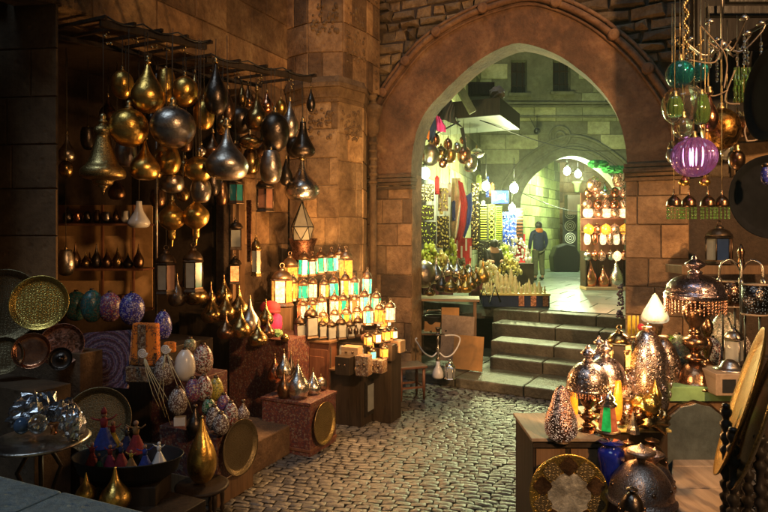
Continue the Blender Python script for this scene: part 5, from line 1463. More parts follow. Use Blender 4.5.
rack(516,523,208,245,15.6,'black','copper','bar','rack of dark and rosy bands at the right of the alley displays',1,11)
rack(418,434,184,201,11.0,'wood_dark','cream','bits','white carved ornament panel under the brightest bulb',5,5)
rack(418,434,205,220,11.0,'wood_dark','lime','bits','shelf of yellow trinkets below the white ornament panel',5,3)
rack(438,448,188,211,11.6,'wood','gy','bits','gilded box lantern panel hanging beside the scarves',2,4)
rack(437,449,216,248,11.7,'wood_dark','gy','bits','column of yellow trinket shelves beside the white scarf',3,7)
rack(418,436,222,244,11.05,'black','lime','bits','lower shelf of yellow trinkets beside the gate jamb',5,4)
# heaps of pale trinkets on stands: many little pieces nobody could count
def heap(px0,px1,pyt,pyb,Y,mat,label,n,seed,name='trinkets'):
    q=MB(); rn=random.Random(seed); a,b=at(px0,pyb,Y),at(px1,pyt,Y)
    for _ in range(n):
        f=rn.random(); x=a.x+(b.x-a.x)*f; k=math.sin(PI*f)**.5; z=a.z+(b.z-a.z)*rn.random()*k
        q.ball((x,Y+rn.uniform(-.15,.15),z),rn.uniform(.018,.045),6,sz=rn.uniform(.7,2.2))
    return q.build(name,mat,None,label,cat='trinkets',kind='stuff')
heap(421,438,243,267,10.9,M['lime'],'heap of yellow carved trinkets on the nearest red stand',110,1)
heap(434,450,253,274,11.2,M['gy'],'heap of cream trinkets right of the nearest heap',110,2)
heap(443,456,236,262,11.9,M['lime'],'heap of golden trinkets under the white scarf',80,3)
heap(451,470,258,276,12.0,M['olive'],'dark green trinkets heaped at the centre',70,4)
heap(473,500,262,281,12.2,M['cream'],'pale trinkets spread on the purple stand',110,5)
heap(495,520,258,275,13.5,M['gy'],'yellow trinkets on the far part of the stall',90,6)
heap(500,530,238,262,14.6,M['white'],'white cups and cards heaped behind the seated vendor',110,7)
heap(497,512,246,262,14.0,M['lime'],'lime trinkets piled beside the white cups',60,8)
heap(486,500,266,276,12.6,M['yellow'],'bright yellow flowers like trinkets at the stall centre',40,9)
M['mauve']=m_plain('mauve_stand',(.16,.05,.06),.7)
for px,py,w,h,Y,m_,lab in ((430,281,16,26,11.1,'mauve','reddish stand under the yellow trinkets near the jamb'),(444,284,16,20,11.4,'mauve','reddish stand under the cream trinkets'),(462,283,24,14,12.3,'mauve','low mauve stand behind the brass pots'),(488,290,36,18,12.5,'mauve','purple stand holding pale trinkets'),(515,275,34,24,15.0,'wood_dark','dark table under the white cups'),(519,252,9,36,16.0,'red','red boxes column left of the person')):
    ap(px,py,Y,w,h,M[m_],'display_stand',lab,'stand',.4)
# figurine table by the steps
Y=11.3; x0,x1=at(482,0,Y).x,at(549,0,Y).x; zt=at(0,293,Y).z
ft=thing('figurine_table','low table with dark patterned cloth crowded with cream figurines atop the steps','table',((x0+x1)/2,Y,UP),math.radians(-6))
q=MB(); q.box((0,.25,(zt-UP)-.02),(x1-x0,.7,.04)); q.build('top',M['gy'],ft,bevel=.004)
q=MB(); q.box((0,.25,(zt-UP-.04)/2),(x1-x0-.03,.66,zt-UP-.05)); q.build('cloth_skirt',M['navy'],ft)
q=MB()
for k in range(3): q=MB(); q.box((.1+k*.22,-.09,(zt-UP)*.5),(.10,.01,(zt-UP)*.8)); q.build('cloth_patch',M['copper_dull'],ft)
rn=random.Random(8); pos=[]
fig=[]
for k,(hh,ww) in enumerate(((.23,.04),(.17,.04),(.13,.045))):
    q=MB()
    if k==0: q.lathe([(ww,0),(ww*.9,.02),(ww*.55,.03),(ww*.6,hh*.6),(ww*.3,hh*.85),(.004,hh)],seg=8)
    elif k==1: q.lathe([(ww,0),(ww*.5,.03),(ww*.8,hh*.4),(ww*.35,hh*.62),(ww*.5,hh*.78),(ww*.25,hh*.95),(.004,hh)],seg=10)
    else: q.lathe([(ww,0),(ww,.01),(ww*.6,hh*.5),(ww*.9,hh*.75),(.004,hh)],seg=10)
    me=bpy.data.meshes.new('figurine'); me.from_pydata([tuple(v) for v in q.v],[],q.f); me.materials.append(M['cream']); me.polygons.foreach_set('use_smooth',[True]*len(q.f)); fig.append(me)
names=['small tapering cream obelisk figurine','small waisted cream statuette','small squat cream figurine']
for r_ in range(3):
    for i in range(13):
        k=rn.choice([0,1,1,2]) 
        o=bpy.data.objects.new('figurine',fig[k]); col.objects.link(o)
        x=x0+.05+(x1-x0-.1)*(i+.5)/13+rn.uniform(-.02,.02); o.location=(x,Y+.02+r_*.2-(x-(x0+x1)/2)*.1,zt-.001); s_=rn.uniform(.8,1.1); o.scale=(s_,s_,s_*(1.15 if i<5 and r_==2 else 1))
        tag(o,names[k]+' in the crowd on the low table atop the steps','figurine','cream figurines with the same shape, '+names[k])
for i,(px,h_) in enumerate(((497,.42),(502,.34),(506,.37),(511,.46),(515,.33))):
    q=MB(); q.lathe([(.07,0),(.065,.05),(.04,.1),(.055,h_*.5),(.045,h_*.7),(.03,h_*.82),(.04,h_*.88),(.004,h_)],seg=12); q.build('tall_statuette',M['cream'],None,f'tall cream statuette rising at the left of the figurine table, {ORD[i]} of five',cat='statuette',group='tall cream statuettes',loc=at(px,292,11.75))
q=MB(); q.tube([(0,0,0),(.1,-.05,.28),(.2,-.05,0),(.3,-.05,.3),(.4,-.05,.02)],.02,6); q.build('folded_stand',M['iron'],None,'black folding metal legs beside the figurine table',cat='stand',loc=at(478,303,10.9))
q=MB(); 
for s_ in(-1,1): q.tube([(-.1,s_*.12,0),(.1,s_*.1,.5)],.015,6)

# copper lamp shop on the right inside the alley
Y=14.7; cs=thing('copper_lamp_stall','tall glowing stall of copper lamps at the right of the alley','stall',(at(607,0,Y).x,Y,UP),0)
w_=44*Y/F
q=MB(); q.box((0,.1,.04),(w_+.05,.5,.08)); q.build('base',M['wood_pale'],cs,bevel=.01)
q=MB(); q.box((0,.32,1.2),(w_,.05,2.4)); q.build('back_panel',M['wood_red'],cs)
for z in(.88,1.42,1.75,2.1):
    q=MB(); q.box((0,.15,z),(w_,.36,.03)); q.build('shelf',M['wood_red'],cs)
q=MB(); q.box((-w_/2,.12,.5),(.03,.4,.9)); q.build('side_post',M['wood_dark'],cs); q=MB(); q.box((w_/2,.12,.5),(.03,.4,.9)); q.build('side_post',M['wood_dark'],cs)
M['pcop']=m_pierced('pierced_copper_lit',(.8,.42,.25),(1,.55,.25),1.6,44,.25)
M['glow_white']=m_emit('glow_white',(1,.70,.38),1.7); M['glow_amber']=m_emit('glow_amber',(1,.34,.03),1.4)
G5='copper lamps on the glowing alley stall'
def cl_(px,pyb,w,h,kind,mat,lab,Yo=14.75,nm='copper_lamp'):
    t=thing(nm,lab,'lamp',at(px,pyb,Yo),random.uniform(0,3),G5)
    q=MB(); q.lathe(prof(kind,w*Yo/F,h*Yo/F),seg=20); q.build('body',mat,t)
    q=MB(); hh=h*Yo/F; q.lathe([(.02,hh-.01),(.025,hh+.01),(.01,hh+.03)],seg=8); q.build('cap',M['chain'],t)
cl_(590,289,13,30,'tear',M['copper'],'dark copper drop at the left foot of the alley lamp stall')
cl_(603,289,12,23,'tear',M['copper'],'smaller orange copper drop in the middle foot of the alley stall')
cl_(616,290,15,32,'tear',M['silver_br'],'pale silver drop at the right foot of the alley lamp stall')
rn=random.Random(4)
for j,(py,nm,kind,ww,hh,ms_) in enumerate(((256,'lowest shelf','globe',8,10,['silver_br','copper','pcop','silver_br','glow_white','copper']),(240,'row of little tubes','oval',6.5,12,['glow_white','copper','glow_white','pcop','glow_white','pcop']),(230,'amber row','globe',10,11,['glow_amber','copper','glow_amber','pcop','glow_amber']),(213,'row of white lit shades','cup',10,9,['glow_white','pcop','glow_white','pcop','glow_white']),(204,'middle cluster','globe',9,10,['pcop','copper','pcop','copper','pcop']),(193,'upper cluster','globe',9,11,['copper','pcop','pcop','copper','pcop']))):
    n=len(ms_)
    for i,m_ in enumerate(ms_):
        px=588+(624-588)*i/(n-1)+rn.uniform(-1,1)
        c_={'silver_br':'silver','copper':'copper','pcop':'pierced copper','glow_white':'white glowing','glow_amber':'amber glowing'}[m_]
        cl_(px,py+5,ww,hh,kind,M[m_],f'{c_} lamp, {ORD[i]} from the left, {nm} of the alley stall',14.7+rn.uniform(-.1,.1))
cl_(594,192,14,15,'globe',M['pcop'],'large pierced rosy ball lamp, top left of the alley stall',14.5)
cl_(619,187,13,13,'cup',M['pcop'],'large pierced rosy cup lamp, top right of the alley stall',14.5)
cl_(605,196,11,14,'onion',M['silver_br'],'shiny silver onion lamp between the two large rosy lamps',14.5)
q=MB(); rn=random.Random(2)
for k in range(5): crumple(q,at(594+k*7.5,168-(4 if k<2 else -1.5),14.4),.16,k,.55,.5)
q.build('green_netting',M['leafgreen'],None,'bright green crumpled netting draped over the alley lamp stall',cat='netting')
q=MB(); rn=random.Random(3)
for k in range(60): q.ball(at(620+rn.uniform(-2.5,3),rn.uniform(285,318),9.6+rn.uniform(-.1,.1)),rn.uniform(.012,.03),6)
q.build('bead_strings',M['mos_violet'],None,'violet and white bead strings hanging at the right jamb foot',cat='beads')

# ------------------------------------------------------------ people
def skin(name,verts,edges,rad,mat,parent,sub=2,root=0):
    me=bpy.data.meshes.new(name); me.from_pydata([tuple(v) for v in verts],edges,[]); me.materials.append(mat)
    o=bpy.data.objects.new(name,me); col.objects.link(o); o.parent=parent
    m_=o.modifiers.new('skin','SKIN'); m_.use_smooth_shade=True
    for i,r_ in enumerate(rad):
        sv=me.skin_vertices[0].data[i]; sv.radius=r_ if isinstance(r_,tuple) else (r_,r_); sv.use_root=(i==root)
    s_=o.modifiers.new('sub','SUBSURF'); s_.levels=sub; s_.render_levels=sub
    return o
pe=thing('person','person seen from behind in navy top with orange collar and olive trousers, arms lowered','person',at(538.5,280,17.9),math.radians(192))
J=[(0,0,.93),(0,.0,1.12),(0,.01,1.30),(0,.01,1.44),(0,.0,1.52),(0,-.01,1.60),(0,0,1.67),
   (-.19,.0,1.40),(-.25,.02,1.13),(-.23,-.10,.92),(-.22,-.13,.84),
   (.19,.0,1.40),(.26,.0,1.13),(.25,-.06,.90),(.25,-.08,.82),
   (-.10,0,.88),(-.11,-.02,.50),(-.12,.03,.09),(-.12,-.10,.03),
   (.10,0,.88),(.12,.04,.50),(.15,.12,.09),(.15,.0,.04)]
Eg=[(0,1),(1,2),(2,3),(3,4),(4,5),(5,6),(3,7),(7,8),(8,9),(9,10),(3,11),(11,12),(12,13),(13,14),(0,15),(15,16),(16,17),(17,18),(0,19),(19,20),(20,21),(21,22)]
R_=[(.15,.11),(.13,.10),(.15,.11),(.12,.09),(.055,.055),(.085,.095),(.07,.08),.055,.04,.03,.035,.055,.04,.03,.035,.085,.055,.04,.035,.085,.055,.04,.035]
skin('body',J,Eg,R_,M['skin'],pe)
tj=[(0,0,.80),(0,0,1.08),(0,.01,1.30),(0,.01,1.43),(-.19,0,1.41),(-.255,.02,1.13),(-.235,-.09,.94),(.19,0,1.41),(.265,0,1.13),(.255,-.06,.92)]
skin('sweater',tj,[(0,1),(1,2),(2,3),(3,4),(4,5),(5,6),(3,7),(7,8),(8,9)],[(.20,.155),(.175,.14),(.19,.135),(.13,.10),.075,.06,.048,.075,.06,.048],M['navy'],pe)
skin('trousers',[(0,0,1.0),(-.10,0,.84),(-.115,-.02,.50),(-.12,.03,.12),(.10,0,.84),(.125,.04,.50),(.15,.12,.12)],[(0,1),(1,2),(2,3),(0,4),(4,5),(5,6)],[(.175,.13),(.11,.115),.085,.075,(.11,.115),.085,.075],M['olive'],pe)
q=MB(); q.lathe([(.10,1.41),(.125,1.45),(.11,1.52),(.07,1.55)],(0,.035,0),seg=16); q.build('collar',M['orange'],pe)
q=MB(); q.ball((0,.012,1.63),.105,18,sz=1.15); q.ball((0,.06,1.62),.07,12); q.build('hair',M['hair'],pe)
for s_ in(-1,1):
    x,yy=(-.12,-.04) if s_<0 else (.15,.06)
    q=MB(); q.ball((x,yy,.05),.06,12,sz=.75,sy=1.9); q.build('shoe',M['leather'],pe)
    q=MB(); hx,hy=(-.22,-.14) if s_<0 else (.25,-.09)
    for f_ in range(4): q.tube([(hx+(f_-1.5)*.016,hy,.83),(hx+(f_-1.5)*.017,hy-.01,.79),(hx+(f_-1.5)*.016,hy-.015,.755+.005*abs(f_-1.5))],.009,6)
    q.tube([(hx+s_*-.03,hy,.845),(hx+s_*-.05,hy-.01,.80)],.010,6); q.build('fingers',M['skin'],pe)
p2=thing('person','dark haired vendor seated low among the trinket tables, head bowed','person',at(493,287,13.2),.3); p2.scale=(.86,.86,.93)
skin('body',[(0,0,.45),(0,0,.7),(0,-.03,.88),(0,-.08,.98),(-.17,0,.84),(-.2,-.12,.62),(-.08,-.25,.6),(.17,0,.84),(.2,-.12,.62),(.08,-.25,.6)],[(0,1),(1,2),(2,3),(2,4),(4,5),(5,6),(2,7),(7,8),(8,9)],[(.16,.13),(.16,.12),(.1,.09),(.08,.085),.06,.045,.035,.06,.045,.035],M['skin'],p2)
skin('shirt',[(0,0,.42),(0,0,.7),(0,-.02,.86),(-.17,0,.84),(-.2,-.12,.62),(.17,0,.84),(.2,-.12,.62)],[(0,1),(1,2),(2,3),(3,4),(2,5),(5,6)],[(.22,.20),(.22,.19),(.15,.13),.09,.07,.09,.07],M['black'],p2)
q=MB(); q.ball((0,-.07,1.03),.10,16,sz=1.05); q.build('hair',M['hair'],p2)
# ------------------------------------------------------------ the lamp stall on the right
def fbox(name,px0,px1,pyt,Y,dep,mat,label,cat,zb=0.0,bevel=.006,rz=0):
    z=at(0,pyt,Y).z; x0,x1=at(px0,0,Y).x,at(px1,0,Y).x
    t=thing(name,label,cat,((x0+x1)/2,Y+dep/2,zb),rz)
    q=MB(); q.box((0,0,(z-zb)/2),(x1-x0,dep,z-zb)); q.build('body',mat,t,bevel=bevel)
    return t,x1-x0,dep,z-zb
f1,a,b,h=fbox('display_table',533,602,441,4.15,.55,M['wood_dark'],'dark wooden table with pale top holding the copper dome lamps','table')
q=MB(); q.box((0,0,h+.012),(a+.03,b+.04,.024)); q.build('top',M['plank'],f1,bevel=.004)
for k in(-1,1):
    q=MB(); q.box((k*a/4,-b/2-.006,h*.6),(a/2-.04,.01,h*.66)); q.build('panel',M['tray_dark'] if 0 else M['wood'],f1)
q=MB(); q.box((0,-b/2-.012,h-.03),(a,.012,.02)); q.build('rail',M['wood_dark'],f1)
f2,a,b,h=fbox('display_table',603,668,432,4.55,.6,M['wood_dark'],'dark table with yellowish cloth edge behind the blue vase','table')
q=MB(); q.box((0,0,h+.01),(a+.04,b+.04,.02)); q.build('cloth',M['green_cloth'] if 0 else M['gy'],f2,bevel=.006)
f3,a,b,h=fbox('green_table',664,738,388,4.85,.6,M['wood'],'table under green felt carrying the big fringed brass lamp','table')
q=MB(); q.box((0,0,h+.008),(a+.05,b+.05,.016)); q.box((0,-b/2-.028,h-.045),(a+.05,.01,.11)); q.prism([(-a/2-.03,h),(-a/2+.03,h),(-a/2-.015,h-.36),(-a/2-.05,h-.30)],-b/2-.04,-b/2-.03); q.box((-a/2-.028,0,h-.07),(.008,b,.16)); q.build('green_felt',M['green_cloth'],f3,bevel=.004)
# scalloped arch panel leaning on the green table
q=MB(); pts=[]; R0=.27
for k in range(61):
    a_=PI*k/60; r_=R0*(1-.035*abs(math.cos(a_*7)))
    pts.append((r_*math.cos(a_),r_*math.sin(a_)*1.0))
q.prism([(R0*.97,-.34)]+pts+[(-R0*.97,-.34)],0,.025); o=q.build('scalloped_panel',M['slab'],None,'grey scalloped arch shaped panel leaning against the green table',cat='panel',bevel=.004); p=at(700,440,4.7); o.location=(p.x,4.74,at(0,440,4.7).z); o.rotation_euler=(-.06,0,0)
q=MB(); q.prism([(R0*1.07,-.34)]+[(x*1.08,z*1.08) for x,z in pts]+[(-R0*1.07,-.34)],0.03,.045); o=q.build('panel_border',M['bronze'],bpy.data.objects[o.name])
# bench with planks
bn=thing('plank_bench','worn rough wooden bench in the foreground beside the black stand','bench',(0,0,0))
z=.42; A_,B_=at(673,0,4.7),at(727,0,4.7)
x0,x1=(673-384)/F*4.65,(726-384)/F*4.65
for k,(ya,yb) in enumerate(((449,466),(466.5,488),(488.6,540))):
    q=MB(); P_=[onz(673-(ya-449)*.06,ya,z),onz(728,ya+.6*k,z),onz(728,yb,z),onz(673-(yb-449)*.06,yb+.5,z)]
    up_=Vector((0,0,.003*k)); P_=[p+up_ for p in P_]; q.add([p-Vector((0,0,.06)) for p in P_]+P_,[(0,1,2,3),(7,6,5,4),(0,4,5,1),(1,5,6,2),(2,6,7,3),(3,7,4,0)],tone=.4+.2*k); q.build('plank',M['plank'],bn,bevel=.012)
q=MB(); P_=[onz(675,452,z),onz(726,452,z),onz(726,538,z),onz(669,538,z)]; q.add([Vector((p.x,p.y,0)) for p in P_]+[p-Vector((0,0,.061)) for p in P_],[(0,1,2,3),(7,6,5,4),(0,4,5,1),(1,5,6,2),(2,6,7,3),(3,7,4,0)]); q.build('base',M['wood_dark'],bn)

# big mirror centred tray in front
mt=thing('mirror_tray','round brass tray with scalloped dark lobes and a mirror centre, foreground','tray',at(569,495,3.98),0)
r_=40*3.98/F
q=MB(); Rm=Matrix.Rotation(PI/2-.12,4,'X')
q.lathe([(.001,-.005),(r_*.95,-.005),(r_,.006),(r_*.98,.012),(r_*.93,.006),(.001,.004)],seg=60,M=Rm); q.build('rim',M['tray_gold'],mt)
q=MB(); q.lathe([(.001,.006),(r_*.52,.006),(r_*.54,.010),(.001,.0101)],seg=48,M=Rm,sm=False); q.build('mirror',M['foil'] if 0 else m_metal('mirror_face',(.8,.78,.7),.38),mt)
for k in range(10):
    a_=2*PI*k/10+.3; c=Rm@Vector((r_*.70*math.cos(a_),r_*.70*math.sin(a_),.012))
    q=MB(); q.lathe([(.001,.001),(r_*.21,.001),(r_*.21,-.004),(.001,-.004)],seg=16,flute=4,fa=.14,sm=False,M=Matrix.Translation(c)@Rm); q.build('lobe',M['tray_dark'] if k%2 else M['bronze'],mt)

# domed lamps
M['domeC']=m_ornate('chased_copper_dome',(.74,.58,.52),(.13,.08,.065),26,4.6,.3,(1,.7,.45),2.0)
M['domeB']=m_ornate('chased_bronze_dome',(.50,.38,.40),(.09,.055,.05),24,4.4,.28)
def domelamp(label,px,pyb,Y,dome_w,dome_top,dome_bot,fin_top,base_w,base_h,mat,fringe,stem,group='dome shaded table lamps',band=False):
    s_=Y/F; p=at(px,pyb,Y); t=thing('dome_lamp',label,'lamp',p,random.uniform(0,3),group)
    zt=lambda py:(pyb-py)*s_
    R0=dome_w*s_/2; z0,z1=zt(dome_bot),zt(dome_top); hh=z1-z0
    q=MB(); q.lathe([(R0*1.03,z0-.004),(R0*1.06,z0),(R0*1.02,z0+hh*.06),(R0,z0+hh*.1)]+[(R0*math.cos(a_)**.9,z0+hh*.1+hh*.9*math.sin(a_)) for a_ in [k*PI/2/14*.97 for k in range(1,15)]],seg=44,flute=12,fa=.012); dmo=q.build('dome',mat,t)
    if band:
        q=MB(); q.lathe([(R0*1.03,z0-hh*.28),(R0*1.07,z0-hh*.26),(R0*1.05,z0-.02),(R0*1.08,z0-.002)],seg=44); q.build('pierced_band',M['domeB'],t)
        for k in range(28):
            a_=2*PI*k/28
            pass
    q=MB(); f=zt(fin_top)-z1
    q.lathe([(R0*.22,z1-.005),(R0*.25,z1+f*.1),(R0*.14,z1+f*.2),(R0*.17,z1+f*.26),(R0*.34,z1+f*.42),(R0*.36,z1+f*.52),(R0*.22,z1+f*.66),(R0*.1,z1+f*.76),(R0*.12,z1+f*.82),(.001,z1+f)],seg=20,flute=6,fa=.04); q.build('finial',mat,dmo)
    if fringe:
        q=MB(); rn=random.Random(int(px)); fz=z0-(hh*.26 if band else 0)
        for k in range(46):
            a_=2*PI*k/46; L_=fringe*s_*(1-.18*abs(math.sin(a_*6)))
            x,yy=R0*1.02*math.cos(a_),R0*1.02*math.sin(a_)
            for m_ in range(5): q.ball((x,yy,fz-L_*(m_+.6)/5),.0062,6,sz=L_/5*75)
        q.build('bead_fringe',M['fringe'],t)
    q=MB(); zz=z0*1.0; bh=base_h*s_; rs=stem*s_/2; L_=z0-bh
    pr=[(rs*.5,bh*.95)]
    for k,(r2,f2) in enumerate(((.9,.03),(.5,.08),(.45,.14),(1.0,.24),(.9,.33),(.4,.38),(.55,.42),(.35,.47),(.8,.6),(1,.72),(.85,.8),(.4,.86),(.6,.92),(.3,1.0),(.2,1.15))): pr.append((rs*r2,bh+L_*f2))
    q.lathe(spline(pr,2),seg=20); q.build('stem',M['bronze_warm'],t)
    q=MB(); rb=base_w*s_/2; q.lathe(spline([(rb,0),(rb*1.0,.012),(rb*.9,bh*.18),(rb*.82,bh*.3),(rb*.72,bh*.55),(rb*.45,bh*.8),(rb*.22,bh*.95),(rb*.2,bh)],2),seg=32,flute=10,fa=.015); q.build('base',M['bronze_warm'],t)
    return t
M['fringe']=m_metal('copper_beads',(.85,.45,.28),.25); M['bronze_warm']=m_metal('warm_bronze',(.30,.17,.095),.24,c2=(.2,.09,.04))
domelamp('copper dome lamp at the front left of the stall, with turned stem',588,441,4.3,41,362,389,344,38,15,M['domeC'],6,16)
domelamp('copper dome lamp just behind the front left one, leaning right',606,428,4.75,38,357,382,339,30,14,M['domeC'],6,13)
domelamp('small copper dome lamp tip showing behind the two front domes',599,420,5.0,30,350,372,335,24,12,M['domeC'],5,12)
domelamp('big fringed dome lamp on the green table, tallest of the stall',695,386,5.0,54,274,293,254,45,26,M['domeB'],16,24,band=True)
# second stem in behind big lamp
t=thing('candle_holder','turned brass candle holder right behind the big fringed lamp stem','candle holder',at(707,366,5.3),0)
q=MB(); s_=5.3/F; q.lathe(spline([(.07,0),(.06,.02),(.02,.06),(.035,.12),(.05,.2),(.02,.25),(.045,.3),(.05,.37),(.02,.42),(.05,.46),(.04,.48)],2),seg=18); q.build('body',M['bronze_warm'],t)
# pierced lit pear lamp
M['pear']=m_pierced('pierced_pear_lit',(.62,.33,.24),(1,.66,.42),2.0,120,.2)
t=thing('pierced_lamp','small pear shaped pierced copper lamp, lit, at the front corner','lamp',at(561,439,4.15),.3)
q=MB(); s_=4.15/F; q.lathe([(r*32*s_/2,z*54*s_) for r,z in spline([(.6,0),(.95,.1),(1,.25),(.92,.42),(.72,.58),(.6,.68),(.5,.8),(.32,.92),(.2,.96),(.001,1)],3)],seg=30); q.build('shell',M['pear'],t)
q=MB(); q.lathe([(.06,0),(.06,-.012),(.07,-.014)][::-1],seg=20); q.build('foot',M['tin_dark'],t)
# green red lantern
M['green_pane']=m_emit('green_pane',(.02,.45,.08),.6); M['brown_pane']=m_emit('brown_pane',(.5,.12,.04),.6)
t=thing('conical_lantern','conical lantern with green and brown glass under a silver top','lantern',at(608,431,4.2),.5)
s_=4.2/F
for k in range(6):
    q=MB(); a0,a1=2*PI*k/6,2*PI*(k+1)/6; r0,r1=9.5*s_,6.3*s_
    vs=[Vector((r0*math.cos(a0),r0*math.sin(a0),.01)),Vector((r0*math.cos(a1),r0*math.sin(a1),.01)),Vector((r1*math.cos(a1),r1*math.sin(a1),26*s_)),Vector((r1*math.cos(a0),r1*math.sin(a0),26*s_))]
    q.add(vs+[v*.97 for v in vs],[(0,1,2,3),(7,6,5,4),(0,4,5,1),(1,5,6,2),(2,6,7,3),(3,7,4,0)]); q.build('glass_pane',M['green_pane'] if k%2 else M['brown_pane'],t)
q=MB(); q.lathe([(8*s_,25*s_),(8.5*s_,27*s_),(5*s_,30*s_),(6.5*s_,31*s_),(6*s_,34*s_),(3*s_,37*s_),(1.5*s_,39*s_),(2.2*s_,40.5*s_),(.001,43*s_)],seg=18,flute=6,fa=.05); q.build('top',M['silver_br'],t)
q=MB(); q.lathe([(12*s_,-.01),(12*s_,.006),(10*s_,.012)],seg=20); q.build('base',M['tin_dark'],t)
# orange lit glass pieces
M['orange_lit']=m_emit('orange_glass_lit',(1,.27,.015),.95); M['glow_door']=m_emit('glow_door',(1,.5,.10),2.6)
for px,pyb,w,h,Y,lab in ((574,424,8,36,4.7,'slim glowing orange glass lamp behind the front left dome lamp'),(618,421,9,40,4.6,'curved glowing orange glass lamp between dome lamps and silver vases')):
    t=thing('orange_lamp',lab,'lamp',at(px,pyb,Y),0)
    q=MB(); q.lathe(prof('oval',w*Y/F,h*Y/F),seg=18); q.build('glass',M['orange_lit'],t)
    q=MB(); q.lathe([(.05,-.02),(.055,-.01),(.03,.01)],seg=16); q.build('foot',M['bronze_warm'],t)
am=lantern('archway_lantern','glowing amber lantern with an arched door, behind the copper domes',619,326,372,22,4.9,M['gold_dk'],[M['glow_door'],M['wood_dark']],.15,sides=6)
t=thing('white_cone_lamp','frosted white pointed glass lamp glowing at the back of the stall','lamp',at(655,323,5.5),0)
M['frost']=m_emit('frosted_lit',(1,.80,.48),.55)
q=MB(); s_=5.5/F; q.lathe([(r*26*s_/2,z*30*s_) for r,z in spline([(.4,0),(.85,.05),(1,.17),(.85,.38),(.5,.65),(.2,.9),(.02,1)],3)],seg=24); q.build('shade',M['frost'],t)
q=MB(); q.lathe([(.06,-.34),(.07,-.3),(.03,-.25),(.045,-.12),(.07,-.03),(.06,0)],seg=18); q.build('stand',M['bronze_warm'],t)
# candles and small red thing on a plate
t=thing('candle_bundle','bundle of yellow candles beside the glowing arched lantern','candles',at(633,334,5.2),0)
for k in range(5):
    q=MB(); q.lathe([(.009,0),(.009,.15),(.003,.16)],((k-2)*.02,(k%2)*.02,0),8); q.build('candle',M['yellow'],t)
q=MB(); q.lathe([(.001,0),(.07,0),(.1,.012),(.001,.006)],seg=24); q.build('metal_saucer',M['gold_dk'],None,'small shallow metal saucer with a red bauble by the candles',cat='saucer',loc=at(628,337,5.0))
q=MB(); q.ball((0,0,0),.03,14); q.build('red_bauble',M['red'],None,'tiny red bauble sitting by the yellow candles',cat='bauble',loc=at(641,327,5.1))
# large silver embossed vases
def evase(label,px,pyb,w,h,Y,mat,kind='egg',grp='embossed metal vases in the stall'):
    t=thing('embossed_vase',label,'vase',at(px,pyb,Y),random.uniform(0,3),grp)
    q=MB(); q.lathe(prof(kind,w*Y/F,h*Y/F),seg=40); o=q.build('body',mat,t)
    q=MB(); hh=h*Y/F; q.lathe([(.03,hh-.02),(.035,hh),(.045,hh+.015),(.035,hh+.02)],seg=20); q.build('rim',M['tin'],t)
    rn=random.Random(int(px*7)); q=MB()
    R0,Hh=w*Y/F/2,h*Y/F
    for k in range(34):
        f=rn.uniform(.15,.85); a_=rn.uniform(0,2*PI)
        pr=prof(kind,w*Y/F,Hh); r_=min(pr,key=lambda p_:abs(p_[1]-f*Hh))[0]
        c=Vector((r_*math.cos(a_),r_*math.sin(a_),f*Hh)); s0=rn.uniform(.018,.034)
        pts=[c+Vector((math.cos(b_)*-math.sin(a_)*s0*(1-b_/9),math.cos(b_)*math.cos(a_)*s0*(1-b_/9),math.sin(b_)*s0*(1-b_/9)))+Vector((math.cos(a_),math.sin(a_),0))*.002 for b_ in [i*.55 for i in range(14)]]
        q.tube(pts,.0055,5)
    q.build('relief_scroll',mat,t)
    return t
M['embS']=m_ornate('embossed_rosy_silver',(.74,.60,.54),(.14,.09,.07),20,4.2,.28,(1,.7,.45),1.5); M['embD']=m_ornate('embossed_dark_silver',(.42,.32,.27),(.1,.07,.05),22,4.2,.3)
evase('largest embossed silver vase in the middle of the stall',647,425,44,96,4.9,M['embS'])
evase('darker embossed vase behind, right of the largest silver vase',664,418,36,80,5.1,M['embD'])
evase('small rosy embossed vase left of the largest, with pointed lid',625,410,20,58,4.85,M['embS'],'onion')
evase('embossed rosy bulb lamp low at the left of the brass figures',628,425,20,24,4.7,M['embS'],'globe')
evase('dull embossed vase hidden between the domes and the large vase',632,400,16,40,5.2,M['embD'],'egg')
# green shimmer bowl and sage mosaic egg
t=rtray('shell_plate',668,345,5.15,.085,M['green_glass'],'dark plate shimmering green behind the large silver vase',(0.2,-.98),.4,cat='plate')
egg(678,352,26,36,5.2,M['mos_greenish'],'sage green mosaic egg lamp left of the big lamp stem',group='mosaic lamps of the right stall')
egg(726,338,32,54,5.7,M['mos_stone'],'large pebble mosaic egg lamp behind the small glass lantern',group='mosaic lamps of the right stall')
egg(712,352,20,30,5.5,M['mos_bw2'],'pink and white mosaic egg lamp behind the big lamp base',group='mosaic lamps of the right stall')
egg(744,345,12,20,5.2,M['mos_bw'],'small white mosaic egg beside the gold leaning tray',group='mosaic lamps of the right stall')
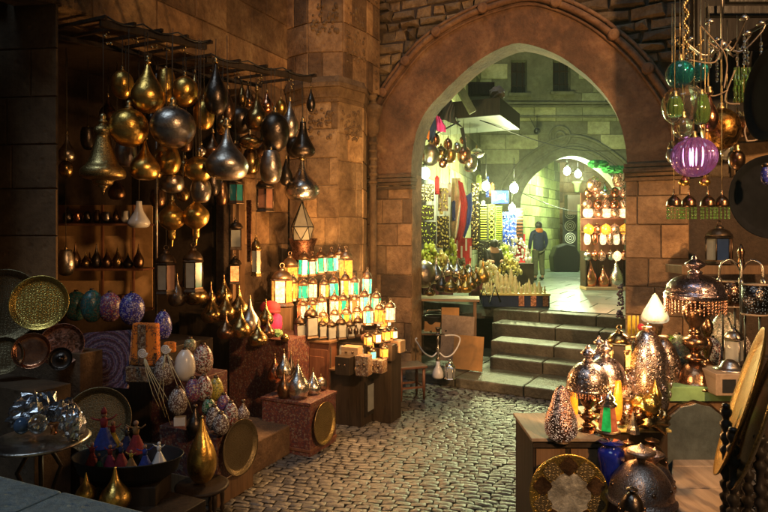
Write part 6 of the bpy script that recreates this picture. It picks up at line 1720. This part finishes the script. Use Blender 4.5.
# brass shells and figures at the front right of the middle table
def figure(label,px,py,w,h,Y,mat,seed,name='brass_figure'):
    q=MB(); crumple(q,(0,0,h*Y/F/2),w*Y/F/2,seed,h/w,.9); crumple(q,(w*Y/F*.3,0,h*Y/F*.8),w*Y/F*.22,seed+1,1.2,.6)
    o=q.build(name,mat,None,label,cat='figure',loc=at(px,py,Y)); 
    for p_ in o.data.polygons: p_.use_smooth=True
    return o
figure('lumpy brass creature figure below the largest silver vase',645,415,26,18,4.55,M['tray_gold'],3)
figure('knobbly dark brass figure lying on the cloth edge',652,428,30,14,4.5,M['gold_dk'],5)
figure('small brass ornament with horns beside the glass cone',637,424,14,16,4.5,M['bronze_warm'],8)
q=MB(); q.lathe(spline([(.05,0),(.045,.03),(.03,.06),(.02,.10),(.004,.16)],2),seg=8,sm=False); q.build('glass_cone',M['silver_br'],None,'small faceted silver cone standing at the cloth edge above the blue vase',cat='ornament',loc=at(633,433,4.45))
q=MB(); q.lathe(prof('tear',.10,.2),seg=20,flute=8,fa=.05); q.build('gold_urn',M['gold'],None,'small bright gold fluted urn behind the brass figures',cat='urn',loc=at(655,405,4.65))
# blue vase, beige domes
t=thing('blue_vase','cobalt blue glass vase in the gap between the two front tables','vase',at(611,486,4.05),0)
q=MB(); s_=4.05/F; q.lathe([(r*s_,z*s_) for r,z in spline([(6,0),(8,3),(11,18),(13,30),(12,36),(8,40),(9,43),(12,44)],3)],seg=28); q.build('body',M['blue_glass'],t)
cbox('low_stand',628,600,at(0,486,4.05).z,.35,.3,M['wood_red'],'low red brown stand beneath the blue glass vase','stand',Y=3.95)
def beige(label,px,py0,py1,w,Y,fin,mat):
    t=thing('domed_lamp',label,'lamp',at(px,py1,Y),0,'plain dome shades in the lower right'); s_=Y/F; R0=w*s_/2; h=(py1-py0)*s_
    q=MB(); q.lathe([(R0*1.08,-.006),(R0*1.1,0),(R0*1.02,.012)]+[(R0*math.cos(a_),.012+h*math.sin(a_)) for a_ in [k*PI/2/12*.95 for k in range(13)]],seg=40); q.build('dome',mat,t)
    q=MB(); f=fin*s_; q.lathe(spline([(R0*.16,h),(R0*.12,h+f*.1),(R0*.2,h+f*.3),(R0*.42,h+f*.48),(R0*.45,h+f*.62),(R0*.2,h+f*.78),(R0*.08,h+f*.9),(.002,h+f)],2),seg=24); q.build('finial',mat,t)
    q=MB(); q.lathe([(.11,-.45),(.09,-.4),(.03,-.36),(.03,-.01)],seg=16); q.build('stem',M['wood_dark'],t)
    for k in range(8):
        a_=2*PI*k/8; q=MB(); q.ball((R0*.93*math.cos(a_),R0*.93*math.sin(a_),h*.42),.014,10); q.build('inset_stone',M['bronze'],t)
    return t
M['beigem']=m_ornate('pale_chased_shade',(.50,.38,.31),(.3,.21,.165),26,3.2,.45)
beige('large pale rosy dome shade with an onion finial, lower right front',641,463,499,62,3.9,20,M['beigem'])
beige('second pale dome shade overlapping behind the large one',655,465,494,40,4.2,18,M['beigem'])
beige('dark round dome shade at the bottom edge in front of the pale one',632,494,520,26,3.5,8,M['dark_metal'])
beige('dim dome shade under the cloth edge behind the onion finial',652,445,470,30,4.4,8,M['bronze'])
beige('dim dome shade beside the first, under the cloth edge left',628,447,470,24,4.4,8,M['bronze'])

# small items upper right
bx,a,b,h=fbox('wooden_box',716,742,374,4.7,.3,M['plank'],'small wooden box carrying the pewter cover at the tray edge','box',zb=at(0,391,4.85).z)
q=MB(); q.box((0,-b/2-.003,h*.45),(a*.5,.006,h*.6)); q.build('front_opening',M['black'],bx)
q=MB(); s_=4.75/F; q.lathe([(15*s_,0),(15.5*s_,.006),(11*s_,.014),(9*s_,.03),(7*s_,.065),(3*s_,.085),(.001,.088)],seg=32); q.build('pewter_cover',M['silver'],None,'pewter hat shaped cover resting on the small wooden box',cat='cover',loc=at(730,370,4.85))
lantern('glass_lantern','small upright silver framed lantern with milky panes, behind the pewter cover',734,325,364,15,5.1,M['silver'],M['pane_pale'],.75)
t=lantern('house_lantern','dark house shaped lantern with a deep blue pane, on the back ledge',719,222,264,24,6.9,M['tin_dark'],[M['pane_blue'],M['pane_rose'],M['pane_pale']],.35,sides=6)
q=MB(); p=at(719,264,6.9); q.box((0,0,-.06),(1.2,.4,.1)); q.build('wall_ledge',M['wood'],None,'brown ledge under the house shaped lantern',cat='ledge',bevel=.006,loc=(p.x+.1,6.95,p.z))
# perforated cylinder lamps
M['perf']=m_pierced('perforated_black',(.10,.085,.08),(.9,.8,.6),.22,60,.2); M['perf2']=m_pierced('perforated_brown',(.22,.12,.08),(1,.6,.3),.6,60,.2)
for px,py0,py1,w,Y,m_,lab in ((755,284,314,24,4.9,'perf','black perforated cylinder lamp on thin legs, right'),(731,281,306,20,5.5,'perf2','brown perforated cylinder lamp behind the black one')):
    t=thing('perforated_lamp',lab,'lamp',at(px,py1,Y),0); s_=Y/F
    q=MB(); q.lathe([(w*s_/2,0),(w*s_/2,(py1-py0)*s_)],seg=32); q.build('cylinder',M[m_],t)
    q=MB(); q.lathe([(w*s_/2*.99,-.01),(w*s_/2*1.05,-.004),(w*s_/2*1.05,.006)],seg=32); q.build('lower_rim',M['plank'],t); q=MB(); q.lathe([(w*s_/2*1.02,(py1-py0)*s_-.008),(w*s_/2*1.05,(py1-py0)*s_),(.001,(py1-py0)*s_+.003)],seg=32)
    q.build('rim',M['plank'],t)
    for k in range(3):
        q=MB(); a_=k*2*PI/3+.5; q.tube([(w*s_*.35*math.cos(a_),w*s_*.35*math.sin(a_),-.01),(w*s_*.35*math.cos(a_),w*s_*.35*math.sin(a_),-.42)],.008,6); q.build('leg',M['iron'],t)
t=thing('metal_stand','tall thin iron stand with curling arms and hanging droplets','stand',at(741,390,5.2),0); s_=5.2/F
q=MB(); q.tube([(0,0,-.1),(0,0,128*s_)],.011,8); q.build('pole',M['iron'],t)
for k in range(6):
    a_=k*PI/3; q=MB(); q.tube(spline([(0,0,118*s_),(.08*math.cos(a_),.08*math.sin(a_),130*s_),(.17*math.cos(a_),.17*math.sin(a_),126*s_),(.19*math.cos(a_),.19*math.sin(a_),112*s_)],4),.008,6); q.ball((.19*math.cos(a_),.19*math.sin(a_),108*s_),.022,10,sz=1.6); q.build('arm',M['silver'],t)
q=MB(); q.lathe([(.02,120*s_),(.035,126*s_),(.02,132*s_),(.03,138*s_),(.005,146*s_)],seg=12); q.build('top_knob',M['bronze_warm'],t)
fbox('shelf_unit',700,778,358,5.6,.5,M['wood_dark'],'dark shelf behind the green table holding mosaic lamps','shelf')
# leaning trays over the black stand
M['tray_aged']=m_ornate('aged_gilt_tray',(.46,.33,.12),(.22,.15,.05),34,2.6,.34)
tA=rtray('leaning_tray',743,402,3.55,.46,M['tray_aged'],'big engraved brass tray leaning edge-on against the black stand',(-.87,.49),.30); 
tB=rtray('leaning_tray',758,420,3.4,.42,M['tray_aged'],'second brass tray behind the first, leaning almost edge-on',(-.87,.50),.30)
# black turned stand
bs_=thing('turned_stand','black turned wood folding stand holding the leaning trays','stand',(0,0,0))
for px,Y,top in ((726,3.55,404),(733,3.35,428),(748,3.5,455),(760,3.3,432),(742,3.7,440),(766,3.75,440)):
    q=MB(); x=(px-384)/F*Y; zt=at(0,top,Y).z; pr=[(.022,.0)]; z=.05; k=0
    while z<zt-.05:
        pr+=[(.020,z),(.032,z+.02),(.034,z+.045),(.018,z+.06)]; z+=.075 if k%4 else .13; k+=1
    pr+=[(.026,zt-.02),(.02,zt),(.001,zt+.005)]; q.lathe(pr,(x,Y,0),12); q.build('post',M['wood_black'],bs_)
for z_ in(.35,.62,.85):
    q=MB(); q.tube([((726-384)/F*3.55,3.55,z_),((748-384)/F*3.5,3.5,z_),((766-384)/F*3.75,3.75,z_)],.016,8)
    for k in range(6): q.ball(((728+k*6-384)/F*3.55,3.53,z_),.028,8)
    q.build('crossbar',M['wood_black'],bs_)
# hanging trays
rtray('hanging_tray',771,197,3.5,.245,M['matte_black'],'large black backed round tray hanging at the right frame edge',(-.1,-1),.02)
rtray('hanging_tray',772,94,3.45,.265,M['matte_black'],'dark round tray with pale rim hanging above the black one',(-.99,.08),.02)
q=MB(); q.tube([at(772,150,3.5),at(772,40,3.45),Vector((2.24,3.45,3.8))],.004,5); q.build('hanging_wire',M['cord'],None,'thin wire suspending the two dark hanging trays',cat='wire')
t=egg(766,175,10,20,3.35,M['mos_blue'],'blue and white ceramic egg hanging before the black tray at the edge',group='mosaic lamps of the right stall')
# hanging glass lamps upper right
HG='hanging glass lamps at the upper right'
ZC=4.0
def hg(px,py0,py1,w,Y,kind,mat,label,capm='chain',flute=0,nm='glass_lamp'):
    t=thing(nm,label,'lamp',at(px,py1,Y),0,HG); s_=Y/F; h=(py1-py0)*s_
    q=MB(); q.lathe(prof(kind,w*s_,h),seg=flute*8 if flute else 32,flute=flute,fa=.045 if flute else 0); q.build('shade',mat,t)
    q=MB(); q.lathe([(.028,h-.02),(.032,h),(.018,h+.02),(.022,h+.035),(.006,h+.05)],seg=16); q.build('cap',M[capm],t)
    q=MB(); n_=int(max(2,(ZC-at(0,py0,Y).z-.05)/.05))
    q.tube([(0,0,h+.05),(0,0,h+.05+n_*.05)],.003,5)
    q.build('chain',M['chain'],t); return t
hg(680,60,88,27,4.5,'globe',M['teal_glass'],'teal glass ball lamp, topmost left of the hanging cluster')
hg(700,60,82,17,4.75,'globe',M['teal_glass'],'smaller teal glass ball partly behind the beaded chain')
hg(683,84,126,40,4.6,'globe',M['clear_glass'],'large clear bulb lamp with rainbow sheen beneath the teal ball')
hg(675,97,118,15,4.4,'oval',M['green_glass'],'ribbed green glass lamp inside the left part of the cluster',flute=12)
hg(701,95,125,16,4.5,'oval',M['green_glass'],'ribbed yellow green glass lamp in the centre of the cluster',flute=12)
hg(683,117,139,19,4.45,'globe',M['clear_glass'],'clear glass bulb just above the violet ball')
hg(694,137,177,42,4.5,'globe',M['pink_glass'],'glowing violet pink ribbed glass ball lamp',flute=18)
hg(709,92,132,18,4.7,'tear',M['copper'],'orange copper drop lamp right of the green glass')
M['amberfacet']=m_metal('amber_lustre',(.50,.25,.06),.3,.4,24)
t=hg(721,108,150,36,4.9,'globe',M['amberfacet'],'dim amber glass ball lamp with wrinkled facets, right of copper drop')
bp=[o for o in bpy.data.objects if o.get('label')=='glowing violet pink ribbed glass ball lamp'][0]
M['pinkbulb']=m_emit('violet_core',(1,.75,1),5,False)
q=MB(); q.ball((0,0,20*4.5/F),.022,12,sz=2.2); q.build('bulb',M['pinkbulb'],bp)
hg(672,147,163,11,4.6,'globe',M['smoke_glass'],'small smoky glass ball left of the violet ball')
hg(684,172,186,10,4.55,'onion',M['gold'],'small brass onion drop under the violet ball, left')
hg(705,172,186,10,4.6,'onion',M['gold'],'small brass onion drop under the violet ball, right')
hg(737,150,170,15,4.9,'globe',M['bronze'],'dark bronze ball lamp beside the black hanging tray')
hg(727,140,160,12,5.0,'oval',M['smoke_glass'],'smoky glass drop right of the violet ball')
hg(744,117,138,14,5.0,'cup',M['bronze'],'dark bronze cup lamp beneath the crystal beads')
for i,px in enumerate((674,689,708,722)):
    Y=4.7; s_=Y/F; t=thing('beaded_lamp',f'small dark dome lamp with green glass bead fringe, {ORD[i]} of four from the left','lamp',at(px,220,Y),0,'small dome lamps with bead fringes')
    q=MB(); q.lathe([(r*s_,z*s_) for r,z in spline([(6.5,13),(7.2,14),(6.8,17),(6,20),(3.4,23),(1.2,25),(.8,27),(.3,31)],2)],seg=20); q.build('dome',M['bronze'],t)
    q=MB()
    for k in range(11):
        a_=2*PI*k/11
        for m_ in range(4): q.ball((6.4*s_*math.cos(a_),6.4*s_*math.sin(a_),(11.5-m_*3.1)*s_),.0055,6,sz=2.2)
    q.build('bead_fringe',M['green_glass'],t)
    q=MB(); q.tube([(0,0,31*s_),(0,0,ZC-at(0,220,Y).z)],.003,5); q.build('cord',M['chain'],t)
# chandelier frame with crystals and twigs
cf=thing('crystal_chandelier','old chandelier frame with curling metal arms and hanging crystal beads','chandelier',at(722,45,4.9),0)
rn=random.Random(6)
for k in range(7):
    a_=k*2*PI/7+.3; q=MB(); pts=spline([(0,0,.05),(.12*math.cos(a_),.12*math.sin(a_),-.08),(.26*math.cos(a_),.26*math.sin(a_),.03+rn.uniform(-.03,.05)),(.30*math.cos(a_),.30*math.sin(a_),.11)],4); q.tube(pts,.011,6,r2=.007)
    e=Vector((.27*math.cos(a_),.27*math.sin(a_),0)); q.lathe([(.03,.11),(.035,.12),(.012,.15)],e,10); q.build('arm',M['silver'],cf)
    q=MB()
    q.tube([e+Vector((0,0,.1)),e+Vector((0,0,-.24))],.003,4)
    for m_ in range(5): q.ball(e+Vector((0,0,-.04-m_*.045)),.014,6,sz=1.5)
    q.build('crystal_string',M['clear_glass'],cf)
q=MB(); q.tube([(0,0,-.05),(0,0,1.0)],.012,8); q.ball((0,0,0),.045,12); q.build('stem',M['silver'],cf)
t=thing('crystal_tassel','tassel of green clear crystal drops hanging under the chandelier','tassel',at(744,100,4.8),0)
for k in range(6):
    q=MB()
    q.tube([((k-2.5)*.028,0,-.02),((k-2.5)*.028,0,.26)],.012,4)
    for m_ in range(6): q.ball(((k-2.5)*.028,rn.uniform(-.03,.03),.0+m_*.045),.011,6,sz=1.9)
    q.build('drop_string',M['green_glass'],t)
q=MB(); q.tube([at(738,44,4.85),at(738,126,4.85)],.004,4)
for k in range(9): q.ball(at(738+rn.uniform(-1,1),50+k*9,4.85),.016,6,sz=1.4)
q.build('crystal_string',M['clear_glass'],None,'long single string of clear crystals beside the tassel',cat='crystals')
q=MB()
for k in range(24):
    p=at(686+2.2*math.sin(k*.9),-6+k*2.3,4.55); q.ball(p,.013,6,sz=1.5)
for s_ in(-1,1):
    for k in range(6): q.ball(at(690+s_*(2+k*2.2),50-abs(k-1)*2.4+ (4 if k<2 else 0),4.55),.012,6)
q.build('beaded_chain',M['chain'],None,'gilt beaded chain with a forked end at the top right',cat='chain')
q=MB()
for a,b,c in (((700,25),(712,38),(724,52)),((724,52),(727,66),(724,88)),((708,42),(722,50),(731,41)),((690,60),(715,62),(722,40)),((728,90),(712,96),(696,86)),((735,70),(725,100),(740,104)),((756,112),(745,128),(747,141)),((747,141),(756,140),(766,135))):
    q.tube(spline([tuple(at(*a,4.65)),tuple(at(*b,4.7)),tuple(at(*c,4.65))],5),.006,5)
q.build('tangled_wire',M['plank'],None,'tangle of pale bare wires around the chandelier arms',cat='wire')
# dark hood added to blacken that corner, and the rail the lamps hang from
hd=thing('darkening_hood','dark timber hood added to blacken the upper right of the lamp stall','hood',(0,0,0))
x0=(706-384)/F*5.1
q=MB(); q.box((x0+1.3,4.7,ZC+.05),(2.7,.06,.08)); q.box((x0+1.3,5.0,ZC+.05),(2.7,.06,.08)); q.build('rail',M['wood_black'],hd)
for k in range(7):
    q=MB(); q.box((x0+.95+k*.38,5.5,ZC+.14),(.36,1.6,.04)); q.build('board',M['wood_black'],hd,bevel=.004)
q=MB(); xv=(692-384)/F*6.35; q.box((xv+1.5,6.35,4.75),(3.0,.06,2.7)); q.box((xv+.06,6.3,4.75),(.12,.12,2.7)); q.build('darkening_screen',M['wood_black'],hd)  # black screen added to keep the upper wall dark
q=MB(); q.box((x0+.12,6.3,2.3+.0),(.10,.10,3.6)); q.build('post',M['wood_dark'],hd,bevel=.006) if 0 else None
# ------------------------------------------------------------ light, sky, camera
def point(px,py,Y,e,c,r=.05,off=(0,0,0),name='lamp_light'):
    L_=bpy.data.lights.new(name,'POINT'); L_.energy=e; L_.color=c; L_.shadow_soft_size=r
    o=bpy.data.objects.new(name,L_); o.location=at(px,py,Y)+Vector(off); col.objects.link(o); return o
WARM=(1,.52,.18)
# light given by the lit lanterns of the left stack
point(352,275,6.6,150,WARM,.14)
point(300,280,6.9,30,WARM,.1)
point(392,344,6.7,14,WARM,.06)
# lit lamps of the right stall
point(622,330,4.4,22,(1,.64,.34),.08)
point(655,300,5.3,18,(1,.62,.3),.08)
point(618,398,4.25,18,(1,.48,.15),.05)
point(592,398,4.45,5,(1,.5,.18),.04)
# copper stall in the alley
point(605,225,14.1,70,(1,.6,.3),.15)
# unseen warm lamp added behind the viewpoint to light the arch face
SL=thing('added_lamp','unseen lamp on an iron post added behind the viewpoint to light the arch','added lamp',(4.4,-2.6,0))
q=MB(); q.lathe([(.14,0),(.12,.3),(.05,.5),(.045,5.6)],seg=14); q.build('post',M['iron'],SL)
M['lampglobe']=m_emit('added_lamp_globe',(1,.62,.3),6,False)
q=MB(); q.ball((0,0,5.8),.2,20); q.build('globe',M['lampglobe'],SL)
L_=bpy.data.lights.new('added_front_spot','SPOT'); L_.energy=4300; L_.color=(1,.57,.25); L_.shadow_soft_size=.2; L_.spot_size=math.radians(71); L_.spot_blend=1.0
o=bpy.data.objects.new('added_front_spot',L_); o.location=(4.2,-2.3,5.8); col.objects.link(o)
o.rotation_euler=(Vector((2.5,8.2,2.1))-o.location).to_track_quat('-Z','Y').to_euler()
HZ=MB(); HZ.box((3,12,6.0),(60,56,15.2))  # thin haze added to give the bulbs a halo
hm=bpy.data.materials.new('added_glow_haze'); hm.use_nodes=True; hn=hm.node_tree; hn.nodes.remove(hn.nodes['Principled BSDF'])
pv=hn.nodes.new('ShaderNodeVolumePrincipled'); pv.inputs['Density'].default_value=.0009; pv.inputs['Color'].default_value=(.9,.95,.9,1); pv.inputs['Anisotropy'].default_value=.85
hn.links.new(pv.outputs[0],hn.nodes['Material Output'].inputs['Volume'])
HZ.build('added_glow_haze',hm,kind='stuff')
w=bpy.data.worlds.new('World'); sc.world=w; w.use_nodes=True
nt=w.node_tree; bg=nt.nodes['Background']; sk_=nt.nodes.new('ShaderNodeTexSky'); sk_.sky_type='NISHITA'; sk_.sun_disc=False
sk_.sun_elevation=math.radians(-2); sk_.sun_rotation=math.radians(200)
nt.links.new(sk_.outputs[0],bg.inputs[0]); bg.inputs[1].default_value=.1
S=bpy.data.lights.new('cool_fill_sun','SUN'); S.energy=.65; S.angle=math.radians(25); S.color=(.6,.8,1)  # cool sun added as fill to lift the parapet and upward faces
so=bpy.data.objects.new('cool_fill_sun',S); so.rotation_euler=(math.radians(25),math.radians(-15),0); col.objects.link(so)
cam=bpy.data.cameras.new('camera'); co=bpy.data.objects.new('camera',cam); col.objects.link(co)
co.location=(0,0,H); co.rotation_euler=(PI/2,0,0); cam.sensor_width=36; cam.lens=F/768*36; cam.shift_y=-22/768
cam.clip_start=.05; cam.clip_end=500
sc.camera=co
sc.view_settings.view_transform='Standard'; sc.view_settings.look='None'; sc.view_settings.gamma=1; sc.view_settings.exposure=0.0
sc.cycles.use_denoising=True
try: sc.cycles.denoiser='OPENIMAGEDENOISE'
except Exception: pass
sc.cycles.max_bounces=8; sc.cycles.diffuse_bounces=3; sc.cycles.glossy_bounces=4; sc.cycles.transmission_bounces=6
sc.cycles.sample_clamp_indirect=4; sc.cycles.use_light_tree=True; sc.cycles.caustics_reflective=False; sc.cycles.caustics_refractive=False
bpy.context.view_layer.update()
# a thing that turned out to be one mesh needs no Empty above it
for e in [o for o in bpy.data.objects if o.type=='EMPTY' and o.parent is None]:
    ch=list(e.children)
    if len(ch)==1 and ch[0].type=='MESH' and not ch[0].children and not ch[0].modifiers.get('skin'):
        c=ch[0]; mw=c.matrix_world.copy(); c.parent=None; c.matrix_world=mw
        for k in ('label','category','group','kind'):
            if k in e: c[k]=e[k]
        n=e.name; bpy.data.objects.remove(e); c.name=n
bpy.context.view_layer.update()
